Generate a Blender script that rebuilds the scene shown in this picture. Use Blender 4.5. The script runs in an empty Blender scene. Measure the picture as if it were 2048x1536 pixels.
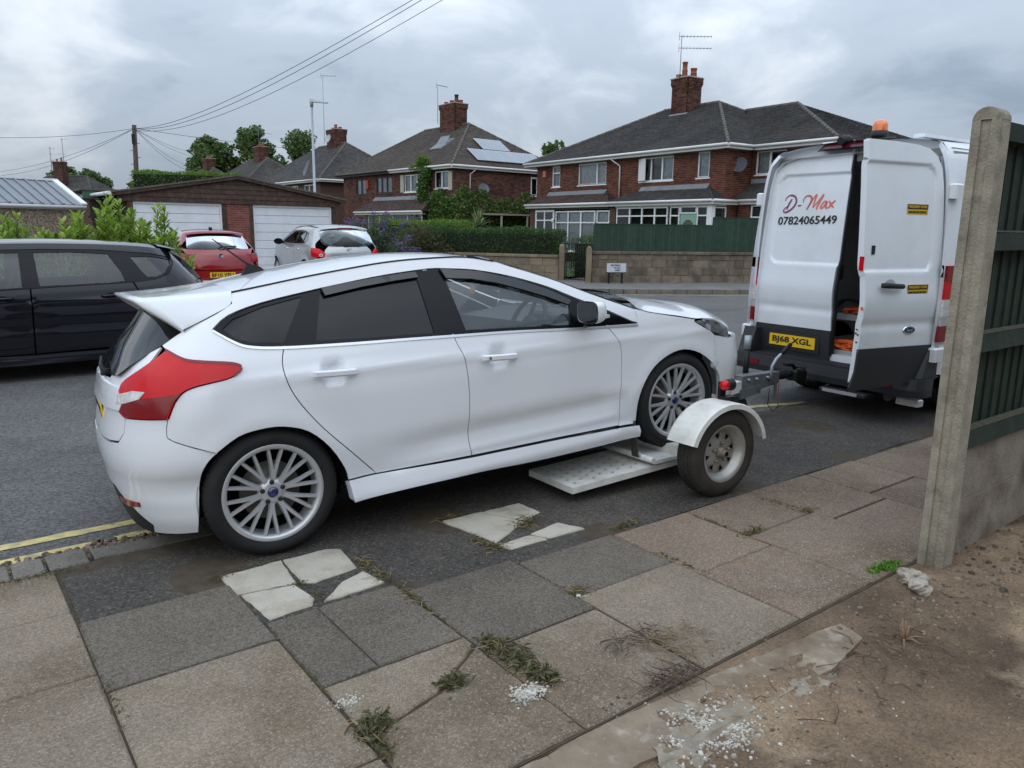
import bpy, bmesh, math, random
from mathutils import Vector, Matrix
from mathutils.geometry import delaunay_2d_cdt
from math import sin, cos, pi, radians, sqrt, atan2

random.seed(7)
scene = bpy.context.scene
COL = scene.collection

# ------------------------------------------------------------------ camera
F_PX, EYE = 1540.0, 1.61
PITCH, ROLL = math.atan(309 / 1540.0), radians(0.8)
fw = Vector((0, cos(PITCH), -sin(PITCH)))
up0 = Vector((0, sin(PITCH), cos(PITCH)))
rt = Vector((1, 0, 0)) * cos(ROLL) + up0 * sin(ROLL)
up = up0 * cos(ROLL) - Vector((1, 0, 0)) * sin(ROLL)
cam_d = bpy.data.cameras.new('camera')
cam = bpy.data.objects.new('camera', cam_d)
COL.objects.link(cam)
cam_d.sensor_width = 36.0
cam_d.lens = F_PX / 2048 * 36.0
cam_d.clip_start, cam_d.clip_end = 0.05, 2000
M = Matrix((rt, up, -fw)).transposed().to_4x4()
M.translation = Vector((0, 0, EYE))
cam.matrix_world = M
scene.camera = cam

# ------------------------------------------------------------------ sky: an overcast Nishita sky behind a broken cloud deck
SUN_EL, SUN_AZ = radians(52), radians(200)          # azimuth measured from +Y clockwise (behind the viewer)
world = bpy.data.worlds.new('World')
scene.world = world
world.use_nodes = True
wn, wl = world.node_tree.nodes, world.node_tree.links
wn.clear()
def WN(t, **kw):
    n = wn.new(t)
    for k, v in kw.items():
        setattr(n, k, v)
    return n
w_out = WN('ShaderNodeOutputWorld')
tc = WN('ShaderNodeTexCoord')
sky = WN('ShaderNodeTexSky', sky_type='NISHITA', sun_disc=False)
sky.sun_elevation, sky.sun_rotation = SUN_EL, SUN_AZ
sky.dust_density = 3.0
sep = WN('ShaderNodeSeparateXYZ')
wl.new(tc.outputs['Generated'], sep.inputs[0])
def WM(op, a, b=None, clamp=False):
    n = WN('ShaderNodeMath', operation=op, use_clamp=clamp)
    for i, x in enumerate((a, b)):
        if x is None:
            continue
        if isinstance(x, (int, float)):
            n.inputs[i].default_value = x
        else:
            wl.new(x, n.inputs[i])
    return n.outputs[0]
zz = WM('MAXIMUM', sep.outputs['Z'], 0.0)
den = WM('ADD', zz, 0.34)
px_ = WM('DIVIDE', sep.outputs['X'], den)
py_ = WM('DIVIDE', sep.outputs['Y'], den)
cmb = WN('ShaderNodeCombineXYZ')
wl.new(px_, cmb.inputs[0]); wl.new(py_, cmb.inputs[1])
def wnoise(scale, detail, rough, dist, off):
    mp = WN('ShaderNodeMapping')
    mp.inputs['Location'].default_value = off
    wl.new(cmb.outputs[0], mp.inputs['Vector'])
    n = WN('ShaderNodeTexNoise', noise_dimensions='3D')
    n.inputs['Scale'].default_value = scale
    n.inputs['Detail'].default_value = detail
    n.inputs['Roughness'].default_value = rough
    n.inputs['Distortion'].default_value = dist
    wl.new(mp.outputs[0], n.inputs['Vector'])
    return n.outputs['Fac']
n1 = wnoise(0.95, 6, 0.50, 0.25, (3.1, 1.7, 0.4))
n2 = wnoise(3.2, 6, 0.55, 0.4, (9.3, 4.1, 2.0))
mixn = WM('ADD', WM('MULTIPLY', n1, 0.68), WM('MULTIPLY', n2, 0.32))
ramp = WN('ShaderNodeValToRGB')
ramp.color_ramp.interpolation = 'EASE'
els = ramp.color_ramp.elements
els[0].position, els[0].color = 0.37, (0.50, 0.625, 0.80, 1)
els[1].position, els[1].color = 0.63, (1.32, 1.43, 1.56, 1)
e = els.new(0.49); e.color = (0.80, 0.935, 1.11, 1)
wl.new(mixn, ramp.inputs[0])
# CIE overcast luminance: zenith three times the horizon
cie = WM('ADD', WM('MULTIPLY', zz, 0.95), 0.275)
vm = WN('ShaderNodeVectorMath', operation='SCALE')
wl.new(ramp.outputs[0], vm.inputs[0]); wl.new(cie, vm.inputs['Scale'])
bg1 = WN('ShaderNodeBackground'); bg1.inputs['Strength'].default_value = 1.0
wl.new(vm.outputs[0], bg1.inputs['Color'])
bg2 = WN('ShaderNodeBackground'); bg2.inputs['Strength'].default_value = 0.06
wl.new(sky.outputs[0], bg2.inputs['Color'])
mx = WN('ShaderNodeMixShader'); mx.inputs[0].default_value = 0.12
wl.new(bg1.outputs[0], mx.inputs[1]); wl.new(bg2.outputs[0], mx.inputs[2])
wl.new(mx.outputs[0], w_out.inputs[0])

# ------------------------------------------------------------------ veiled sun
sun_d = bpy.data.lights.new('sun', 'SUN')
sun_d.energy, sun_d.angle, sun_d.color = 0.5, radians(110), (1.0, 0.97, 0.92)
sun = bpy.data.objects.new('sun', sun_d)
COL.objects.link(sun)
sd = Vector((sin(SUN_AZ) * cos(SUN_EL), cos(SUN_AZ) * cos(SUN_EL), sin(SUN_EL)))
sun.rotation_euler = (-sd).to_track_quat('-Z', 'Y').to_euler()

vs = scene.view_settings
vs.view_transform, vs.look, vs.gamma, vs.exposure = 'Standard', 'None', 1.0, 0.66
vs.use_curve_mapping = False
scene.cycles.max_bounces = 8
scene.cycles.transparent_max_bounces = 12
scene.cycles.caustics_reflective = scene.cycles.caustics_refractive = False

# ------------------------------------------------------------------ helpers
def lin(c):
    return tuple(((x / 255) / 12.92 if x / 255 <= 0.04045 else ((x / 255 + 0.055) / 1.055) ** 2.4) for x in c)

MATS = {}
def mat(name, col=(0.5, 0.5, 0.5), rough=0.5, metal=0.0, spec=0.5, coat=0.0, var=0.0, vscale=6.0, bump=0.0, bscale=60.0,
        dirt=None, dscale=2.5, damt=0.5, obj_var=0.0, isl_var=0.0, alpha=None, emit=0.0, sub=0.0, speck=0.0, sscale=120.0,
        speckc=None, stain=None, stscale=1.2, stpos=0.62, roughvar=0.0):
    """procedural principled material: base colour with noise variation, stains, speckle, per-object and per-island tint, bump"""
    if name in MATS:
        return MATS[name]
    m = bpy.data.materials.new(name)
    m.use_nodes = True
    nt = m.node_tree; N, L = nt.nodes, nt.links
    b = N['Principled BSDF']
    b.inputs['Roughness'].default_value = rough
    b.inputs['Metallic'].default_value = metal
    b.inputs['Specular IOR Level'].default_value = spec
    b.inputs['Coat Weight'].default_value = coat
    b.inputs['Coat Roughness'].default_value = 0.04
    geo = N.new('ShaderNodeNewGeometry')
    pos = geo.outputs['Position']
    def noise(scale, detail=4, rgh=0.55, off=0.0):
        n = N.new('ShaderNodeTexNoise')
        n.inputs['Scale'].default_value = scale
        n.inputs['Detail'].default_value = detail
        n.inputs['Roughness'].default_value = rgh
        if off:
            mp = N.new('ShaderNodeMapping'); mp.inputs['Location'].default_value = (off, off * 1.7, off * 0.6)
            L.new(pos, mp.inputs[0]); L.new(mp.outputs[0], n.inputs['Vector'])
        else:
            L.new(pos, n.inputs['Vector'])
        return n.outputs['Fac']
    def mrange(v, a, b2, c, d):
        n = N.new('ShaderNodeMapRange'); n.clamp = True
        for i, x in enumerate((a, b2, c, d)):
            n.inputs[i + 1].default_value = x
        L.new(v, n.inputs[0]); return n.outputs[0]
    rgb = N.new('ShaderNodeRGB'); rgb.outputs[0].default_value = (*col, 1)
    cur = rgb.outputs[0]
    def scale_by(c, f):
        n = N.new('ShaderNodeVectorMath'); n.operation = 'SCALE'
        L.new(c, n.inputs[0]); L.new(f, n.inputs['Scale']); return n.outputs[0]
    def mixc(c, c2, f):
        n = N.new('ShaderNodeMix'); n.data_type = 'RGBA'
        L.new(f, n.inputs[0]); L.new(c, n.inputs[6]); n.inputs[7].default_value = (*c2, 1); return n.outputs[2]
    if var:
        cur = scale_by(cur, mrange(noise(vscale, 5), 0.3, 0.7, 1 - var, 1 + var))
    if obj_var:
        oi = N.new('ShaderNodeObjectInfo')
        cur = scale_by(cur, mrange(oi.outputs['Random'], 0, 1, 1 - obj_var, 1 + obj_var))
    if isl_var:
        cur = scale_by(cur, mrange(geo.outputs['Random Per Island'], 0, 1, 1 - isl_var, 1 + isl_var))
    if dirt:
        cur = mixc(cur, dirt, mrange(noise(dscale, 6, 0.6, 3.3), 0.48, 0.68, 0, damt))
    if stain:
        cur = mixc(cur, stain, mrange(noise(stscale, 5, 0.6, 11.1), stpos, stpos + 0.1, 0, 0.75))
    if speck:
        v = N.new('ShaderNodeTexVoronoi'); v.feature = 'F1'
        v.inputs['Scale'].default_value = sscale
        L.new(pos, v.inputs['Vector'])
        sp = N.new('ShaderNodeSeparateColor'); L.new(v.outputs['Color'], sp.inputs[0])
        cur = scale_by(cur, mrange(sp.outputs[0], 0, 1, 1 - speck, 1 + speck))
        if speckc:
            cur = mixc(cur, speckc, mrange(sp.outputs[1], 0.9, 0.92, 0, 0.55))
    L.new(cur, b.inputs['Base Color'])
    if roughvar:
        L.new(mrange(noise(vscale * 0.7, 5, 0.6, 5.5), 0.3, 0.7, max(0.02, rough - roughvar), rough + roughvar), b.inputs['Roughness'])
    if bump:
        bn = N.new('ShaderNodeBump'); bn.inputs['Strength'].default_value = min(1.0, bump)
        bn.inputs['Distance'].default_value = 0.01
        L.new(noise(bscale, 5, 0.65), bn.inputs['Height']); L.new(bn.outputs[0], b.inputs['Normal'])
    if alpha is not None:
        b.inputs['Alpha'].default_value = alpha
    if emit:
        b.inputs['Emission Strength'].default_value = emit; b.inputs['Emission Color'].default_value = (*col, 1)
    if sub:
        b.inputs['Subsurface Weight'].default_value = sub
    MATS[name] = m
    return m

def glass(name, tint=(0.75, 0.85, 0.82), rough=0.0, refl=1.0):
    """thin pane: tinted see-through sheet with a Fresnel mirror on it"""
    if name in MATS:
        return MATS[name]
    m = bpy.data.materials.new(name); m.use_nodes = True
    N, L = m.node_tree.nodes, m.node_tree.links
    N.remove(N['Principled BSDF'])
    t = N.new('ShaderNodeBsdfTransparent'); t.inputs[0].default_value = (*tint, 1)
    g = N.new('ShaderNodeBsdfGlossy'); g.inputs['Roughness'].default_value = rough; g.inputs[0].default_value = (0.95, 0.97, 1, 1)
    fr = N.new('ShaderNodeFresnel'); fr.inputs[0].default_value = 1.5
    mm = N.new('ShaderNodeMath'); mm.operation = 'MULTIPLY_ADD'; mm.use_clamp = True
    mm.inputs[1].default_value = 1.5 * refl; mm.inputs[2].default_value = 0.02 * refl
    L.new(fr.outputs[0], mm.inputs[0])
    x = N.new('ShaderNodeMixShader')
    L.new(mm.outputs[0], x.inputs[0]); L.new(t.outputs[0], x.inputs[1]); L.new(g.outputs[0], x.inputs[2])
    L.new(x.outputs[0], N['Material Output'].inputs[0])
    MATS[name] = m
    return m

def leafmat(name, c1, c2, trans=0.35, rough=0.55):
    if name in MATS:
        return MATS[name]
    m = bpy.data.materials.new(name); m.use_nodes = True
    N, L = m.node_tree.nodes, m.node_tree.links
    b = N['Principled BSDF']; b.inputs['Roughness'].default_value = rough; b.inputs['Specular IOR Level'].default_value = 0.35
    geo = N.new('ShaderNodeNewGeometry')
    mx_ = N.new('ShaderNodeMix'); mx_.data_type = 'RGBA'
    mx_.inputs[6].default_value = (*c1, 1); mx_.inputs[7].default_value = (*c2, 1)
    L.new(geo.outputs['Random Per Island'], mx_.inputs[0])
    L.new(mx_.outputs[2], b.inputs['Base Color'])
    tr = N.new('ShaderNodeBsdfTranslucent'); L.new(mx_.outputs[2], tr.inputs[0])
    ms = N.new('ShaderNodeMixShader'); ms.inputs[0].default_value = trans
    L.new(b.outputs[0], ms.inputs[1]); L.new(tr.outputs[0], ms.inputs[2])
    L.new(ms.outputs[0], N['Material Output'].inputs[0])
    MATS[name] = m
    return m

class MB:
    """collects geometry for one mesh object"""
    def __init__(s):
        s.v, s.f, s.sm = [], [], []
    def add(s, vs_, fs_, smooth=False):
        o = len(s.v); s.v.extend([tuple(p) for p in vs_]); s.f.extend([tuple(i + o for i in f) for f in fs_]); s.sm.extend([smooth] * len(fs_)); return s
    def box(s, x0, x1, y0, y1, z0, z1):
        return s.hexa([(x0, y0, z0), (x1, y0, z0), (x1, y1, z0), (x0, y1, z0)], [(x0, y0, z1), (x1, y0, z1), (x1, y1, z1), (x0, y1, z1)])
    def hexa(s, b, t):
        return s.add(list(b) + list(t), [(3, 2, 1, 0), (4, 5, 6, 7), (0, 1, 5, 4), (1, 2, 6, 5), (2, 3, 7, 6), (3, 0, 4, 7)])
    def obox(s, c, ax, ay, az):
        c, ax, ay, az = Vector(c), Vector(ax), Vector(ay), Vector(az)
        return s.hexa([c - ax - ay - az, c + ax - ay - az, c + ax + ay - az, c - ax + ay - az], [c - ax - ay + az, c + ax - ay + az, c + ax + ay + az, c - ax + ay + az])
    def bbox(s, x0, x1, y0, y1, z0, z1, b=0.01):
        """box with chamfered vertical and top edges"""
        q = lambda x, y: [(x0 + x, y0 + y), (x1 - x, y0 + y), (x1 - x, y1 - y), (x0 + x, y1 - y)]
        o = [(x0 + b, y0), (x1 - b, y0), (x1, y0 + b), (x1, y1 - b), (x1 - b, y1), (x0 + b, y1), (x0, y1 - b), (x0, y0 + b)]
        i_ = [(x0 + 2 * b, y0 + b), (x1 - 2 * b, y0 + b), (x1 - b, y0 + 2 * b), (x1 - b, y1 - 2 * b), (x1 - 2 * b, y1 - b), (x0 + 2 * b, y1 - b), (x0 + b, y1 - 2 * b), (x0 + b, y0 + 2 * b)]
        V = [(x, y, z0) for x, y in o] + [(x, y, z1 - b) for x, y in o] + [(x, y, z1) for x, y in i_]
        Fs = [(i, (i + 1) % 8, 8 + (i + 1) % 8, 8 + i) for i in range(8)] + [(8 + i, 8 + (i + 1) % 8, 16 + (i + 1) % 8, 16 + i) for i in range(8)]
        return s.add(V, Fs + [tuple(range(16, 24)), tuple(range(7, -1, -1))])
    def tube(s, pts, r, n=8, cap=True, smooth=True):
        pts = [Vector(p) for p in pts]
        R = r if isinstance(r, (list, tuple)) else [r] * len(pts)
        V, Fs = [], []
        prev = None
        for i, p in enumerate(pts):
            t = (pts[min(i + 1, len(pts) - 1)] - pts[max(i - 1, 0)]).normalized()
            if prev is None:
                a = t.cross(Vector((0, 0, 1)))
                if a.length < 1e-3:
                    a = t.cross(Vector((1, 0, 0)))
                a.normalize()
            else:
                a = (prev - t * prev.dot(t)).normalized()
            prev = a
            b_ = t.cross(a)
            for k in range(n):
                an = 2 * pi * k / n
                V.append(p + (a * cos(an) + b_ * sin(an)) * R[i])
        for i in range(len(pts) - 1):
            for k in range(n):
                Fs.append((i * n + k, i * n + (k + 1) % n, (i + 1) * n + (k + 1) % n, (i + 1) * n + k))
        s.add(V, Fs, smooth)
        if cap:
            o = len(s.v) - len(V)
            s.f.append(tuple(o + k for k in range(n - 1, -1, -1))); s.sm.append(False)
            s.f.append(tuple(o + (len(pts) - 1) * n + k for k in range(n))); s.sm.append(False)
        return s
    def lathe(s, prof, axis='y', n=32, c=(0, 0, 0), smooth=True, a0=0.0, a1=2 * pi):
        """prof: list of (radius, along axis)"""
        full = abs(a1 - a0 - 2 * pi) < 1e-6
        m_ = n if full else n + 1
        V, Fs = [], []
        for k in range(m_):
            a = a0 + (a1 - a0) * k / n
            for r_, h in prof:
                if axis == 'y':
                    V.append((c[0] + r_ * cos(a), c[1] + h, c[2] + r_ * sin(a)))
                elif axis == 'z':
                    V.append((c[0] + r_ * cos(a), c[1] + r_ * sin(a), c[2] + h))
                else:
                    V.append((c[0] + h, c[1] + r_ * cos(a), c[2] + r_ * sin(a)))
        P = len(prof)
        for k in range(n):
            k2 = (k + 1) % m_
            for i in range(P - 1):
                Fs.append((k * P + i, k * P + i + 1, k2 * P + i + 1, k2 * P + i))
        return s.add(V, Fs, smooth)
    def prism(s, poly, z0, z1):
        """vertical prism over an xy polygon (counter-clockwise)"""
        n = len(poly)
        V = [(x, y, z0) for x, y in poly] + [(x, y, z1) for x, y in poly]
        return s.add(V, [tuple(range(n - 1, -1, -1)), tuple(range(n, 2 * n))] + [(i, (i + 1) % n, n + (i + 1) % n, n + i) for i in range(n)])
    def yprism(s, poly, y0, y1):
        """prism over an xz polygon, from y0 to y1"""
        n = len(poly)
        V = [(x, y0, z) for x, z in poly] + [(x, y1, z) for x, z in poly]
        return s.add(V, [tuple(range(n)), tuple(range(2 * n - 1, n - 1, -1))] + [((i + 1) % n, i, n + i, n + (i + 1) % n) for i in range(n)])
    def quad(s, a, b, c, d):
        return s.add([a, b, c, d], [(0, 1, 2, 3)])
    def mesh(s, name):
        me = bpy.data.meshes.new(name)
        me.from_pydata(s.v, [], s.f)
        me.polygons.foreach_set('use_smooth', s.sm)
        me.update()
        return me
    def build(s, name, m=None, parent=None, fixn=False):
        me = s.mesh(name)
        if fixn:
            bm = bmesh.new(); bm.from_mesh(me); bmesh.ops.recalc_face_normals(bm, faces=bm.faces); bm.to_mesh(me); bm.free()
        return link(name, me, m, parent)

def link(name, me, m=None, parent=None):
    o = bpy.data.objects.new(name, me)
    COL.objects.link(o)
    if m is not None and not me.materials:
        for x in (m if isinstance(m, (list, tuple)) else [m]):
            me.materials.append(x)
    if parent is not None:
        o.parent = parent
    return o

def tag(o, label=None, cat=None, group=None, kind=None):
    for k, v in (('label', label), ('category', cat), ('group', group), ('kind', kind)):
        if v:
            o[k] = v
    return o

def empty(name, loc=(0, 0, 0), rz=0.0, label=None, cat=None, group=None, rot=None):
    o = bpy.data.objects.new(name, None)
    COL.objects.link(o)
    o.empty_display_size = 0.2
    o.location = loc
    o.rotation_euler = rot if rot else (0, 0, rz)
    return tag(o, label, cat, group)

def ray_dir(x, y):
    return fw + rt * ((x - 1024) / F_PX) - up * ((y - 768) / F_PX)
def uvxy(u, v):
    return (u * 0.793 - v * 0.609, u * 0.609 + v * 0.793)

def crv(pts, n=5):
    """Catmull-Rom through the points"""
    P = [Vector(p).to_3d() if len(p) == 2 else Vector(p) for p in pts]
    d = len(pts[0]); out = []
    for i in range(len(P) - 1):
        p0, p1, p2, p3 = P[max(i - 1, 0)], P[i], P[i + 1], P[min(i + 2, len(P) - 1)]
        for k in range(n):
            t = k / n
            q = 0.5 * ((2 * p1) + (p2 - p0) * t + (2 * p0 - 5 * p1 + 4 * p2 - p3) * t * t + (3 * p1 - p0 - 3 * p2 + p3) * t ** 3)
            out.append(tuple(q[:d]))
    out.append(tuple(P[-1][:d]))
    return out

def pch(xs, ys):
    """smooth monotone interpolation"""
    n = len(xs); h = [xs[i + 1] - xs[i] for i in range(n - 1)]; dl = [(ys[i + 1] - ys[i]) / h[i] for i in range(n - 1)]
    m_ = [dl[0]] + [0 if dl[i - 1] * dl[i] <= 0 else 2 * dl[i - 1] * dl[i] / (dl[i - 1] + dl[i]) for i in range(1, n - 1)] + [dl[-1]]
    def f(x):
        if x <= xs[0]:
            return ys[0]
        if x >= xs[-1]:
            return ys[-1]
        i = 0
        while xs[i + 1] < x:
            i += 1
        t = (x - xs[i]) / h[i]
        return (2 * t ** 3 - 3 * t * t + 1) * ys[i] + (t ** 3 - 2 * t * t + t) * h[i] * m_[i] + (-2 * t ** 3 + 3 * t * t) * ys[i + 1] + (t ** 3 - t * t) * h[i] * m_[i + 1]
    return f

def inside(p, poly):
    x, y = p; c = False; n = len(poly); j = n - 1
    for i in range(n):
        xi, yi = poly[i]; xj, yj = poly[j]
        if (yi > y) != (yj > y) and x < (xj - xi) * (y - yi) / (yj - yi) + xi:
            c = not c
        j = i
    return c

def inset_poly(poly, g):
    n = len(poly)
    ar = sum(poly[i][0] * poly[(i + 1) % n][1] - poly[(i + 1) % n][0] * poly[i][1] for i in range(n))
    sg = 1 if ar > 0 else -1
    out = []
    for i in range(n):
        a, b, c = Vector(poly[i - 1]), Vector(poly[i]), Vector(poly[(i + 1) % n])
        e1, e2 = (b - a), (c - b)
        if e1.length < 1e-9 or e2.length < 1e-9:
            out.append(poly[i]); continue
        e1.normalize(); e2.normalize()
        n1, n2 = Vector((-e1.y, e1.x)) * sg, Vector((-e2.y, e2.x)) * sg
        nn = n1 + n2
        if nn.length < 0.3:
            out.append(poly[i]); continue
        nn = nn / max(0.5, nn.length_squared / 2)
        q = b + nn * g
        out.append((q.x, q.y))
    return out

def resample(poly, h):
    out = []
    n = len(poly)
    for i in range(n):
        a, b = poly[i], poly[(i + 1) % n]
        d = math.hypot(b[0] - a[0], b[1] - a[1])
        if d < 1e-5:
            continue
        k = max(1, int(math.ceil(d / h)))
        for j in range(k):
            out.append((a[0] + (b[0] - a[0]) * j / k, a[1] + (b[1] - a[1]) * j / k))
    return out

def panel(name, outline, lift, m, parent, h=0.06, holes=(), gap=0.0, thick=0.012, off=0.0, mirror=False, both=False, solid=False):
    """a sheet cut to a 2-D outline, laid on the surface lift(a,b)->(x,y,z), with its edges turned inwards"""
    if gap:
        outline = inset_poly(outline, gap)
    outl = resample(outline, h * 0.7)
    hl = [resample(q, h * 0.6) for q in holes]
    xs = [p[0] for p in outl]; ys = [p[1] for p in outl]
    vs_, es_ = [], []
    for ring in [outl] + hl:
        o = len(vs_); vs_ += ring; es_ += [(o + i, o + (i + 1) % len(ring)) for i in range(len(ring))]
    bd = list(vs_)
    ins = []
    nx, ny = int((max(xs) - min(xs)) / h) + 1, int((max(ys) - min(ys)) / h) + 1
    for i in range(nx + 1):
        for j in range(ny + 1):
            p = (min(xs) + h * (i + (0.5 if j % 2 else 0)), min(ys) + h * (j + 0.03))
            if inside(p, outl) and not any(inside(p, q) for q in hl):
                if min((p[0] - b[0]) ** 2 + (p[1] - b[1]) ** 2 for b in bd) > (0.45 * h) ** 2:
                    ins.append(p)
    r = delaunay_2d_cdt([Vector(p) for p in vs_ + ins], es_, [], 0, 1e-6)
    V2 = [(p.x, p.y) for p in r[0]]
    tris = []
    for f in r[2]:
        c = (sum(V2[i][0] for i in f) / 3, sum(V2[i][1] for i in f) / 3)
        if inside(c, outl) and not any(inside(c, q) for q in hl):
            tris.append(tuple(f))
    eps = 0.004
    def nrm(a, b):
        p0 = Vector(lift(a - eps, b)); p1 = Vector(lift(a + eps, b)); q0 = Vector(lift(a, b - eps)); q1 = Vector(lift(a, b + eps))
        n_ = (p1 - p0).cross(q1 - q0)
        return n_.normalized() if n_.length > 1e-12 else Vector((0, -1, 0))
    P = [Vector(lift(*p)) for p in V2]
    Nn = [nrm(*p) for p in V2]
    if off:
        P = [p + n_ * off for p, n_ in zip(P, Nn)]
    # triangle orientation to match normals
    T = []
    for t in tris:
        fn = (P[t[1]] - P[t[0]]).cross(P[t[2]] - P[t[0]])
        T.append(t if fn.dot(Nn[t[0]]) > 0 else (t[0], t[2], t[1]))
    cnt = {}
    for t in T:
        for i in range(3):
            e_ = (t[i], t[(i + 1) % 3]); cnt[e_] = cnt.get(e_, 0) + 1
    be = [e_ for e_ in cnt if (e_[1], e_[0]) not in cnt]
    V = [p.copy() for p in P]; NV = [n_.copy() for n_ in Nn]; Fs = list(T); sm = [True] * len(T)
    if thick:
        mp = {}
        for e_ in be:
            for i in e_:
                if i not in mp:
                    mp[i] = len(V); V.append(P[i].copy()); V.append(P[i] - Nn[i] * thick); NV += [Vector((0, 0, 0))] * 2
        for a, b in be:
            Fs.append((mp[b], mp[a], mp[a] + 1, mp[b] + 1)); sm.append(False)
    if solid:
        o = len(V)
        V += [p - n_ * thick for p, n_ in zip(P, Nn)]; NV += [-n_ for n_ in Nn]
        Fs += [tuple(o + i for i in reversed(t)) for t in T]; sm += [True] * len(T)
    def fin(mir, nm):
        me = bpy.data.meshes.new(nm)
        vv = [(p.x, -p.y, p.z) if mir else tuple(p) for p in V]
        ff = [tuple(reversed(f)) for f in Fs] if mir else Fs
        nn = [(n_.x, -n_.y, n_.z) if mir else tuple(n_) for n_ in NV]
        me.from_pydata(vv, [], ff)
        me.polygons.foreach_set('use_smooth', sm)
        me.update()
        try:
            me.normals_split_custom_set_from_vertices(nn)
        except Exception:
            pass
        return link(nm, me, m, parent)
    if both:
        return fin(False, name), fin(True, name)
    return fin(mirror, name)

def ribbon(name, pts, lift, w0, w1, m, parent, off=0.004, mirror=False, both=False):
    """thin strip along a 2-D line on a lifted surface, from w0 below to w1 above it"""
    lo = [(a, b - w0) for a, b in pts]; hi = [(a, b + w1) for a, b in pts]
    return panel(name, lo + hi[::-1], lift, m, parent, h=max(0.03, (w0 + w1) * 1.5), thick=abs(off) + 0.004, off=off, mirror=mirror, both=both)

def strip(name, edge, bulge, m, parent, ny=10, pw=2.0, thick=0.0):
    """cross-car sheet from a right-hand edge curve to its mirror image, bulging by bulge[i] in the middle"""
    b = MB(); V = []; n = 2 * ny + 1
    for (x, y, z), bl in zip(edge, bulge):
        for j in range(-ny, ny + 1):
            s_ = j / ny; k = 1 - abs(s_) ** pw
            V.append((x + bl[0] * k, y * s_, z + bl[1] * k))
    Fs = []
    for i in range(len(edge) - 1):
        for j in range(n - 1):
            Fs.append((i * n + j, i * n + j + 1, (i + 1) * n + j + 1, (i + 1) * n + j))
    b.add(V, Fs, True)
    o = b.build(name, m, parent)
    return o

def text_mesh(s_, size, font_extr=0.0015, bold=0.0, shear=0.0, align='CENTER', spacing=1.0):
    cu = bpy.data.curves.new('lettering', 'FONT')
    cu.body = s_; cu.size = size; cu.extrude = font_extr; cu.offset = bold; cu.shear = shear
    cu.align_x = align; cu.align_y = 'CENTER'; cu.space_character = spacing; cu.resolution_u = 3
    o = bpy.data.objects.new('lettering', cu); COL.objects.link(o)
    dg = bpy.context.evaluated_depsgraph_get()
    me = bpy.data.meshes.new_from_object(o.evaluated_get(dg))
    bpy.data.objects.remove(o); bpy.data.curves.remove(cu)
    me.materials.clear()
    return me

def put_text(name, s_, size, width, origin, right, upv, m, parent, bold=0.0, shear=0.0, depth=0.0015, height=None):
    """flat lettering laid at origin, fitted to a width; right/up vectors in the parent's frame"""
    me = text_mesh(s_, size, depth, bold, shear)
    xs = [v.co.x for v in me.vertices]; w = max(xs) - min(xs); cx = (max(xs) + min(xs)) / 2
    ys = [v.co.y for v in me.vertices]; hh = max(ys) - min(ys); cy = (max(ys) + min(ys)) / 2
    r_, u_ = Vector(right).normalized(), Vector(upv).normalized(); n_ = r_.cross(u_)
    kx = width / w; ky = (height / hh) if height else kx
    for v in me.vertices:
        q = Vector(origin) + r_ * ((v.co.x - cx) * kx) + u_ * ((v.co.y - cy) * ky) + n_ * v.co.z
        v.co = q
    me.name = name
    return link(name, me, m, parent)

# ================================================================== GROUND
RZ = atan2(0.609, 0.793)
m_earth = mat('far_earth', (0.10, 0.10, 0.06), 0.95, var=0.3, vscale=0.3)
m_road = mat('road_asphalt', (0.108, 0.104, 0.100), 0.85, spec=0.3, var=0.16, vscale=0.55, speck=0.42, sscale=75, bump=0.5, bscale=85, dirt=(0.13, 0.125, 0.115), dscale=0.8, damt=0.4, stain=(0.055, 0.055, 0.056), stscale=0.35, stpos=0.58)
m_tar = mat('footway_tarmac', (0.062, 0.055, 0.048), 0.88, spec=0.3, var=0.2, vscale=1.6, speck=0.42, sscale=105, speckc=(0.17, 0.16, 0.14), bump=0.8, bscale=95, dirt=(0.115, 0.098, 0.08), dscale=1.4, damt=0.55, stain=(0.032, 0.03, 0.03), stscale=1.1, stpos=0.6)
m_bed = mat('bedding_grit', (0.062, 0.047, 0.030), 0.95, var=0.3, vscale=14, bump=0.6, bscale=60)
m_slab = mat('concrete_slab', (0.222, 0.178, 0.130), 0.9, spec=0.25, var=0.16, vscale=1.7, speck=0.27, sscale=175, speckc=(0.34, 0.31, 0.26), bump=0.55, bscale=130, obj_var=0.13, dirt=(0.120, 0.086, 0.053), dscale=1.7, damt=0.85, stain=(0.30, 0.17, 0.085), stscale=3.4, stpos=0.665)
m_slab2 = mat('pink_brown_slab', (0.215, 0.158, 0.115), 0.9, spec=0.25, var=0.13, vscale=2.0, speck=0.30, sscale=165, speckc=(0.36, 0.33, 0.29), bump=0.45, bscale=120, obj_var=0.12, dirt=(0.125, 0.09, 0.058), dscale=1.6, damt=0.85, stain=(0.33, 0.15, 0.06), stscale=3.1, stpos=0.655)
m_slab3 = mat('dark_tarmac_slab', (0.130, 0.110, 0.088), 0.9, spec=0.25, var=0.18, vscale=2.4, speck=0.34, sscale=160, speckc=(0.23, 0.21, 0.18), bump=0.7, bscale=110, obj_var=0.12, dirt=(0.135, 0.11, 0.085), dscale=1.9, damt=0.5, stain=(0.32, 0.2, 0.1), stscale=3.4, stpos=0.69)
m_pale = mat('pale_broken_slab', (0.44, 0.405, 0.335), 0.88, var=0.08, vscale=6, speck=0.08, sscale=200, bump=0.25, bscale=90, dirt=(0.24, 0.19, 0.13), dscale=5, damt=0.55)
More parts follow.
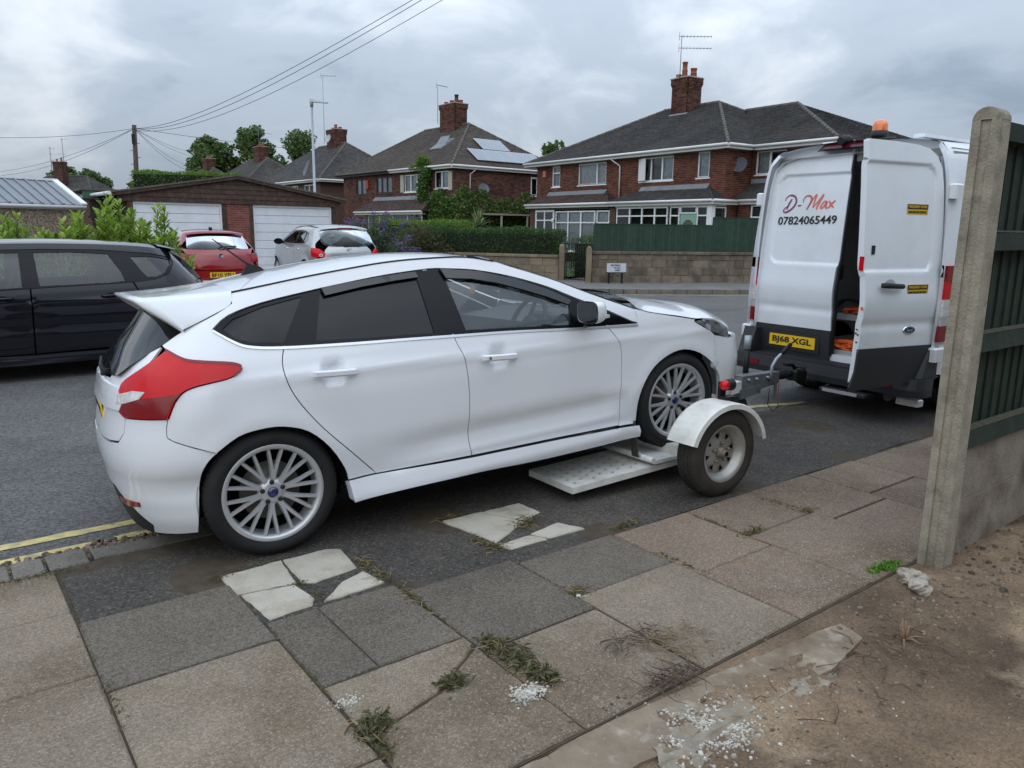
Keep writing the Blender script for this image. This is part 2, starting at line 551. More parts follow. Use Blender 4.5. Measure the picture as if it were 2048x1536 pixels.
m_kerb = mat('kerb_stone', (0.155, 0.14, 0.118), 0.9, var=0.16, vscale=5, speck=0.28, sscale=140, bump=0.5, bscale=80, obj_var=0.1, dirt=(0.09, 0.085, 0.06), dscale=4, damt=0.6)
m_yellow = mat('worn_yellow_paint', (0.56, 0.46, 0.19), 0.8, var=0.15, vscale=12, dirt=(0.17, 0.16, 0.13), dscale=9, damt=0.75, bump=0.3, bscale=70, stain=(0.11, 0.108, 0.1), stscale=18, stpos=0.60)
m_soil = mat('bare_soil', (0.185, 0.128, 0.083), 0.95, spec=0.2, var=0.28, vscale=1.3, speck=0.25, sscale=140, bump=0.9, bscale=38, dirt=(0.062, 0.041, 0.027), dscale=0.95, damt=0.95, stain=(0.31, 0.23, 0.15), stscale=1.6, stpos=0.54)
m_conc = mat('mortar_strip', (0.25, 0.195, 0.135), 0.92, var=0.22, vscale=5, bump=0.9, bscale=60, dirt=(0.14, 0.098, 0.062), dscale=4.2, damt=0.9, stain=(0.42, 0.37, 0.30), stscale=6, stpos=0.56)
m_lime = mat('crumbled_lime', (0.44, 0.41, 0.355), 0.95, isl_var=0.4, bump=0.5, bscale=90)
m_stone = mat('loose_stone', (0.165, 0.125, 0.090), 0.95, isl_var=0.6, bump=0.4, bscale=90)

g = MB().box(-900, 900, -60, 1500, -1.2, -0.30).build('ground', m_earth); tag(g, kind='structure')
# road: one broad sheet that bends past the corner
rd = MB().quad(*[(*uvxy(u, v), -0.075) for u, v in ((-60, 2.2), (60, 2.2), (60, 90), (-60, 90))]).build('road', m_road); tag(rd, kind='structure')

# pavement: bedding, tarmac crossing, slabs, kerbs; local x runs along the kerb, local y across to the road
pv = MB().box(-9, 14, 1.635, 4.03, -0.2, -0.0085).build('pavement', m_bed); tag(pv, kind='structure')
pv.rotation_euler = (0, 0, RZ)
def grid_sheet(x0, x1, y0, y1, nx, ny, zf):
    b = MB(); V = []
    for j in range(ny + 1):
        for i in range(nx + 1):
            x, y = x0 + (x1 - x0) * i / nx, y0 + (y1 - y0) * j / ny
            V.append((x, y, zf(x, y)))
    b.add(V, [(j * (nx + 1) + i, j * (nx + 1) + i + 1, (j + 1) * (nx + 1) + i + 1, (j + 1) * (nx + 1) + i) for j in range(ny) for i in range(nx)], True)
    return b
def zt(x, y):
    s_ = max(0.0, min(1.0, (y - 3.85) / 0.5))
    return -0.006 - 0.074 * s_ * s_ * (3 - 2 * s_) + 0.004 * sin(5 * x) * sin(4 * y)
grid_sheet(0.375, 9.0, 2.78, 4.36, 90, 24, zt).build('tarmac_crossing', m_tar, pv)
def slab(u0, u1, v0, v1, m_, name='paving_slab', g_=0.0045, z=0.0):
    b = MB().bbox(u0 + g_, u1 - g_, v0 + g_, v1 - g_, -0.045, random.uniform(-0.003, 0.003) + z, 0.006)
    for i in range(len(b.v)):
        x, y, zz_ = b.v[i]
        b.v[i] = (x + random.uniform(-.0025, .0025), y + random.uniform(-.0025, .0025), zz_)
    o = b.build(name, m_, pv)
    return o
U = [-4.5, -3.9, -3.3, -2.7, -2.08, -1.47, -.86, -.25, .362, .98, 1.59, 2.19, 2.83, 3.42, 4.04, 4.65, 5.24, 5.86]
for i in range(8):                                    # columns left of the frame's corner
    off_ = 0.0 if i % 2 else -.42
    js = [1.64, 2.06, 2.93, 3.50, 4.0] if i % 2 == 0 else [1.64, 2.3, 2.93, 3.50, 4.0]
    for a, b in zip(js, js[1:]):
        slab(U[i], U[i + 1], a, b, m_slab)
slab(.362, .98, 2.78, 3.38, m_slab3); slab(.362, .98, 1.92, 2.78, m_slab); slab(.362, .98, 1.64, 1.92, m_slab)
slab(.98, 1.215, 2.37, 2.94, m_slab3); slab(1.215, 1.59, 2.37, 2.94, m_slab3)
slab(1.59, 2.19, 2.23, 2.845, m_slab3); slab(1.59, 2.19, 1.64, 2.23, m_slab)
slab(2.19, 2.83, 2.35, 2.79, m_slab3); slab(2.19, 2.83, 1.64, 2.35, m_slab)
slab(2.83, 3.42, 2.185, 2.775, m_slab2); slab(2.83, 3.42, 1.64, 2.185, m_slab2)
slab(3.42, 4.04, 2.33, 2.775, m_slab2); slab(3.42, 4.04, 1.64, 2.33, m_slab2)
slab(4.04, 4.65, 2.20, 2.775, m_slab2); slab(4.04, 4.65, 1.64, 2.20, m_slab2)
slab(4.65, 5.24, 2.31, 2.765, m_slab2); slab(4.65, 5.24, 1.64, 2.31, m_slab2)
for i in range(7):
    slab(5.24 + .61 * i, 5.85 + .61 * i, 1.64, 2.75, m_slab2)
def poly_slab(pts, m_, name, z=0.0, zb=-0.04):
    c = [sum(p[0] for p in pts) / len(pts), sum(p[1] for p in pts) / len(pts)]
    ar = sum(pts[i][0] * pts[(i + 1) % len(pts)][1] - pts[(i + 1) % len(pts)][0] * pts[i][1] for i in range(len(pts)))
    if ar < 0:
        pts = pts[::-1]
    P = resample(pts, 0.05)
    P = [(x + random.uniform(-.004, .004), y + random.uniform(-.004, .004)) for x, y in P]
    I = inset_poly(P, 0.006)
    b = MB(); n = len(P)
    b.add([(x, y, zb) for x, y in P] + [(x, y, z - 0.006) for x, y in P] + [(x, y, z) for x, y in I],
          [(i, (i + 1) % n, n + (i + 1) % n, n + i) for i in range(n)] + [(n + i, n + (i + 1) % n, 2 * n + (i + 1) % n, 2 * n + i) for i in range(n)] + [tuple(range(2 * n, 3 * n))])
    return b.build(name, m_, pv)
# two halves of a cracked slab
poly_slab([(.987, 2.36), (1.585, 2.36), (1.585, 2.29), (1.30, 2.10), (1.06, 2.045), (.987, 2.04)], m_slab, 'paving_slab', 0.001)
poly_slab([(.987, 2.03), (1.06, 2.035), (1.31, 2.09), (1.585, 2.275), (1.585, 1.645), (.987, 1.645)], m_slab, 'paving_slab', -0.001)
for q in ([(.973, 3.25), (1.235, 3.215), (1.255, 3.42), (1.262, 3.49), (.97, 3.474)],
          [(1.272, 3.485), (1.50, 3.485), (1.558, 3.44), (1.532, 3.20), (1.30, 3.165), (1.25, 3.20)],
          [(.985, 3.235), (1.215, 3.195), (1.238, 3.02), (1.20, 2.965), (1.008, 2.95)],
          [(1.255, 2.965), (1.56, 2.985), (1.535, 3.145), (1.40, 3.10)],
          [(2.185, 3.47), (2.445, 3.462), (2.556, 3.197), (2.256, 3.055)], [(2.456, 3.455), (2.715, 3.45), (2.725, 3.265), (2.571, 3.212)],
          [(2.475, 3.036), (2.70, 3.08), (2.765, 2.93), (2.518, 2.94)], [(2.241, 3.014), (2.456, 3.028), (2.503, 2.932), (2.262, 2.94)]):
    poly_slab(q, m_pale, 'broken_slab', 0.004)
# kerb stones, and the dropped kerb laid flush
for u0, u1 in ((-3.1, -2.2), (-2.2, -1.3), (-1.3, -.4), (-.4, .19), (.19, .335), (.335, .52)):
    slab(u0, u1, 4.0, 4.21, m_kerb, 'kerb_stone', 0.008, 0.0)
for u0, u1 in ((.53, 1.12), (1.12, 1.55)):
    poly_slab([(u0 + .01, 4.06), (u1 - .01, 4.04), (u1 - .01, 4.17), (u0 + .01, 4.20)], m_kerb, 'kerb_stone', -0.008)
m_kedge = mat('kerb_fringe_grit', (0.10, 0.095, 0.085), 0.95, var=0.3, vscale=9, speck=0.5, sscale=60, bump=0.9, bscale=50)

# yellow lines, following the kerb and the bend
def line_strip(pts, w, z, name, m_, lab):
    P = crv(pts, 8); b = MB(); V = []
    for i, p in enumerate(P):
        a, c = P[max(0, i - 1)], P[min(len(P) - 1, i + 1)]
        t = Vector((c[0] - a[0], c[1] - a[1])).normalized(); n_ = Vector((-t.y, t.x))
        ww = w * (1 + random.uniform(-.12, .12)); j = random.uniform(-.006, .006)
        for s_ in (-.5, .5):
            q = uvxy(p[0] + n_.x * (s_ * ww + j), p[1] + n_.y * (s_ * ww + j)); V.append((q[0], q[1], z))
    b.add(V, [(2 * i + 1, 2 * i, 2 * i + 2, 2 * i + 3) for i in range(len(P) - 1)])
    o = b.build(name, m_); tag(o, kind='structure'); return o
line_strip([(-8, 4.66), (-3, 4.66), (.2, 4.65), (.8, 4.65), (3, 4.65), (5.2, 4.60), (6.4, 4.43), (7.5, 4.05), (8.4, 3.68), (10, 2.85), (12, 1.6)], .085, -.071, 'yellow_line', m_yellow, '')
line_strip([(-8, 4.43), (-3, 4.43), (.2, 4.42), (.62, 4.44)], .085, -.071, 'yellow_line', m_yellow, '')
line_strip([(.70, 4.445), (.88, 4.45)], .07, -.071, 'yellow_line', m_yellow, '')
line_strip([(5.0, 4.40), (6.25, 4.19), (7.35, 3.82), (8.2, 3.47), (9.8, 2.65)], .085, -.071, 'yellow_line', m_yellow, '')

# ---- bare garden soil with its broken foundation strip
def hash2(i, j):
    return (sin(i * 127.1 + j * 311.7) * 43758.5453) % 1.0
def vnoise(x, y):
    i, j = math.floor(x), math.floor(y); a, b = x - i, y - j
    a, b = a * a * (3 - 2 * a), b * b * (3 - 2 * b)
    return (hash2(i, j) * (1 - a) + hash2(i + 1, j) * a) * (1 - b) + (hash2(i, j + 1) * (1 - a) + hash2(i + 1, j + 1) * a) * b
def fbm(x, y):
    return vnoise(x, y) * .5 + vnoise(2.1 * x + 5, 2.1 * y) * .27 + vnoise(4.3 * x, 4.3 * y + 9) * .15 + vnoise(9.1 * x + 2, 9.1 * y) * .08
def zs(x, y):
    e_ = max(0.0, min(1.0, (1.64 - y) / 0.16))
    rise = 0.10 * max(0.0, min(1.0, (x - 3.6) / 1.5)) * e_ * max(0., 1 - abs(y - 1.2) / 1.4)
    return -0.013 + e_ * (0.055 * (fbm(x * 2.6, y * 2.6) - .53)) + e_ * 0.018 * (vnoise(x * 14, y * 14) - .5) + e_ * .008 * (vnoise(x * 31, y * 31) - .5) + rise
so = grid_sheet(-3.0, 9.0, -7.0, 1.64, 12, 14, lambda x, y: -0.09).build('soil_bed', m_soil); so.rotation_euler = (0, 0, RZ); tag(so, kind='structure')
so = grid_sheet(.4, 5.6, -.6, 1.64, 330, 150, zs).build('garden_soil', m_soil); so.rotation_euler = (0, 0, RZ); tag(so, kind='structure')
def mortar(u, v):
    return -0.008 + .016 * (fbm(u * 4, v * 4 + 3) - .5) + .008 * (vnoise(u * 26, v * 26) - .5)
stp = MB()
pts_o = [(.75, 1.625), (1.6, 1.628), (1.9, 1.615), (2.16, 1.60), (2.6, 1.565), (2.95, 1.53), (2.91, 1.41), (2.62, 1.36), (2.44, 1.372), (2.24, 1.37), (2.06, 1.385), (1.96, 1.43), (1.80, 1.40), (1.55, 1.43), (1.2, 1.40), (.75, 1.36)]
so2 = panel('mortar_strip', pts_o, lambda a, b: (a, b, mortar(a, b)), m_conc, None, h=.045, thick=.05); so2.rotation_euler = (0, 0, RZ)
tag(so2, 'broken mortar foundation strip along the back edge of the paving slabs', 'foundation')

# ---- loose bits: gravel, rubble, crumbled lime
def pebbles(name, spots, m_, label=None, cat=None, parent=None, kind='stuff', seed=1):
    rnd = random.Random(seed); b = MB()
    for (u, v, su, sv, n, r0, r1, z) in spots:
        for _ in range(n):
            x, y = rnd.gauss(u, su), rnd.gauss(v, sv); r = rnd.uniform(r0, r1) * rnd.uniform(.6, 1)
            zz_ = z if z is not None else zs(x, y)
            an = rnd.uniform(0, 6.3); k = 6
            ring = [(cos(an + 2 * pi * i / k) * r * rnd.uniform(.5, 1.4), sin(an + 2 * pi * i / k) * r * rnd.uniform(.5, 1.4)) for i in range(k)]
            hh = r * rnd.uniform(.5, 1.0)
            V = [(x + p[0], y + p[1], zz_ - r * .2) for p in ring] + [(x + p[0] * .75, y + p[1] * .75, zz_ + hh * rnd.uniform(.5, .8)) for p in ring] + [(x + rnd.uniform(-.2, .2) * r, y, zz_ + hh)]
            b.add(V, [(i, (i + 1) % k, k + (i + 1) % k, k + i) for i in range(k)] + [(k + i, k + (i + 1) % k, 2 * k) for i in range(k)])
    o = b.build(name, m_); o.rotation_euler = (0, 0, RZ); tag(o, label, cat, kind=kind); return o
pebbles('kerb_gravel', [(.25, 4.30, .20, .035, 170, .008, .022, -.071), (.55, 4.33, .20, .045, 260, .008, .022, -.066), (.72, 4.28, .2, .05, 200, .006, .018, -.058), (-.6, 4.29, .5, .03, 200, .008, .02, -.071)], m_stone, 'loose grey gravel gathered along the worn kerb by the yellow lines', 'gravel', seed=3)
pebbles('lime_rubble', [(1.90, 1.42, .12, .07, 420, .0025, .008, None), (1.80, 1.50, .12, .06, 260, .002, .007, None), (1.99, 1.38, .06, .04, 420, .0025, .009, None), (1.92, 1.40, .08, .05, 60, .008, .014, None), (1.555, 1.912, .034, .022, 260, .0025, .008, .002), (1.555, 1.905, .03, .02, 14, .008, .012, .002), (1.60, 1.90, .05, .02, 60, .003, .008, .002), (1.019, 2.235, .03, .015, 110, .002, .007, .002), (2.0, 1.26, .3, .15, 120, .003, .008, None), (2.2, 2.35, .012, .008, 12, .003, .007, .002)], m_lime, 'white crumbled lime and mortar rubble beside the foundation strip', 'rubble', seed=5)
pebbles('soil_stones', [(2.6, 1.1, .6, .22, 260, .003, .010, None), (3.3, 1.35, .4, .16, 260, .003, .013, None), (4.1, 1.35, .4, .14, 260, .005, .020, None), (2.0, 1.0, .5, .25, 160, .003, .008, None), (3.0, .6, .7, .3, 150, .003, .011, None), (2.2, 1.68, .35, .02, 120, .003, .007, .001)], m_stone, 'small stones and dirt crumbs scattered over the bare soil', 'stones', seed=8)
for i, (u, v, r, lab) in enumerate(((3.605, 1.545, .055, 'pale lump of broken concrete at the foot of the fence post'), (3.545, 1.475, .045, 'smaller pale concrete lump lying in soil below the larger one'))):
    rnd = random.Random(20 + i); bm = bmesh.new(); bmesh.ops.create_icosphere(bm, subdivisions=4, radius=r)
    for vv in bm.verts:
        k = 1 + .55 * (vnoise(vv.co.x * 38 + 7 * i, vv.co.y * 38 + vv.co.z * 33) - .5) + .25 * (vnoise(vv.co.x * 120, vv.co.y * 120 + vv.co.z * 90) - .5)
        vv.co = Vector((vv.co.x * k * 1.2, vv.co.y * k, vv.co.z * k * .75))
    me = bpy.data.meshes.new('concrete_lump'); bm.to_mesh(me); bm.free()
    o = link('concrete_lump', me, mat('rough_concrete', (.38, .34, .28), .95, var=.2, vscale=30, bump=.8, bscale=90, dirt=(.2, .15, .1), dscale=14, damt=.7))
    o.location = (*uvxy(u, v), zs(u, v) + r * .35); o.rotation_euler = (0.2, .1, 1.1 * i); tag(o, lab, 'concrete lump')

for nm_, cu, cv, ru, rv, lab in (('lime_dust', 1.88, 1.43, .24, .12, 'patchy white lime dust spilt over the soil and mortar'), ('lime_dust', 2.35, 1.35, .22, .05, 'thin whitish dust along the front edge of the mortar strip')):
    pts_ = [(cu + ru * cos(a) * (1 + .25 * sin(3 * a + cu)), cv + rv * sin(a) * (1 + .2 * sin(5 * a))) for a in [2 * pi * k / 28 for k in range(28)]]
    o = panel(nm_, pts_, lambda a, b: (a, b, max(zs(a, b), mortar(a, b) if b > 1.38 else -1) + .014 * (vnoise(a * 34, b * 34) * .6 + vnoise(a * 90, b * 90) * .4 - .56)), mat('lime_dust', (.255, .215, .165), .95, var=.2, vscale=20, bump=.6, bscale=70), None, h=.012, thick=0)
    o.rotation_euler = (0, 0, RZ); tag(o, lab, 'dust', kind='stuff')

# ---- far side of the road: pavement, kerb, drive
m_farpav = mat('far_pavement', (0.155, 0.15, 0.142), 0.92, var=0.2, vscale=1.5, dirt=(.11, .10, .09), dscale=1.2, damt=.5, obj_var=.15)
m_drive = mat('drive_concrete', (0.20, 0.19, 0.175), 0.92, var=0.2, vscale=1.2, dirt=(.11, .1, .085), dscale=1.5, damt=.6)
FK = [(-4.2, 24.0), (-1.0, 22.3), (2.2, 21.25), (4.4, 21.35), (6.7, 21.7), (10, 22.6), (16, 24.6), (26, 29)]
FW = [(-4.2, 26.4), (-1.0, 25.4), (1.7, 24.15), (4.0, 23.75), (7.5, 24.42), (11, 25.3), (16, 27.2), (26, 32)]
fp = MB(); A, B = crv(FK, 6), crv(FW, 6)
V = [(x, y, .05) for x, y in A] + [(x, y + .6, .07) for x, y in B] + [(x, y, -.2) for x, y in A]
n_ = len(A)
fp.add(V, [(i, i + 1, n_ + i + 1, n_ + i) for i in range(n_ - 1)] + [(2 * n_ + i, 2 * n_ + i + 1, i + 1, i) for i in range(n_ - 1)])
fpo = fp.build('far_pavement', m_farpav); tag(fpo, kind='structure')
for i in range(0, n_ - 1):                              # kerb stones along the far side
    a, b = Vector(A[i]), Vector(A[i + 1]); d = (b - a); L_ = d.length; t = d.normalized(); nn = Vector((-t.y, t.x))
    k = max(1, round(L_ / .92))
    for j in range(k):
        p, q = a + d * (j / k) + t * .006, a + d * ((j + 1) / k) - t * .006
        b_ = MB().hexa([(*(p - nn * .13), -.2), (*(q - nn * .13), -.2), (*q, -.2), (*p, -.2)], [(*(p - nn * .11), .055), (*(q - nn * .11), .055), (*q, .062), (*p, .062)])
        b_.build('kerb_stone', m_kerb, fpo)
line_strip([((x * .793 + (y - .38) * .609), (-x * .609 + (y - .38) * .793)) for x, y in FK[1:7]], .09, -.071, 'yellow_line', m_yellow, '')
# drive in front of the garage, rising gently from the road
dv = MB(); rows = [(11.7, -.085), (12.4, .02), (14.5, .10), (30, .12)]
V = [(*uvxy(u, v), z) for v, z in rows for u in (-10, 9.6)]
dv.add(V, [(2 * i, 2 * i + 1, 2 * i + 3, 2 * i + 2) for i in range(3)])
tag(dv.build('driveway', m_drive), kind='structure')
# garden ground around the houses
gd = MB().quad((-4.2, 26.2, .03), (26, 30.6, .03), (60, 80, .03), (-80, 130, .03)).build('front_gardens', mat('garden_ground', (.05, .07, .025), .95, var=.4, vscale=.8)); tag(gd, kind='structure')

# ================================================================== NEAR FENCE
m_post = mat('weathered_concrete_post', (0.31, 0.275, 0.21), 0.92, var=0.2, vscale=9, speck=.12, sscale=220, bump=0.8, bscale=70, dirt=(0.16, 0.14, 0.10), dscale=6, damt=0.75, stain=(.11, .14, .085), stscale=5, stpos=.60)
m_gfence = mat('dark_green_fence_stain', (0.013, 0.024, 0.014), 0.75, spec=0.3, var=0.25, vscale=12, bump=0.4, bscale=60, obj_var=0.18, dirt=(.05, .05, .035), dscale=5, damt=.35)
m_gravelb = mat('concrete_gravel_board', (0.24, 0.205, 0.16), 0.95, var=0.18, vscale=6, bump=0.8, bscale=55, dirt=(0.095, 0.066, 0.043), dscale=3, damt=0.9)
FU, FV = 3.905, 1.575
def fence_post(u):
    lab = 'tall weathered concrete fence post with rounded top beside the van' if u < 4.2 else 'concrete fence post at the far end of the green garden fence'
    o = empty('fence_post', (*uvxy(u, FV), 0), RZ, lab, 'fence post')
    prof = [(-.055, -.06), (.055, -.06), (.055, -.022), (.032, -.022), (.032, .022), (.055, .022), (.055, .06), (-.055, .06), (-.055, .022), (-.044, .022), (-.044, -.022), (-.055, -.022)]
    # long face towards the drive carries a shallow groove; top rounded
    b = MB(); n = len(prof)
    zs_ = [-.3, .0, .5, 1.0, 1.5, 2.0, 2.12]
    V = []
    for z in zs_:
        j = .0015
        V += [(x + random.uniform(-j, j), y + random.uniform(-j, j), z) for x, y in prof]
    F_ = [(k * n + i, k * n + (i + 1) % n, (k + 1) * n + (i + 1) % n, (k + 1) * n + i) for k in range(len(zs_) - 1) for i in range(n)]
    o0 = (len(zs_) - 1) * n
    b.add(V, F_)
    # domed cap across the width
    cap = []
    for i in range(9):
        a = pi * i / 8
        cap.append((-.06 * cos(a), 2.119 + .055 * sin(a)))
    b.add([(-.0555, y, z) for y, z in cap] + [(.0555, y, z) for y, z in cap], [tuple(range(8, -1, -1)), tuple(range(9, 18))] + [(i, i + 1, 10 + i, 9 + i) for i in range(8)])
    b.build('shaft', m_post, o)
    return o
fence_post(FU); fence_post(FU + 2.95)
fe = empty('garden_fence', (*uvxy(FU, FV), 0), RZ, 'dark green close-boarded fence panel standing on a concrete gravel board', 'fence')
for k in range(2):
    b = MB(); z0, z1 = (.0, .30) if k == 0 else (.302, .60)
    b.bbox(.035, 2.91, -.02, .02, z0 - (.25 if k == 0 else 0), z1, .006); b.build('gravel_board', m_gravelb, fe)
x = .05; i = 0
while x < 2.88:                                         # boards on the road side, rails towards the garden
    w = .098
    b = MB().hexa([(x, .012, .60), (x + w, .022, .60), (x + w, .034, .60), (x, .030, .60)], [(x, .012, 2.03 + random.uniform(-.006, .006)), (x + w, .022, 2.03), (x + w, .034, 2.03), (x, .030, 2.03)])
    b.build('fence_board', m_gfence, fe); x += w + (.004 if i != 3 else .013); i += 1
m_ledge = mat('mossy_rail_top', (.06, .055, .035), .95, var=.4, vscale=25)
for z in (.625, 1.10, 1.58):
    MB().hexa([(.055, -.055, z - .035), (2.9, -.055, z - .035), (2.9, .010, z - .035), (.055, .010, z - .035)], [(.055, -.04, z + .045), (2.9, -.04, z + .045), (2.9, .010, z + .055), (.055, .010, z + .055)]).build('fence_rail', m_gfence, fe)
    MB().quad((.055, -.038, z + .049), (2.9, -.038, z + .049), (2.9, .008, z + .058), (.055, .008, z + .058)).build('rail_debris', m_ledge, fe)
MB().box(.055, 2.9, -.05, .05, 2.035, 2.115).build('capping_rail', m_gfence, fe)

# ================================================================== HOUSES
m_brick = mat('red_brick', (0.118, 0.040, 0.026), 0.9, spec=0.3, isl_var=0.45, var=0.2, vscale=0.9, bump=0.3, bscale=40)
m_brickd = mat('sooty_brick', (0.105, 0.046, 0.034), 0.92, spec=0.3, isl_var=0.5, var=0.25, vscale=1.0)
m_mortar = mat('buff_mortar', (0.30, 0.225, 0.16), 0.95, var=0.2, vscale=1.5)
m_mortard = mat('dark_mortar', (0.085, 0.062, 0.05), 0.95, var=0.2, vscale=1.5)
m_tile = mat('grey_brown_roof_tile', (0.046, 0.042, 0.040), 0.85, spec=0.3, isl_var=0.30, var=0.22, vscale=0.8, dirt=(0.085, 0.08, 0.07), dscale=0.55, damt=0.5, stain=(.15, .145, .13), stscale=.42, stpos=.66)
m_tile2 = mat('brown_roof_tile', (0.082, 0.066, 0.055), 0.88, spec=0.3, isl_var=0.28, var=0.2, vscale=0.6, dirt=(0.075, 0.07, 0.04), dscale=0.5, damt=0.35)
m_tile3 = mat('plum_porch_tile', (0.075, 0.048, 0.042), 0.85, spec=0.3, isl_var=0.3, var=0.2, vscale=1.0)
m_ridge = mat('ridge_tile', (0.10, 0.088, 0.075), 0.9, var=0.25, vscale=2)
m_upvc = mat('white_upvc', (0.78, 0.79, 0.80), 0.35, spec=0.5, var=0.03, vscale=2)
m_gut = mat('white_gutter', (0.68, 0.68, 0.67), 0.4, var=0.06, vscale=1.5)
m_lead = mat('lead_flashing', (0.19, 0.20, 0.22), 0.6, var=0.15, vscale=2)
m_net = mat('net_curtain', (0.50, 0.53, 0.54), 0.9, var=0.25, vscale=7)
m_cur = mat('pale_curtain', (0.40, 0.45, 0.47), 0.9, var=0.3, vscale=5)
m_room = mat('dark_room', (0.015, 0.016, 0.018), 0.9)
m_pane = glass('house_pane', (0.86, 0.90, 0.90), 0.0, 1.0)
m_pot = mat('terracotta_pot', (0.27, 0.085, 0.05), 0.85, var=0.2, vscale=5)
m_potb = mat('buff_pot', (0.28, 0.2, 0.12), 0.85, var=0.2, vscale=5)
m_metal = mat('aerial_metal', (0.16, 0.17, 0.18), 0.45, metal=0.6)
m_dish = mat('grey_dish', (0.10, 0.115, 0.14), 0.5)
m_dishl = mat('light_dish', (0.42, 0.43, 0.44), 0.5)
m_darkfr = mat('dark_brown_frame', (0.03, 0.022, 0.02), 0.5)

def bricktex(name, c1, c2, mo):
    m = bpy.data.materials.new(name); m.use_nodes = True
    N, L = m.node_tree.nodes, m.node_tree.links
    b = N['Principled BSDF']; b.inputs['Roughness'].default_value = .9
    t = N.new('ShaderNodeTexCoord'); s_ = N.new('ShaderNodeSeparateXYZ'); L.new(t.outputs['Object'], s_.inputs[0])
    a = N.new('ShaderNodeMath'); a.operation = 'ADD'; L.new(s_.outputs[0], a.inputs[0]); L.new(s_.outputs[1], a.inputs[1])
    c = N.new('ShaderNodeCombineXYZ'); L.new(a.outputs[0], c.inputs[0]); L.new(s_.outputs[2], c.inputs[1])
    bt = N.new('ShaderNodeTexBrick'); L.new(c.outputs[0], bt.inputs[0])
    bt.inputs['Color1'].default_value = (*c1, 1); bt.inputs['Color2'].default_value = (*c2, 1); bt.inputs['Mortar'].default_value = (*mo, 1)
    bt.inputs['Scale'].default_value = 1; bt.inputs['Mortar Size'].default_value = .009; bt.inputs['Brick Width'].default_value = .225; bt.inputs['Row Height'].default_value = .075
    L.new(bt.outputs[0], b.inputs['Base Color'])
    return m
m_bricktex = bricktex('distant_brick', (.115, .045, .033), (.075, .033, .026), (.095, .07, .058))

def solid_bands(L0, L1, z0, z1, ops):
    zs_ = sorted({z0, z1} | {z for o in ops for z in (o[2], o[3]) if z0 < z < z1})
    for a, b in zip(zs_, zs_[1:]):
        mid = (a + b) / 2; iv = [(L0, L1)]
        for o in ops:
            if o[2] < mid < o[3]:
                nx = []
                for p, q in iv:
                    if o[0] > p: nx.append((p, min(q, o[0])))
                    if o[1] < q: nx.append((max(p, o[1]), q))
                iv = [(p, q) for p, q in nx if q - p > .005]
        for p, q in iv:
            yield p, q, a, b

def brick_wall(par, org, d, L0, L1, z0, z1, ops=(), bm=None, mm=None, seed=0, th=.22):
    """mortar core with real bricks standing 8 mm proud; org is the point at s=0, d the direction, outside on its right"""
    org, d = Vector((*org, 0)), Vector((*d, 0)).normalized(); n = Vector((d.y, -d.x, 0))
    c = MB()
    for p, q, a, b in solid_bands(L0, L1, z0, z1, ops):
        p_, q_ = (p + .012 if abs(p - L0) < 1e-6 else p), (q - .012 if abs(q - L1) < 1e-6 else q)
        i0, i1 = org + d * p_ - n * .008, org + d * q_ - n * .008
        j0, j1 = i0 - n * th, i1 - n * th
        c.hexa([i0 + Vector((0, 0, a)), i1 + Vector((0, 0, a)), j1 + Vector((0, 0, a)), j0 + Vector((0, 0, a))], [i0 + Vector((0, 0, b)), i1 + Vector((0, 0, b)), j1 + Vector((0, 0, b)), j0 + Vector((0, 0, b))])
    c.build('wall', mm or m_mortar, par)
    bk = MB(); k = 0; z = z0
    while z < z1 - .03:
        zt_ = min(z + .065, z1)
        iv = [(p, q) for p, q, a, b in solid_bands(L0, L1, z0, z1, ops) if a - 1e-6 <= (z + zt_) / 2 <= b + 1e-6]
        for p, q in iv:
            s_ = math.floor((p - L0) / .225) * .225 + L0 + (.1125 if k % 2 else 0) - .225
            while s_ < q:
                a, b = max(s_, p), min(s_ + .215, q)
                if b - a > .02:
                    pr = random.uniform(-.002, .002)
                    o0, o1 = org + d * a + n * pr, org + d * b + n * pr
                    w0, w1 = o0 - n * .012, o1 - n * .012
                    lo, hi = Vector((0, 0, z)), Vector((0, 0, zt_))
                    bk.add([o0 + lo, o1 + lo, o1 + hi, o0 + hi, w0 + lo, w1 + lo, w1 + hi, w0 + hi], [(0, 1, 2, 3), (1, 0, 4, 5), (2, 1, 5, 6), (3, 2, 6, 7), (0, 3, 7, 4)])
                s_ += .225
        z += .075; k += 1
    tag(bk.build('brickwork', bm or m_brick, par), kind='stuff')

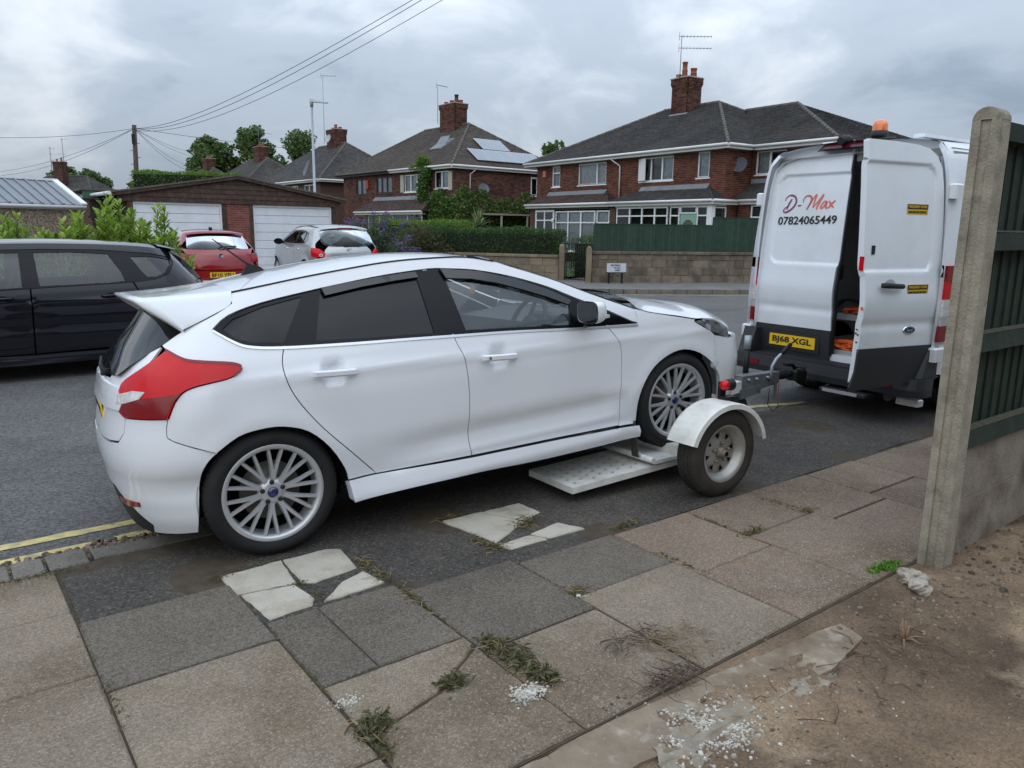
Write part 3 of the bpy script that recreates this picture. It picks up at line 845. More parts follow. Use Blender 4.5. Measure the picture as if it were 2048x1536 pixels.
def tile_plane(par, P, m_, gauge=.105, w=.17, lift_=.022, name='roof_tiles'):
    """P: eave-left, eave-right, top-right, top-left; overlapping plain tiles in staggered courses"""
    P = [Vector(p) for p in P]
    n = (P[1] - P[0]).cross(P[3] - P[0])
    if n.length < 1e-6:
        n = (P[1] - P[0]).cross(P[2] - P[0])
    n.normalize()
    sl = ((P[3] + P[2]) / 2 - (P[0] + P[1]) / 2).length
    nc = max(1, int(sl / gauge)); b = MB()
    ax = (P[1] - P[0]).normalized()
    for i in range(nc):
        t0, t1 = i / nc, min(1, (i + 1.25) / nc)
        a0, a1 = P[0].lerp(P[3], t0), P[1].lerp(P[2], t0); c0, c1 = P[0].lerp(P[3], t1), P[1].lerp(P[2], t1)
        sA, sB = (a0 - P[0]).dot(ax), (a1 - P[0]).dot(ax); sC, sD = (c0 - P[0]).dot(ax), (c1 - P[0]).dot(ax)
        s_ = math.floor(min(sA, sC) / w) * w + (w / 2 if i % 2 else 0) - w
        basea, basec = a0 - ax * sA, c0 - ax * sC
        while s_ < max(sB, sD):
            p, q = max(s_, sA), min(s_ + w - .004, sB); r_, u_ = max(s_, sC), min(s_ + w - .004, sD)
            if q - p > .01 or u_ - r_ > .01:
                q, u_ = max(p, q), max(r_, u_)
                l1 = lift_ + random.uniform(-.004, .005)
                A_, B_ = basea + ax * p + n * l1, basea + ax * q + n * l1
                C_, D_ = basec + ax * u_ + n * .004, basec + ax * r_ + n * .004
                b.add([A_, B_, C_, D_, basea + ax * p - n * .005, basea + ax * q - n * .005], [(0, 1, 2, 3), (4, 5, 1, 0)])
            s_ += w
    # underlay
    u = MB(); u.add([p - n * .008 for p in P], [(0, 1, 2, 3)] if (P[2] - P[3]).length > .01 else [(0, 1, 2)])
    u.build('roof_underlay', m_tile, par)
    return tag(b.build(name, m_, par), kind='stuff')

def ridge_line(par, a, b, r=.11, m_=None):
    tb = MB(); a, b = Vector(a), Vector(b); n = max(1, int((b - a).length / .45))
    for i in range(n):
        p, q = a.lerp(b, i / n), a.lerp(b, (i + .97) / n)
        tb.tube([p, q], [r * 1.03, r * .95], 8)
    return tb.build('ridge_tiles', m_ or m_ridge, par)

def hip_roof(par, x0, x1, y0, y1, ze, zr, m_, oh=.35, hipl=True, hipr=True, gauge=.105, w=.17):
    x0 -= oh; x1 += oh; y0 -= oh; y1 += oh; hd_ = (y1 - y0) / 2; ym = (y0 + y1) / 2
    L_, R_ = (x0 + hd_, ym, zr), (x1 - hd_, ym, zr)
    c = [(x0, y0, ze), (x1, y0, ze), (x1, y1, ze), (x0, y1, ze)]
    tile_plane(par, [c[0], c[1], R_, L_], m_, gauge, w); tile_plane(par, [c[2], c[3], L_, R_], m_, gauge * 3, w * 3)
    tile_plane(par, [c[3], c[0], L_, L_], m_, gauge, w); tile_plane(par, [c[1], c[2], R_, R_], m_, gauge, w)
    ridge_line(par, L_, R_)
    for a, b in ((c[0], L_), (c[3], L_), (c[1], R_), (c[2], R_)):
        ridge_line(par, a, b, .085)
    return L_, R_

def bar(par, name, a, b, w, h, m_):
    """box beam from a to b (horizontal), w across, h high"""
    a, b = Vector(a), Vector(b); t = (b - a).normalized(); n = Vector((-t.y, t.x, 0))
    return MB().obox((a + b) / 2, (b - a) / 2, n * w / 2, Vector((0, 0, h / 2))).build(name, m_, par)

def eaves(par, pts, z, soff=.30, drop=.0, m_g=None, fascia=True):
    """gutter, fascia board and soffit round a run of eaves points (outer edge)"""
    for a, b in zip(pts, pts[1:]):
        a_, b_ = Vector((*a, z)), Vector((*b, z)); t = (b_ - a_).normalized(); n = Vector((t.y, -t.x, 0))
        g_ = MB().tube([a_ + n * .05 - Vector((0, 0, .02)), b_ + n * .05 - Vector((0, 0, .02))], .058, 8); g_.build('gutter', m_g or m_gut, par)
        if fascia:
            MB().obox((a_ + b_) / 2 - n * .025 - Vector((0, 0, .09)), (b_ - a_) / 2, n * .012, Vector((0, 0, .085))).build('fascia', m_g or m_gut, par)
            MB().obox((a_ + b_) / 2 - n * (.04 + soff / 2) - Vector((0, 0, .165)), (b_ - a_) / 2, n * soff / 2, Vector((0, 0, .008))).build('soffit', m_g or m_gut, par)

def window(par, s0, s1, z0, z1, y, ver=(), tra=(), back=None, fr=None, sill=True, fw_=.055, dpt=.07, d=(1, 0), org=(0, 0)):
    """framed window on the wall line org + s*d, set y behind it; panes and curtain are its parts"""
    D = Vector((*d, 0)).normalized(); N_ = Vector((-D.y, D.x, 0)); O = Vector((*org, 0))
    T = lambda s_, yy, z: tuple(O + D * s_ + N_ * yy + Vector((0, 0, z)))
    def bx(b, a0, a1, y0, y1, c0, c1):
        b.hexa([T(a0, y0, c0), T(a1, y0, c0), T(a1, y1, c0), T(a0, y1, c0)], [T(a0, y0, c1), T(a1, y0, c1), T(a1, y1, c1), T(a0, y1, c1)])
    f = MB(); m_f = fr or m_upvc
    bx(f, s0, s1, y, y + dpt, z1 - fw_, z1); bx(f, s0, s1, y, y + dpt, z0, z0 + fw_)
    bx(f, s0, s0 + fw_, y + .002, y + dpt, z0 + fw_, z1 - fw_); bx(f, s1 - fw_, s1, y + .002, y + dpt, z0 + fw_, z1 - fw_)
    cuts = [s0] + list(ver) + [s1]
    for v in ver:
        bx(f, v - .04, v + .04, y - .006, y + dpt, z0 + fw_, z1 - fw_)
    for (a, b_, z) in tra:
        bx(f, a, b_, y - .003, y + dpt, z - .03, z + .03)
    w = f.build('window', m_f, par)
    for a, b_ in zip(cuts, cuts[1:]):
        p = MB().quad(T(a + .03, y + .03, z0 + .03), T(b_ - .03, y + .03, z0 + .03), T(b_ - .03, y + .03, z1 - .03), T(a + .03, y + .03, z1 - .03)); p.build('pane', m_pane, w)
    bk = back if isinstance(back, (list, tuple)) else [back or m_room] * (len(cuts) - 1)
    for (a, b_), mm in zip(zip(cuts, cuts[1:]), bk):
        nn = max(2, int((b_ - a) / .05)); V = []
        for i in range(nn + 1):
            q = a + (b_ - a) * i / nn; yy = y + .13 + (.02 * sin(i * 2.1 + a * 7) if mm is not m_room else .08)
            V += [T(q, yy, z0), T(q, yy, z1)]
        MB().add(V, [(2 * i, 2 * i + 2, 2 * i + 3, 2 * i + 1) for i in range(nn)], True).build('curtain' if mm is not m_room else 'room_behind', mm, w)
    if sill:
        sb = MB(); bx(sb, s0 - .07, s1 + .07, y - .06, y + .08, z0 - .055, z0 - .002); sb.build('sill', m_f, w)
    return w

def chimney(par, cx, cy, w, d, z0, z1, pots, corb=.05, seed=1, bm=None, mm=None):
    """brick stack with an oversailing cap and its pots"""
    bm, mm = bm or m_brickd, mm or m_mortard
    ch = MB().box(cx - w / 2 + .02, cx + w / 2 - .02, cy - d / 2 + .02, cy + d / 2 - .02, z0, z1).build('chimney', mm, par)
    bk = MB(); k = 0; z = z0
    while z < z1 - .02:
        cb = corb if z > z1 - .32 else (corb * .5 if z > z1 - .40 else 0)
        x0, x1, y0, y1 = cx - w / 2 - cb, cx + w / 2 + cb, cy - d / 2 - cb, cy + d / 2 + cb
        for (ax, ay, bx_, by) in ((x0, y0, x1, y0), (x1, y0, x1, y1), (x1, y1, x0, y1), (x0, y1, x0, y0)):
            Ln = math.hypot(bx_ - ax, by - ay); t = Vector(((bx_ - ax) / Ln, (by - ay) / Ln, 0)); n = Vector((t.y, -t.x, 0)); o = Vector((ax, ay, z))
            s_ = -(.1125 if k % 2 else 0)
            while s_ < Ln:
                a, b = max(0, s_), min(Ln, s_ + .215)
                if b - a > .02:
                    p, q = o + t * a, o + t * b; h_ = Vector((0, 0, .064)); i_ = -n * .05
                    bk.add([p, q, q + h_, p + h_, p + i_, q + i_, q + h_ + i_, p + h_ + i_], [(0, 1, 2, 3), (1, 0, 4, 5), (2, 1, 5, 6), (3, 2, 6, 7), (0, 3, 7, 4)])
                s_ += .225
        z += .075; k += 1
    tag(bk.build('chimney_bricks', bm, ch), kind='stuff')
    MB().bbox(cx - w / 2 - corb - .03, cx + w / 2 + corb + .03, cy - d / 2 - corb - .03, cy + d / 2 + corb + .03, z1 - .01, z1 + .05, .015).build('chimney_cap', mat('cap_mortar', (.30, .25, .21), .95, var=.2, vscale=4), ch)
    for (px, py, h, mt) in pots:
        MB().lathe([(.0, h), (.10, h), (.145, h), (.15, h - .05), (.125, h - .07), (.12, h * .55), (.14, h * .5), (.14, h * .42), (.13, h * .4), (.155, 0)], 'z', 14, (cx + px, cy + py, z1 + .03)).build('chimney_pot', mt, ch)
    return ch

def yagi(par, base, h, booms, name='aerial', r=.018):
    """mast with bracketed yagi arrays: booms = (height, direction angle, length, elements)"""
    b = MB(); bx_ = Vector(base); b.tube([bx_, bx_ + Vector((0, 0, h))], r, 6)
    for (hz, an, ln, ne) in booms:
        d = Vector((cos(an), sin(an), 0)); n = Vector((-d.y, d.x, 0)); o = bx_ + Vector((0, 0, hz))
        b.tube([o - d * .15, o + d * ln], .014, 5)
        for i in range(ne):
            p = o + d * (.1 + (ln - .12) * i / max(1, ne - 1)); l = .16 - .05 * i / ne
            b.tube([p - n * l, p + n * l], .008, 4); b.tube([p - Vector((0, 0, l * .6)), p + Vector((0, 0, l * .6))], .006, 4)
        b.tube([o - d * .12 + Vector((0, 0, .2)), o - d * .12 - Vector((0, 0, .2))], .012, 4)
    return b.build(name, m_metal, par)

def dish(par, c, r, an, m_, tilt=.35):
    """satellite dish on a wall arm, looking along an"""
    d = Vector((cos(an) * cos(tilt), sin(an) * cos(tilt), sin(tilt))); a = Vector((-sin(an), cos(an), 0)); u = d.cross(a); c = Vector(c)
    b = MB(); R_ = [0, .35, .7, 1.0]; n = 20; V = [c - d * r * .18]
    for q in R_[1:]:
        for k in range(n):
            t = 2 * pi * k / n; V.append(c + (a * cos(t) + u * sin(t)) * r * q - d * r * .18 * (1 - q * q))
    F_ = [(0, 1 + k, 1 + (k + 1) % n) for k in range(n)]
    for j in range(2):
        F_ += [(1 + j * n + k, 1 + (j + 1) * n + k, 1 + (j + 1) * n + (k + 1) % n, 1 + j * n + (k + 1) % n) for k in range(n)]
    b.add(V, F_, True)
    b.tube([c - u * r * .95, c + d * r * .75 - u * r * .35], .014, 5); b.tube([c + d * r * .7 - u * r * .35, c + d * r * .9 - u * r * .28], .035, 6)
    b.tube([c - d * r * .15, c - d * r * .5 - Vector((0, 0, r * .3))], .025, 5)
    return b.build('satellite_dish', m_, par)

def downpipe(par, pts, m_=None, r=.036):
    return MB().tube(pts, r, 8).build('downpipe', m_ or m_gut, par)

# ---------------------------------------------------------------- house one: the brick semi behind the stone wall
H1 = empty('semi_detached_house', (.82, 45.1, 0), radians(-55.604), 'red brick semi with dark tiled roof behind the green fence and van', 'house')
OP = [(2.15, 2.84, 3.90, 4.98), (4.40, 6.58, 3.91, 4.97), (9.03, 11.15, 3.90, 4.97), (12.60, 13.27, 3.92, 5.0)]
brick_wall(H1, (0, 0), (1, 0), .75, 14.18, .05, 5.02, OP + [(2.0, 3.3, .05, 2.5), (8.5, 14.0, .05, 2.5)])
brick_wall(H1, (14.18, 0), (0, 1), 0, 1.6, .05, 5.02)
brick_wall(H1, (14.18, 1.6), (1, 0), 0, 4.0, .05, 5.02, [(.25, 1.75, 4.04, 5.0)])
brick_wall(H1, (.75, 10), (0, -1), 0, 10, .05, 5.02, bm=m_brickd)
MB().box(.97, 14.0, .3, 9.8, .05, 5.0).build('inner_core', m_room, H1)
MB().box(14.2, 18.1, 1.95, 9.8, .05, 5.0).build('gable_wall', m_bricktex, H1)
LR = hip_roof(H1, .75 - .35, 14.18, 0, 10, 5.2, 7.95, m_tile, oh=.38)
# wing set back on the right with its own lower ridge
W0 = (12.2, 1.22, 5.2); W1 = (18.5, 1.22, 5.2); W2 = (18.5, 10.4, 5.2); WR1 = (13.2, 5.8, 7.5); WR0 = (10.2, 5.8, 7.5)
tile_plane(H1, [(12.2, 1.22, 5.2), (18.5, 1.22, 5.2), WR1, (10.4, 5.8, 7.5)], m_tile); tile_plane(H1, [W1, W2, WR1, WR1], m_tile)
ridge_line(H1, WR0, WR1); ridge_line(H1, W1, WR1, .085)
eaves(H1, [(.02, 10.3), (.02, -.38)], 5.2); eaves(H1, [(.02, -.38), (14.56, -.38)], 5.2); eaves(H1, [(14.56, -.38), (14.56, 1.22)], 5.2); eaves(H1, [(14.56, 1.22), (18.5, 1.22)], 5.2)
window(H1, 2.15, 2.84, 3.90, 4.98, .03, (), [(2.15, 2.84, 4.62)], m_cur)
window(H1, 4.40, 6.58, 3.91, 4.97, .03, (5.86,), (), m_net)
window(H1, 9.03, 11.15, 3.90, 4.97, .03, (9.72, 10.43), (), [m_cur, m_room, m_cur])
window(H1, 12.60, 13.27, 3.92, 5.0, .03, (), (), m_cur)
window(H1, .25, 1.75, 4.04, 5.0, .03, (.95,), (), [m_net, m_room], org=(14.18, 1.6))
ob = MB().obox((9.02, -.05, 4.42), (.03, .0, 0), (0, .03, 0), (0, 0, .5)); 
cs = MB(); cs.obox((9.26, -.12, 4.43), (.30, -.10, 0), (.012, .03, 0), (0, 0, .50)); cs.build('open_casement', m_upvc, H1)
MB().box(1.38, 1.62, -.08, -.005, 4.45, 4.78).build('alarm_box', mat('alarm_box', (.55, .17, .15), .5), H1)
downpipe(H1, [(7.24, -.36, 5.12), (7.26, -.36, 5.05), (7.66, -.09, 4.72), (7.67, -.07, 4.6), (7.67, -.07, 3.12)])
dish(H1, (14.36, .62, 4.42), .33, radians(-75), m_dish)
# lean-to porch roofs
def lean_to(par, x0, x1, ye, yw, ze, zw, a0, a1, m_):
    tile_plane(par, [(x0, ye, ze), (x1, ye, ze), (x1 - a1, yw, zw), (x0 + a0, yw, zw)], m_, .10, .165)
    if a0 > .02:
        tile_plane(par, [(x0, yw, ze), (x0, ye, ze), (x0 + a0, yw, zw), (x0 + a0, yw, zw)], m_, .10, .165); ridge_line(par, (x0, ye, ze + .01), (x0 + a0, yw, zw), .05, m_)
    if a1 > .02:
        tile_plane(par, [(x1, ye, ze), (x1, yw, ze), (x1 - a1, yw, zw), (x1 - a1, yw, zw)], m_, .10, .165); ridge_line(par, (x1, ye, ze + .01), (x1 - a1, yw, zw), .05, m_)
    MB().hexa([(x0 + a0 - .05, yw - .19, zw - .125), (x1 - a1 + .05, yw - .19, zw - .125), (x1 - a1 + .05, yw - .01, zw - .03), (x0 + a0 - .05, yw - .01, zw - .03)], [(x0 + a0 - .05, yw - .19, zw - .095), (x1 - a1 + .05, yw - .19, zw - .095), (x1 - a1 + .05, yw - .01, zw + .12), (x0 + a0 - .05, yw - .01, zw + .12)]).build('lead_flashing', m_lead, par)
lean_to(H1, 1.05, 7.95, -1.0, 0, 2.93, 3.52, .9, 1.3, m_tile3)
lean_to(H1, 8.05, 14.5, -1.05, 0, 2.93, 3.55, 1.15, 1.2, m_tile)
eaves(H1, [(1.05, 0), (1.05, -1.0)], 2.93, .2); eaves(H1, [(1.05, -1.0), (7.95, -1.0)], 2.93, .2); eaves(H1, [(8.05, -1.05), (14.5, -1.05)], 2.93, .2); eaves(H1, [(14.5, -1.05), (14.5, .55)], 2.93, .2)
tile_plane(H1, [(13.6, .55, 2.95), (18.4, .55, 2.95), (18.4, 1.6, 3.72), (14.4, 1.6, 3.72)], m_tile, .10, .165); eaves(H1, [(14.5, .55), (18.4, .55)], 2.95, .2)
MB().box(14.3, 18.4, 1.5, 1.59, 3.68, 3.86).build('lead_flashing', m_lead, H1)
for (pz, nm) in ((2.72, 'porch_beam'),):
    MB().box(1.2, 7.85, -.86, -.05, 2.66, 2.76).build('porch_beam', m_mortard, H1); MB().box(8.4, 14.38, -.92, -.04, 2.70, 2.77).build('porch_beam', m_gut, H1)
MB().box(7.9, 8.35, -.84, -.02, .05, 2.68).build('porch_wall', m_bricktex, H1); MB().box(1.25, 1.75, -.8, -.02, .05, 2.66).build('porch_wall', m_bricktex, H1)
window(H1, 1.78, 3.45, .25, 2.66, -.82, (2.62,), [(1.78, 3.45, 2.12)], m_room, sill=False, fw_=.10)
window(H1, 3.62, 4.70, .55, 2.58, -.84, (), [(3.62, 4.70, 2.0)], m_net); window(H1, 4.74, 6.88, .55, 2.58, -.90, (5.8,), [(4.74, 6.88, 2.0)], m_net); window(H1, 6.96, 7.9, .55, 2.58, -.84, (), [(6.96, 7.9, 2.0)], m_net)
wd = window(H1, 8.45, 11.80, .55, 2.69, -.88, (9.36, 10.18, 11.0), [(8.45, 11.80, 2.30)], m_room); window(H1, 11.95, 12.52, .3, 2.69, -.88, (), [(11.95, 12.52, 2.30)], m_room, sill=False); window(H1, 13.52, 14.12, .3, 2.69, -.88, (), [(13.52, 14.12, 2.30)], m_room, sill=False)
window(H1, 12.56, 13.50, 2.38, 2.70, -.885, (), (), m_room, sill=False)
dr = MB().box(12.58, 13.48, -.86, -.80, .25, 2.36).build('front_door', mat('mint_green_door', (.22, .40, .31), .5), H1)
arch = [(13.33, 1.1), (13.33, 1.85)] + [(13.03 + .30 * cos(pi * i / 12), 1.85 + .28 * sin(pi * i / 12)) for i in range(1, 12)] + [(12.73, 1.85), (12.73, 1.1)]
MB().yprism(arch, -.872, -.858).build('door_glazing', mat('leaded_glass', (.10, .095, .085), .25, var=.5, vscale=30), dr)
MB().box(14.12, 14.34, -.9, -.7, .05, 2.70).build('porch_post', m_upvc, H1)
window(H1, .02, .75, 1.1, 2.66, 0, (), [(.02, .75, 2.2)], m_room, d=(0, 1), org=(14.32, -.72), sill=False)
brick_wall(H1, (14.36, .72), (1, 0), 0, .62, .05, 2.75); window(H1, .68, 2.4, 1.0, 2.74, .72, (1.35,), [(.68, 2.4, 2.25)], m_room, org=(14.36, 0))
MB().tube([(3.56, -.98, 2.0), (3.56, -.98, 2.2)], .06, 6).build('porch_lantern', m_upvc, H1)
c1 = chimney(H1, 7.3, 4.6, 1.1, 1.0, 7.0, 9.25, [(-.36, -.25, .22, m_potb), (.0, -.2, .78, m_pot), (.12, .28, .52, m_pot), (.36, .1, .46, m_pot)], bm=m_brickd)
MB().obox((7.3, 4.02, 7.42), (.62, 0, 0), (0, .04, .0), (0, .1, .12)).build('lead_flashing', m_lead, c1)
yagi(c1, (7.4, 3.95, 9.0), 2.25, [(2.2, radians(55), 1.5, 9), (1.65, radians(55), 1.5, 9)])

# ---------------------------------------------------------------- the row of hip-roofed semis running off to the left
def semi(A, B, label, detail):
    d = Vector((B[0] - A[0], B[1] - A[1])); L_ = d.length
    h = empty('hip_roofed_house', (A[0], A[1], 0), atan2(d.y, d.x), label, 'house')
    return h, L_
H2, LL = semi((-12.3, 56.3), (-3.4, 45.5), 'brick house with solar panels on its hipped brown roof', 2)
ops2 = [(2.2, 3.55, 3.81, 4.80), (4.96, 6.92, 3.83, 4.85), (8.48, 10.6, 3.8, 4.84), (11.9, 13.3, 3.92, 4.90)]
brick_wall(H2, (0, 0), (1, 0), .35, 13.75, .05, 5.0, ops2, m_brickd, m_mortard); brick_wall(H2, (13.75, 0), (0, 1), 0, 8.5, .05, 5.0, [(5.9, 6.5, 3.68, 4.82)], m_brickd, m_mortard)
MB().box(.6, 13.5, .3, 8.4, .05, 4.98).build('inner_core', m_room, H2)
hip_roof(H2, .1, 13.75, 0, 8.5, 5.2, 8.2, m_tile2, oh=.3)
eaves(H2, [(-.2, -.3), (7.1, -.3)], 5.18, .25, m_g=m_darkfr); eaves(H2, [(7.1, -.3), (14.05, -.3)], 5.18, .25); eaves(H2, [(14.05, -.3), (14.05, 8.8)], 5.18, .25)
window(H2, 2.2, 3.55, 3.81, 4.80, .03, (2.87,), (), m_cur, m_darkfr); window(H2, 4.96, 6.92, 3.83, 4.85, .03, (5.6, 6.27), (), m_cur, m_darkfr)
window(H2, 8.48, 10.6, 3.8, 4.84, .02, (9.2, 9.9), (), [m_cur, m_cur, m_room]); window(H2, 11.9, 13.3, 3.92, 4.90, .02, (12.6,), (), [m_room, m_cur])
m_shut = mat('cream_shutter', (.42, .39, .32), .7)
for x0, x1 in ((8.02, 8.42), (13.34, 13.68)):
    MB().box(x0, x1, -.035, -.005, 3.8, 4.86).build('shutter', m_shut, H2)
window(H2, 5.9, 6.5, 3.68, 4.82, .02, (), (), m_room, d=(0, 1), org=(13.75, 0), fw_=.10)
MB().box(3.75, 3.98, -.09, -.005, 4.15, 4.72).build('alarm_box', mat('red_alarm_box', (.42, .03, .025), .5), H2)
lean_to(H2, 3.6, 11.9, -.95, 0, 2.62, 3.45, 1.2, .2, m_tile3); eaves(H2, [(3.6, -.95), (11.9, -.95)], 2.6, .2)
window(H2, 5.0, 11.5, .6, 2.45, -.7, (6.5, 8.2, 9.9), (), m_room)
downpipe(H2, [(14.02, 1.42, 5.1), (14.0, 1.38, 4.95), (13.80, 1.2, 4.75), (13.80, 1.15, 2.6)])
dish(H2, (13.98, 2.05, 3.95), .34, radians(-20), m_dish)
MB().box(13.8, 15.0, 1.5, 7.6, 2.42, 2.52).build('side_canopy', mat('canopy_felt', (.32, .29, .24), .9), H2)
for yy in (2.6, 4.6, 7.3):
    MB().box(14.9, 14.98, yy, yy + .09, .05, 2.42).build('canopy_post', m_shut, H2)
# solar panels lie on the right-hand hip slope
Pe, Pa = Vector((14.05, -.3, 5.2)), Vector((9.5, 4.25, 8.2))
sy = Vector((0, 1, 0)); slope = (Vector((9.5, 4.25, 8.2)) - Vector((14.05, 4.25, 5.2))).normalized(); sn = sy.cross(slope)
if sn.z < 0: sn = -sn
m_sol = mat('solar_cell', (.055, .075, .12), .12, spec=.8, coat=1.0, var=.15, vscale=2); m_solf = mat('panel_frame', (.6, .62, .65), .35, metal=.7)
def solar(y0, t0, w=1.04, h=1.32):
    o = Vector((14.05, -.3, 5.2)) + sy * y0 + slope * t0 + sn * .11
    f = MB().obox(o + sy * w / 2 + slope * h / 2, sy * (w / 2 - .01), slope * (h / 2 - .01), sn * .02).build('solar_panel', m_solf, H2)
    MB().obox(o + sy * w / 2 + slope * h / 2 + sn * .021, sy * (w / 2 - .045), slope * (h / 2 - .045), sn * .002).build('solar_cells', m_sol, f)
for i in range(5): solar(2.15 + 1.06 * i, .55)
for i in range(2): solar(3.45 + 1.06 * i, 1.95)
# skylight in the front slope
fs = (Vector((9.5, 4.25, 8.2)) - Vector((9.5, -.3, 5.2))).normalized(); fnv = Vector((1, 0, 0)).cross(fs)
o = Vector((9.75, -.3, 5.2)) + fs * 2.75
sk = MB().obox(o + fnv * .05, Vector((.62, 0, 0)), fs * .62, fnv * .05).build('skylight', m_lead, H2)
MB().obox(o + fnv * .103, Vector((.46, 0, 0)), fs * .48, fnv * .003).build('skylight_glass', mat('skylight_glass', (.02, .022, .026), .08, spec=.8), sk)
MB().obox(o + fs * .1 + fnv * .16, Vector((.5, 0, 0)), fs * .42 + fnv * .16, fnv * .015).build('open_sash', m_lead, sk)
m_moss = mat('roof_moss', (.10, .10, .03), .95, var=.3, vscale=6)
c2 = chimney(H2, 7.95, 4.1, 1.75, .95, 7.0, 9.5, [(-.65, -.1, .22, m_pot), (-.3, .1, .3, m_pot), (.05, -.15, .24, m_pot), (.15, .15, .62, m_darkfr), (.4, 0, .2, m_pot), (.7, .1, .22, m_pot)])
yagi(c2, (6.95, 3.55, 8.4), 2.3, [(2.4, radians(100), .9, 4)])
LABS = ['brick house with dark hipped roof and satellite dish on its chimney', 'smaller hip-roofed house with wide brick chimney beside the trees', 'far roof showing only a brick chimney above the clipped hedge']
for i in range(3):
    bx0, by0 = -14.8 - 11.4 * i, 60.9 + 15.4 * i
    A = (bx0 - 8.63, by0 + 11.03)
    h, _ = semi(A, (bx0, by0), LABS[i], 1)
    MB().box(.3, 13.7, 0, 8.5, .05, 5.05).build('wall', m_bricktex, h)
    hip_roof(h, .1, 13.9, 0, 8.5, 5.2, 8.5, m_tile, oh=.35, gauge=.2, w=.3)
    eaves(h, [(-.2, -.35), (14.25, -.35)], 5.18, .25); eaves(h, [(14.25, -.35), (14.25, 8.8)], 5.18, .25)
    for s0, s1 in ((2, 3.4), (5, 6.8), (8.3, 9.4), (10.8, 12.6)):
        window(h, s0, s1, 3.8, 4.85, -.03, ((s0 + s1) / 2,), (), m_cur if s0 != 5 else m_room)
    c = chimney(h, 8.0, 4.2, 1.75, 1.0, 7.4, 9.65, [(-.6, 0, .22, m_pot), (-.2, .1, .2, m_pot), (.1, -.1, .42, m_pot), (.6, .05, .2, m_pot)])
    if i == 0:
        yagi(c, (6.9, 3.6, 8.6), 5.4, [(5.5, radians(60), 1.1, 4)]); dish(c, (8.2, 3.3, 8.9), .36, radians(-80), m_dishl)
        dish(h, (13.2, -.9, 6.0), .62, radians(-100), m_dish)
        MB().box(14.1, 14.25, 3.0, 3.1, 6.4, 7.3).build('vent_pipe', m_metal, h)
    elif i == 1:
        yagi(c, (7.6, 4.2, 9.5), 1.9, [(1.9, radians(20), .6, 2)]); yagi(c, (8.7, 4.2, 9.5), 1.6, [(1.5, radians(80), .9, 4)])
hf = empty('distant_house', (-76, 118, 0), radians(-12), 'distant grey-roofed house with tall chimney beyond the metal-roofed garage', 'house')
MB().box(0, 15, 0, 8, 0, 5.2).build('wall', m_bricktex, hf); hip_roof(hf, 0, 15, 0, 8, 5.2, 8.6, m_tile, oh=.4, gauge=.25, w=.4)
cf = chimney(hf, 8.3, 1.9, 1.6, 1.0, 6.6, 10.5, [(-.4, 0, .4, m_pot), (.35, 0, .6, m_pot)])
yagi(cf, (9.4, 1.5, 8.0), 5.8, [(5.7, radians(20), .9, 3)], r=.04); yagi(cf, (7.3, 1.4, 8.6), 4.0, [(3.8, radians(80), .8, 4), (3.0, radians(20), 2.2, 3)], r=.04)

# the photographer's own house, seen only as the dark shape mirrored in glass and paint
HB = empty('brick_house', (*uvxy(-1.5, -7.5), 0), RZ, 'brick house behind the viewer, mirrored dark in the car windows', 'house')
MB().box(0, 11, -8, 0, 0, 5.1).build('wall', m_bricktex, HB); hip_roof(HB, 0, 11, -8, 0, 5.15, 8.4, m_tile, oh=.35, gauge=.3, w=.5)
for s0, s1, z0, z1 in ((1, 3, 3.6, 4.7), (7.5, 9.8, 3.6, 4.7), (1, 3.4, .9, 2.2), (7.3, 10, .9, 2.2)):
    window(HB, -s1, -s0, z0, z1, -.04, (-(s0 + s1) / 2,), (), m_room, d=(-1, 0))
MB().box(5.0, 5.95, 0, .05, .05, 2.1).build('back_door', m_upvc, HB)

# ================================================================== GARAGES, WALLS, STREET FURNITURE
m_wood = mat('flaking_brown_boards', (0.050, 0.026, 0.017), 0.8, var=0.3, vscale=6, obj_var=0.25, dirt=(.14, .10, .075), dscale=7, damt=.45, bump=.4, bscale=30)
m_gdoor = mat('white_garage_door', (0.72, 0.74, 0.78), 0.45, var=0.04, vscale=2, dirt=(.5, .5, .5), dscale=2, damt=.3)
m_gbrick = mat('garage_red_brick', (0.20, 0.062, 0.045), 0.9, obj_var=0.28, var=0.15, vscale=5)
m_gmort = mat('garage_mortar', (.36, .29, .25), .95, var=.15, vscale=3)
GA = empty('double_garage', (-12.19, 24.8, .1), RZ, 'low double garage with white doors and flaking brown board gable', 'garage')
zb = -.1
MB().box(.02, 7.06, .25, 5.6, 0, 2.28).build('garage_shell', m_room, GA)
for x0, x1 in ((.19, 2.94), (4.0, 6.9)):
    fr = MB().box(x0, x0 + .05, .06, .2, 0, 2.22).box(x1 - .05, x1, .06, .2, 0, 2.22).box(x0 + .05, x1 - .05, .06, .2, 2.16, 2.22).build('garage_door', m_upvc, GA)
    z = 2.155
    while z > .05:
        h_ = min(.285, z)
        MB().bbox(x0 + .055, x1 - .055, .10, .13, z - h_ + .012, z, .006).build('door_section', m_gdoor, fr); z -= .287
    MB().box(x0 + .055, x1 - .055, .135, .16, 0, 2.15).build('door_backing', m_lead, fr)
for x0, x1 in ((.05, .19), (2.94, 3.10), (3.88, 4.0), (6.9, 7.06)):
    MB().box(x0, x1, .02, .14, 0, 2.25).build('door_post', m_wood, GA)
pier = MB().box(3.10, 3.88, .05, .25, 0, 2.25).build('brick_pier', m_gmort, GA)
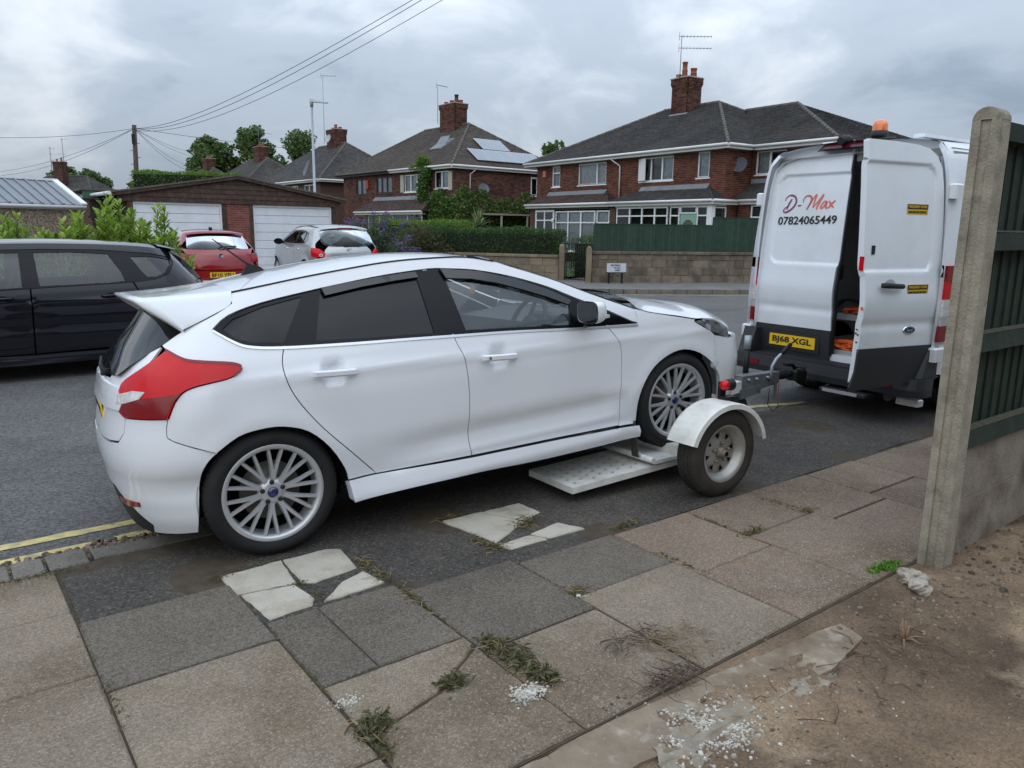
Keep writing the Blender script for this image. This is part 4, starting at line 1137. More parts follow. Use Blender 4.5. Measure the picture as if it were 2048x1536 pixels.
def brick_objs(par, org, d, L_, z0, z1, ops=()):
    cache = {}
    org, d = Vector(org), Vector(d); n = Vector((d.y, -d.x, 0)); k = 0; z = z0
    while z < z1 - .04:
        s_ = -(.1125 if k % 2 else 0)
        while s_ < L_:
            a, b = max(0, s_), min(L_, s_ + .215)
            if b - a > .03 and not any(o[0] < (a + b) / 2 < o[1] and o[2] < z + .03 < o[3] for o in ops):
                key = round(b - a, 3)
                if key not in cache:
                    cache[key] = MB().hexa([(0, 0, 0), (b - a, 0, 0), (b - a, .05, 0), (0, .05, 0)], [(0, 0, .065), (b - a, 0, .065), (b - a, .05, .065), (0, .05, .065)]).mesh('brick'); cache[key].materials.append(m_gbrick)
                o = bpy.data.objects.new('brick', cache[key]); COL.objects.link(o); o.parent = par
                p = org + d * a; o.location = (p.x, p.y, z); o.rotation_euler = (0, 0, atan2(d.y, d.x))
            s_ += .225
        z += .075; k += 1
brick_objs(pier, (3.10, .042, 0), (1, 0, 0), .78, .005, 2.25)
# flank wall with its barred windows
fl = MB().box(.06, .24, .2, 5.6, 0, 2.25).build('flank_wall', m_gmort, GA)
brick_objs(fl, (.05, 1.8, 0), (0, -1, 0), 1.78, .005, 2.25, [(.35, 1.30, .8, 2.1)])
window(GA, .5, 1.45, .85, 2.1, -.01, (.8, 1.12), [(.5, 1.45, 1.5)], m_cur, d=(0, -1), org=(.06, 1.9), sill=False); window(GA, 0, .9, .85, 2.1, -.01, (.45,), (), m_cur, d=(0, -1), org=(.06, 3.6), sill=False)
# gable of overlapping boards below a shallow felt roof
zr_, zl_, apx = 3.15, 2.50, 3.5
def roof_z(x): return zl_ + (zr_ - zl_) * (1 - abs(x - apx) / 3.75)
z = 2.23
while z < 3.1:
    z1_ = z + .165
    t = min(1.0, max(0.0, 1 - (z - zl_ + .05) / (zr_ - zl_))) if z > zl_ - .05 else 1.0
    t1 = min(1.0, max(0.0, 1 - (z1_ - zl_) / (zr_ - zl_))) if z1_ > zl_ else 1.0
    w0, w1 = 3.75 * t, 3.75 * t1
    if w0 > .1:
        MB().hexa([(apx - w0, -.01, z), (apx + w0, -.01, z), (apx + w0, .05, z), (apx - w0, .05, z)], [(apx - w1, .01, z1_), (apx + w1, .01, z1_), (apx + w1, .05, z1_), (apx - w1, .05, z1_)]).build('gable_board', m_wood, GA)
    z += .158
m_felt = mat('mossy_roof_sheet', (.11, .105, .09), .95, var=.3, vscale=3)
for sx in (-1, 1):
    xe = apx + sx * 3.95; ze = roof_z(apx + sx * 3.75) - .035
    MB().hexa([(apx, -.12, zr_), (xe, -.12, ze), (xe, 5.9, ze), (apx, 5.9, zr_)] if sx > 0 else [(xe, -.12, ze), (apx, -.12, zr_), (apx, 5.9, zr_), (xe, 5.9, ze)], [(apx, -.12, zr_ + .05), (xe, -.12, ze + .05), (xe, 5.9, ze + .05), (apx, 5.9, zr_ + .05)] if sx > 0 else [(xe, -.12, ze + .05), (apx, -.12, zr_ + .05), (apx, 5.9, zr_ + .05), (xe, 5.9, ze + .05)]).build('roof_sheet', m_felt, GA)
    a, b = Vector((apx, -.08, zr_ - .05)), Vector((xe, -.08, ze - .05)); 
    MB().obox((a + b) / 2, (b - a) / 2, (0, .02, 0), (0, 0, .05)).build('barge_board', m_wood, GA)
MB().tube([(-.5, -.2, 2.45), (-.5, 5.9, 2.45)], .06, 8).build('gutter', m_gut, GA)

# pebble-dashed garage with a ribbed steel roof, and the shed beside it
PG = empty('pebbledash_garage', (-13.75, 25.1, .05), radians(57), 'pebble-dashed garage with ribbed grey steel roof at the left edge', 'garage')
m_peb = mat('pebbledash', (.21, .165, .12), .95, speck=.85, sscale=42, bump=1.0, bscale=45, var=.1, vscale=2)
MB().box(-9, 0, 0, 3.2, 0, 1.98).build('wall', m_peb, PG)
MB().box(-9.05, .05, -.06, .0, 1.98, 2.10).build('fascia', m_gut, PG); MB().tube([(-9.05, -.12, 2.06), (.05, -.12, 2.06)], .055, 8).build('gutter', m_gut, PG)
m_steel = mat('grey_steel_sheet', (.23, .25, .27), .45, metal=.3, var=.08, vscale=2)
sl = [(-.12, 2.13), (1.6, 2.93), (3.3, 2.13)]
for (ya, za), (yb, zb_) in zip(sl, sl[1:]):
    MB().add([(-9.1, ya, za), (.06, ya, za), (.06, yb, zb_), (-9.1, yb, zb_)], [(0, 1, 2, 3)]).build('roof_sheet', m_steel, PG)
    x = -9.0
    while x < -.1:
        n_ = Vector((0, -(zb_ - za), yb - ya)).normalized()
        a, b = Vector((x, ya, za)) + n_ * .02, Vector((x, yb, zb_)) + n_ * .02
        MB().obox((a + b) / 2, (b - a) / 2, (.03, 0, 0), n_ * .022).build('roof_rib', m_steel, PG); x += .31
    n_ = Vector((0, -(zb_ - za), yb - ya)).normalized(); a, b = Vector((.0, ya, za)) + n_ * .03, Vector((.0, yb, zb_)) + n_ * .03
    MB().obox((a + b) / 2, (b - a) / 2, (.09, 0, 0), n_ * .03).build('verge_trim', m_upvc, PG)
MB().box(-9.1, .1, 1.5, 1.7, 2.91, 2.98).build('ridge_cap', m_upvc, PG)
SH = empty('timber_shed', (-13.6, 27.2, .05), radians(37.5), 'weathered timber shed with dark green fascia between the two garages', 'shed')
m_greyw = mat('weathered_grey_timber', (.10, .088, .075), .9, var=.3, vscale=5, obj_var=.2)
for i in range(14):
    MB().box(-.9 + .15 * i, -.755 + .15 * i, 0, .03, 0, 1.75).build('board', m_greyw, SH)
    MB().box(-.9 + .15 * i, -.755 + .15 * i, .25, .28, 1.75, 2.35).build('board', m_greyw, SH)
MB().box(-1.0, 1.6, -.02, .10, 1.75, 1.82).build('cap_rail', m_greyw, SH); MB().box(-1.1, 2.6, .05, .12, 2.42, 2.66).build('fascia', mat('green_fascia', (.035, .12, .085), .5), SH)
MB().box(-1.15, 2.7, .0, 4, 2.66, 2.72).build('shed_roof', m_felt, SH); MB().box(-.6, -.5, .2, .3, 1.8, 2.45).build('shed_post', m_greyw, SH)

# ---- garden walls of coursed stone blocks, gate, posts
m_stonew = mat('brown_stone_block', (.160, .128, .092), .95, obj_var=.32, var=.25, vscale=4, dirt=(.06, .052, .042), dscale=2.2, damt=.75, bump=.8, bscale=14, stain=(.30, .26, .20), stscale=4, stpos=.66)
m_sand = mat('tan_stone_block', (.215, .170, .115), .95, obj_var=.16, var=.18, vscale=4, dirt=(.12, .095, .068), dscale=2, damt=.5, bump=.6, bscale=14)
m_wmort = mat('wall_mortar', (.17, .145, .11), .95, var=.2, vscale=4)
def stone_wall(A, B, h, label, m_, z0=.05, seed=1, course=.235):
    d = Vector((B[0] - A[0], B[1] - A[1])); L_ = d.length; rnd = random.Random(seed)
    w = empty('garden_wall', (A[0], A[1], 0), atan2(d.y, d.x), label, 'wall')
    MB().box(0, L_, .015, .22, -.1, h - .08).build('wall_core', m_wmort, w)
    k = 0; z = z0
    while z < h - .15:
        zt_ = min(z + course, h - .08); s_ = -(rnd.uniform(.1, .35))
        while s_ < L_:
            wd_ = rnd.choice((.30, .42, .45, .45, .52, .6)); a, b = max(0, s_), min(L_, s_ + wd_)
            if b - a > .05:
                p = rnd.uniform(-.012, .008)
                MB().bbox(a + .006, b - .006, p, .12, z + .006, zt_ - .006, .008).build('stone_block', m_, w)
            s_ += wd_
        z += course; k += 1
    s_ = 0
    while s_ < L_:
        b = min(L_, s_ + .9); MB().bbox(s_ + .004, b - .004, -.04, .27, h - .075, h + .005, .012).build('coping_stone', m_sand if m_ is m_sand else m_stonew, w); s_ += .9
    return w
stone_wall((2.36, 23.46), (10.9, 25.09), 1.0, 'dark stained stone block wall below the green fence boards', m_stonew, seed=2)
stone_wall((-3.4, 26.35), (1.40, 24.42), .84, 'tan stone block wall below the clipped hedge left of the gate', m_sand, seed=4)
def gatepost(x, y, h, label):
    o = empty('gate_post', (x, y, 0), .15, label, 'gate post')
    b = MB().bbox(-.075, .075, -.075, .075, -.1, h, .012); b.build('shaft', m_sand, o)
    cp = MB(); cp.lathe([(.0, .075), (.04, .068), (.066, .045), (.078, 0)], 'z', 12, (0, 0, h - .002)); cp.build('rounded_cap', m_sand, o)
gatepost(2.26, 23.44, 1.08, 'rounded stone gate post at the right of the iron gate'); gatepost(1.5, 24.36, 1.12, 'plain stone gate post left of the iron gate')
gt = empty('iron_gate', (1.58, 24.27, .05), atan2(23.5 - 24.27, 2.2 - 1.58), 'dark wrought iron garden gate with scroll row between stone posts', 'gate')
m_iron = mat('black_iron', (.012, .012, .013), .5, metal=.4)
for i in range(10):
    MB().tube([(.02 + .1 * i, 0, .05), (.02 + .1 * i, 0, 1.35 - .12 * abs(i - 4.5) / 4.5)], .009, 6).build('gate_bar', m_iron, gt)
for z in (.08, .42, .62, 1.15):
    MB().box(0, .94, -.008, .008, z - .012, z + .012).build('gate_rail', m_iron, gt)
for i in range(9):
    MB().tube([(.07 + .1 * i + .035 * cos(a), 0, .52 + .06 * sin(a)) for a in [k * pi / 5 for k in range(11)]], .006, 5, False).build('scroll', m_iron, gt)
pth = MB().quad((1.4, 24.6, .06), (2.7, 23.9, .06), (6.5, 29.5, .06), (5.0, 30.5, .06)).build('garden_path', mat('red_path', (.15, .06, .05), .9, var=.2, vscale=6)); tag(pth, kind='structure')

# green boards on the dark wall
gf = empty('green_board_fence', (2.36, 23.46, 0), atan2(1.63, 8.54), 'dark green vertical board fence standing on the stone wall', 'fence')
m_gfar = mat('far_green_boards', (.018, .043, .027), .75, obj_var=.22, var=.2, vscale=6)
x = .06
while x < 8.5:
    top = 1.80 if x < 3.82 else 2.04
    MB().box(x, x + .098, .06 + random.uniform(0, .006), .085, 1.01, top).build('fence_board', m_gfar, gf); x += .102
MB().box(.06, 3.85, .05, .10, 1.80, 1.83).build('capping_rail', m_gfar, gf); MB().box(3.85, 8.5, .05, .10, 2.04, 2.07).build('capping_rail', m_gfar, gf)
for x in (.06, 1.9, 3.82, 5.7, 7.5):
    MB().box(x, x + .08, .09, .17, .95, 1.8).build('fence_post', m_gfar, gf)

# street name plate on two legs
sg = empty('street_sign', (2.80, 23.18, 0), atan2(1, 5.23), 'low white street name plate on two dark legs by the stone wall', 'sign')
MB().bbox(-.02, .58, .0, .02, .40, .66, .004).build('name_plate', mat('white_plate', (.55, .57, .64), .5, dirt=(.3, .3, .32), dscale=8, damt=.4), sg)
m_blk = mat('black_lettering', (.012, .012, .014), .5)
for t_, w_, z_ in (('MAYFIELD', .30, .605), ('PLACE', .20, .53), ('WEST', .17, .455)):
    put_text('lettering', t_, .1, w_, (.40 - w_ / 2, -.003, z_), (1, 0, 0), (0, 0, 1), m_blk, sg, bold=.002, height=.05)
for x in (.06, .47):
    MB().box(x - .025, x + .025, .022, .06, -.1, .62).build('sign_leg', m_iron, sg)
MB().box(-.03, .59, .021, .05, .37, .40).build('bottom_rail', m_iron, sg)

# street lamp, telegraph pole, wires
m_galv = mat('galvanised_steel', (.36, .39, .42), .5, metal=.35, var=.08, vscale=3)
SL = empty('street_lamp', (-8.58, 34, 0), 0, 'slim grey street lamp with flat lantern behind the garage roof', 'street lamp')
MB().tube([(0, 0, 0), (0, 0, 1.4), (0, 0, 1.41), (0, 0, 6.7)], [.09, .09, .06, .045], 10).build('column', m_galv, SL)
MB().tube([(0, 0, 6.55), (0, 0, 6.86)], .07, 10).build('head_bracket', m_galv, SL)
MB().hexa([(-.07, -.09, 6.74), (.68, -.10, 6.70), (.68, .10, 6.70), (-.07, .09, 6.74)], [(-.07, -.06, 6.86), (.68, -.08, 6.74), (.68, .08, 6.74), (-.07, .06, 6.86)]).build('lantern', m_galv, SL)
S2 = empty('street_lamp', (-27.3, 60, 0), 0, 'tiny distant street lamp beside the bright clipped hedge', 'street lamp')
MB().tube([(0, 0, 0), (0, 0, 5.4)], .06, 8).build('column', m_galv, S2); MB().obox((-.3, 0, 5.5), (.42, 0, .06), (0, .1, 0), (0, 0, .06)).build('lantern', m_galv, S2)
TP = empty('telegraph_pole', (-23.95, 50, 0), 0, 'brown wooden telegraph pole with foot pegs and radiating wires', 'telegraph pole')
m_pole = mat('tarred_pole', (.075, .05, .038), .9, var=.3, vscale=4)
ptop = Vector((.25, 0, 7.65))
MB().tube([(0, 0, 0), ptop], [.17, .13], 10).build('pole', m_pole, TP)
for i in range(9):
    z = 3.2 + .42 * i; sx = -1 if i % 2 else 1; x0 = ptop.x * z / 7.65
    MB().tube([(x0, 0, z), (x0 + sx * .30, 0, z)], .022, 5).build('foot_peg', m_metal, TP)
MB().box(.13, .30, -.22, -.12, 6.5, 7.1).build('junction_box', m_iron, TP)
pt = Vector((-23.7, 50, 7.45))
def wire(a, b, sag, label, r0=.008, r1=None):
    a, b = Vector(a), Vector(b); P = []
    for i in range(25):
        t = i / 24; p = a.lerp(b, t); p.z -= sag * 4 * t * (1 - t); P.append(p)
    R_ = [r0 + ((r1 if r1 is not None else r0) - r0) * i / 24 for i in range(25)]
    o = MB().tube(P, R_, 5).build('overhead_wire', mat('cable_black', (.03, .03, .033), .6)); tag(o, label, 'wire', 'wires from the telegraph pole'); return o
def at(px, py, Y):
    d = ray_dir(px, py); return Vector((0, 0, EYE)) + d * (Y / d.y)
wire(pt, at(838, -8, 13), .5, 'upper of the thick wire pair crossing the sky', .016, .005)
wire(pt, at(843, 0, 13), .62, 'lower of the thick wire pair crossing the sky', .016, .005)
wire(pt - Vector((0, 0, .1)), at(905, -12, 14), .75, 'lowest single wire rising to the top of the picture', .014, .005)
wire(pt, at(-60, 273, 45), .25, 'single wire running left from the telegraph pole', .012)
wire(pt, at(-40, 352, 70), .8, 'slack wire dropping left below the single one', .012); wire(pt, at(-40, 346, 70), .6, 'wire dropping left just above the slack one', .012)
wire(pt, at(1180, 318, 78), .9, 'long wire running right behind the chimneys', .013)
for i, (px, py, Y, lab) in enumerate(((440, 310, 75, 'wire to the roof left of the trees, upper'), (425, 318, 80, 'wire to the roof left of the trees, middle'), (395, 335, 70, 'steep wire to the hedge top, upper'), (390, 345, 66, 'steep wire to the hedge top, lower'))):
    wire(pt, at(px, py, Y), .5, lab, .011)

# ================================================================== VEGETATION
import numpy as np
RG = np.random.default_rng(5)
def leaf_mesh(name, C, size, m_, parent=None, aspect=.5, droop=.25, nrm=None, jit=.6, upb=.0):
    """one small folded leaf (two triangles each side of a midrib) per point"""
    C = np.asarray(C, float); n = len(C)
    a = RG.normal(size=(n, 3)); a[:, 2] = a[:, 2] * .6 + upb
    if nrm is not None:
        a = a * jit + np.asarray(nrm)
    a /= np.linalg.norm(a, axis=1)[:, None]
    b = np.cross(a, RG.normal(size=(n, 3))); b /= np.linalg.norm(b, axis=1)[:, None]
    c = np.cross(a, b)
    s_ = RG.uniform(size[0], size[1], n)[:, None]
    p0 = C - a * s_ * .5; p2 = C + a * s_ * .5
    p1 = C + b * s_ * aspect * .5 + c * s_ * .08; p3 = C - b * s_ * aspect * .5 + c * s_ * .08
    V = np.stack([p0, p1, p2, p3], 1).reshape(-1, 3)
    me = bpy.data.meshes.new(name)
    me.vertices.add(4 * n); me.vertices.foreach_set('co', V.ravel())
    me.loops.add(4 * n); me.loops.foreach_set('vertex_index', np.arange(4 * n, dtype=np.int32))
    me.polygons.add(n); me.polygons.foreach_set('loop_start', np.arange(0, 4 * n, 4, dtype=np.int32)); me.polygons.foreach_set('loop_total', np.full(n, 4, dtype=np.int32))
    me.update(); me.validate()
    return link(name, me, m_, parent)
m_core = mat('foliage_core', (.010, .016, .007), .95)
m_hedge = leafmat('privet_leaf', (.026, .065, .016), (.075, .145, .035)); m_hedgeb = leafmat('bright_conifer_leaf', (.07, .15, .015), (.16, .26, .03))
m_laurel = leafmat('laurel_leaf', (.15, .27, .025), (.36, .48, .08), .4, .4); m_ivy = leafmat('creeper_leaf', (.05, .105, .025), (.15, .24, .06))
m_tree = leafmat('tree_leaf', (.05, .10, .028), (.15, .22, .06)); m_treeb = leafmat('light_tree_leaf', (.06, .11, .03), (.14, .21, .06)); m_olive = leafmat('olive_shrub_leaf', (.05, .06, .022), (.11, .10, .04))
m_bud = leafmat('buddleia_leaf', (.05, .085, .04), (.13, .17, .09)); m_flow = leafmat('buddleia_flower', (.16, .07, .32), (.33, .18, .52), .2, .8)
m_yuc = leafmat('yucca_blade', (.09, .13, .05), (.24, .28, .12), .2); m_bark = mat('bark', (.05, .04, .03), .95, var=.3, vscale=8)

def box_shell(cx, cy, cz, lx, ly, lz, rz, n, thick=.12, rough=.05):
    """points near the surface of an upright, slightly uneven box (top and sides)"""
    P = RG.uniform(-1, 1, (n, 3)); ax = RG.integers(0, 5, n); w = np.array([ly * lz, lx * lz, ly * lz, lx * lz, lx * ly * 1.2]); ax = RG.choice(5, n, p=w / w.sum())
    nr = np.zeros((n, 3))
    for k, (d, s_) in enumerate(((0, 1), (1, 1), (0, -1), (1, -1), (2, 1))):
        q = ax == k; P[q, d] = s_; nr[q, d] = s_
    dpt = np.abs(RG.normal(0, thick, n))
    L_ = np.array([lx, ly, lz]) / 2
    P = P * L_
    und = rough * (np.sin(P[:, 0] * 5.1) * np.sin(P[:, 1] * 4.3 + 1) + np.sin(P[:, 0] * 2.2 + P[:, 2] * 6))
    P = P + nr * (und - dpt)[:, None]
    # round the upper corners
    top = (P[:, 2] - (L_[2] - .25)).clip(0); P[:, 0] -= np.sign(P[:, 0]) * top * .35; P[:, 1] -= np.sign(P[:, 1]) * top * .35
    c, s_ = cos(rz), sin(rz)
    X = P[:, 0] * c - P[:, 1] * s_ + cx; Y = P[:, 0] * s_ + P[:, 1] * c + cy
    NR = np.stack([nr[:, 0] * c - nr[:, 1] * s_, nr[:, 0] * s_ + nr[:, 1] * c, nr[:, 2]], 1)
    return np.stack([X, Y, P[:, 2] + cz], 1), NR

def hedge(name, cx, cy, z0, lx, ly, h, rz, n, size, m_, label, cat='hedge'):
    o = empty(name, (cx, cy, z0), rz, label, cat)
    P, NR = box_shell(0, 0, h / 2, lx, ly, h, 0, n)
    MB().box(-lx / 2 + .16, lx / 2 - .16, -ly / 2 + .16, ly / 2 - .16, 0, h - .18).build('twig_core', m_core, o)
    tag(leaf_mesh('foliage', P, size, m_, o, .55, nrm=NR * .5, jit=.9), kind='stuff')
    return o
hedge('clipped_hedge', -1.15, 26.15, .05, 5.9, 1.1, 1.60, atan2(-1.93, 4.8), 26000, (.035, .075), m_hedge, 'long clipped dark green hedge along the tan garden wall')
hedge('clipped_hedge', 3.2, 26.1, .05, 2.6, .9, 1.30, -.5, 8000, (.035, .07), m_hedge, 'low clipped hedge seen behind the iron gate')
hedge('tall_hedge', -3.3, 29.2, .05, 3.6, 1.4, 1.85, -.35, 13000, (.04, .085), m_hedgeb, 'yellow-green hedge top behind the dark clipped hedge')
hedge('tall_hedge', -16.35, 40.0, .05, 5.2, 2.0, 4.15, .15, 22000, (.05, .11), m_hedgeb, 'high bright green clipped hedge above the garage roof')
hedge('low_hedge', 4.9, 36.5, .05, 3.0, 1.2, 1.5, -.97, 6000, (.04, .08), m_hedgeb, 'small conifer tuft below the bay window', 'shrub')

def blob_points(blobs, n, shell=.55):
    out = []
    tot = sum(b[3] ** 2 for b in blobs)
    for (x, y, z, r, sq) in blobs:
        k = max(10, int(n * r * r / tot)); d = RG.normal(size=(k, 3)); d /= np.linalg.norm(d, axis=1)[:, None]
        rr = r * (shell + (1 - shell) * RG.uniform(0, 1, k) ** .5) * (1 + .18 * np.sin(d[:, 0] * 7 + x) * np.sin(d[:, 2] * 6 + y))
        out.append(np.stack([x + d[:, 0] * rr, y + d[:, 1] * rr, z + d[:, 2] * rr * sq], 1))
    return np.concatenate(out)
def shrub(name, loc, blobs, n, size, m_, label, cat='shrub', asp=.5, stems=4):
    o = empty(name, loc, 0, label, cat)
    tag(leaf_mesh('foliage', blob_points(blobs, n), size, m_, o, asp), kind='stuff')
    for i in range(stems):
        b = blobs[i % len(blobs)]
        MB().tube([(b[0] * .2, b[1] * .2, 0), (b[0] * .6, b[1] * .6, b[2] * .5), (b[0], b[1], b[2])], [.03, .022, .01], 6).build('stem', m_bark, o)
    return o
# mixed shrubs between the buddleia and the hedge
sh_ = shrub('dense_shrub', (-3.1, 25.9, .05), [(-.4, 0, .7, .75, 1), (.3, .2, .8, .7, 1), (-.1, -.1, 1.2, .55, .9), (.7, 0, .5, .6, 1)], 9000, (.04, .09), m_olive, 'brown-green mixed shrub between purple buddleia and clipped hedge')
# buddleia: arching stems, grey-green leaves, purple spikes
BU = empty('buddleia_bush', (-4.35, 24.3, .08), 0, 'sprawling buddleia bush with purple flower spikes behind the silver car', 'bush')
rb = random.Random(3); LP_, FB = [], MB()
for i in range(46):
    an = rb.uniform(0, 2 * pi); reach = rb.uniform(.3, 1.45); hgt = rb.uniform(.9, 2.15) * (1 - .18 * reach)
    P = [Vector((cos(an) * reach * t ** 1.3, sin(an) * reach * t ** 1.3 * .8, hgt * (1.55 * t - .55 * t * t))) for t in [k / 7 for k in range(8)]]
    MB().tube(P, [.018 - .0018 * k for k in range(8)], 5).build('stem', m_bark, BU)
    for k in range(2, 8):
        for _ in range(26):
            q = P[k] + Vector((rb.gauss(0, .10), rb.gauss(0, .10), rb.gauss(0, .10))); LP_.append(tuple(q))
    if i % 1 == 0:
        tip, dr_ = P[-1], (P[-1] - P[-2]).normalized(); dr_ = (dr_ + Vector((cos(an) * .4, sin(an) * .4, -.15 if reach > .8 else .5))).normalized(); ln = rb.uniform(.20, .34)
        FL = [tip + dr_ * (ln * t) + Vector((rb.gauss(0, 1), rb.gauss(0, 1), rb.gauss(0, 1))) * (.030 * (1.1 - t)) for t in [rb.random() for _ in range(70)]]
        tag(leaf_mesh('flower_spike', FL, (.03, .055), m_flow, BU, .7), kind=None)
tag(leaf_mesh('foliage', LP_, (.07, .15), m_bud, BU, .3), kind='stuff')
# yucca / cabbage palm
YU = empty('spiky_palm', (-1.42, 31.0, .05), 0, 'spiky cordyline palm above the hedge in front of the creeper', 'palm')
MB().tube([(0, 0, 0), (.03, 0, 1.65)], [.11, .09], 8).build('trunk', m_bark, YU)
for i in range(90):
    an, el = rb.uniform(0, 2 * pi), rb.uniform(-.45, 1.45); d = Vector((cos(an) * cos(el), sin(an) * cos(el), sin(el))); L_ = rb.uniform(.62, .95); s_ = d.cross(Vector((0, 0, 1))).normalized()
    b = MB(); V = []
    for k in range(6):
        t = k / 5; p = Vector((.03, 0, 1.66)) + d * (L_ * t) - Vector((0, 0, .22 * t * t * cos(el))); w = .026 * (1 - t ** 2) + .003
        V += [p - s_ * w, p + s_ * w]
    b.add(V, [(2 * k, 2 * k + 1, 2 * k + 3, 2 * k + 2) for k in range(5)], True); b.build('blade', m_yuc, YU)

# creeper smothering the corner of the solar-panel house, and its tuft over the gutter
CR = empty('wall_creeper', (-3.4, 45.5, 0), radians(-50.5) , 'dense green creeper covering the lower side wall of the solar-panel house', 'creeper')
def wall_leaves(n, f):
    out = []
    while len(out) < n:
        q = f()
        if q is not None: out.append(q)
    return out
def side_pt():
    y = rb.uniform(-.5, 8.4); top = 3.75 + .28 * sin(y * 1.3 + .4) + .15 * sin(y * 4.1) - .035 * y; z = rb.uniform(.3, top); return (-.2 + .35 + abs(rb.gauss(0, .22)) * (1.2 - .8 * max(0, z - 3) / 1), y, z)
def front_pt():
    x = rb.uniform(-3.7, .1); top = 2.4 + 1.5 * max(0, 1 - abs(x + 1.0) / 2.6) + .2 * sin(x * 3); z = rb.uniform(.3, top); return (x, -.12 - abs(rb.gauss(0, .22)), z)
def trail_pt():
    z = rb.uniform(3.2, 5.15); return (-2.65 + .35 * sin(z * 1.3) + rb.gauss(0, .26), -.15 - abs(rb.gauss(0, .18)), z)
def tuft_pt():
    a, b_, c_ = rb.gauss(0, 1), rb.gauss(0, 1), rb.gauss(0, 1); l = sqrt(a * a + b_ * b_ + c_ * c_) + 1e-6; r = .42 * rb.random() ** .4
    if rb.random() < .3: return (-3.4 + rb.uniform(-.9, .5), -.3 + rb.gauss(0, .12), 5.2 + rb.gauss(0, .10))
    return (-2.9 + a / l * r * 1.05, -.35 + b_ / l * r, 5.45 + c_ / l * r * 1.0)
tag(leaf_mesh('foliage', wall_leaves(9000, side_pt) + wall_leaves(7500, front_pt) + wall_leaves(2200, trail_pt), (.10, .19), m_ivy, CR, .75, nrm=(.3, -.4, .45), jit=.8), kind='stuff')
tag(leaf_mesh('gutter_tuft', wall_leaves(1500, tuft_pt), (.08, .15), m_hedgeb, CR, .6), kind='stuff')
tag(leaf_mesh('weeds', [(-12.19 + .793 * x - .609 * y, 24.8 + .609 * x + .793 * y, 2.62 - .09 * (x - 5.2) + rb.random() ** 2 * .34) for x, y in [(rb.uniform(5.0, 7.2), rb.uniform(.3, 1.6)) for _ in range(1500)]], (.05, .14), m_bud, None, .25, upb=.8), 'straggly weeds growing along the garage roof edge', 'weeds', kind='stuff')

# laurels along the far pavement: upright shoots with whorls of big leaves
def laurel(x, y, h, w, shoots, label, seed):
    r_ = random.Random(seed); o = empty('laurel_shrub', (x, y, 0), 0, label, 'laurel', 'laurels behind the black car')
    C, Nn = [], []
    for i in range(shoots):
        bx, by = r_.uniform(-w, w), r_.uniform(-.3, .3); hh = h * r_.uniform(.72, 1.0) * (1 - .25 * abs(bx) / w); ln = r_.uniform(-.12, .12)
        MB().tube([(bx * .6, by * .6, 0), (bx, by, hh * .6), (bx + ln, by, hh)], [.016, .012, .006], 5).build('stem', m_bark, o)
        k = 0; z = hh * .3
        while z < hh + .03:
            for j in range(2):
                a = k * 2.4 + j * pi + r_.uniform(-.4, .4); up_ = .55 + .6 * (z / hh) ** 3; d = Vector((cos(a), sin(a), up_)).normalized(); t = z / hh
                rr = r_.uniform(.05, .085)
                C.append((bx + ln * t + d.x * rr, by + d.y * rr, z + d.z * rr)); Nn.append(tuple(d))
            z += r_.uniform(.028, .045); k += 1
    n = len(C); V, F_ = [], []
    for c, d in zip(C, Nn):
        c, d = Vector(c), Vector(d); s_ = d.cross(Vector((r_.gauss(0, .3), r_.gauss(0, .3), 1))).normalized(); u_ = s_.cross(d); L_ = r_.uniform(.055, .08); w_ = L_ * .42
        i0 = len(V); V += [c - d * L_, c - d * L_ * .3 + s_ * w_ * .85 - u_ * .008, c + d * L_ * .4 + s_ * w_ * .75 - u_ * .006, c + d * L_ - u_ * .02, c + d * L_ * .4 - s_ * w_ * .75 - u_ * .006, c - d * L_ * .3 - s_ * w_ * .85 - u_ * .008, c + d * L_ * .1 + u_ * .004]
        F_ += [(i0, i0 + 1, i0 + 6), (i0 + 1, i0 + 2, i0 + 6), (i0 + 2, i0 + 3, i0 + 6), (i0 + 3, i0 + 4, i0 + 6), (i0 + 4, i0 + 5, i0 + 6), (i0 + 5, i0, i0 + 6)]
    tag(MB().add(V, F_).build('leaves', m_laurel, o), kind='stuff')
LW = [('laurel shrub at the left picture edge behind the black car', -.3, 1.86, .55, 46), ('single upright laurel shoot above the black car roof', 1.0, 1.74, .13, 9), ('low bushy laurel right of the lone shoot', 1.85, 1.72, .30, 24), ('laurel with a wide leafy top before the grey shed', 2.65, 1.84, .28, 22), ('tallest laurel shoot before the garage flank window', 3.35, 2.06, .20, 16), ('dark leaved laurel before the garage corner', 4.0, 1.80, .26, 22), ('tall leafy laurel in front of the left garage door', 4.75, 1.96, .24, 20), ('small laurel sprig beside the red car', 5.6, 1.56, .15, 8)]
for i, (lab, u_, h_, w_, ns_) in enumerate(LW):
    x_, y_ = uvxy(1.02 + u_ * .435, 13.55)
    laurel(x_, y_, h_, w_, ns_, lab, 40 + i)
lw = empty('low_wall', (*uvxy(-6, 13.2), 0), RZ, 'low pale wall below the laurels seen through the black car windows', 'wall')
MB().box(0, 11.2, 0, .2, -.1, .62).build('wall_core', m_conc, lw); MB().bbox(-.03, 11.23, -.04, .24, .62, .70, .01).build('coping', mat('pale_coping', (.45, .43, .40), .9), lw)
bg = empty('blue_bag', (*uvxy(-.2, 14.4), .1), .4, 'blue and white plastic bag caught between the laurels', 'bag')
bm = bmesh.new(); bmesh.ops.create_icosphere(bm, subdivisions=3, radius=.34)
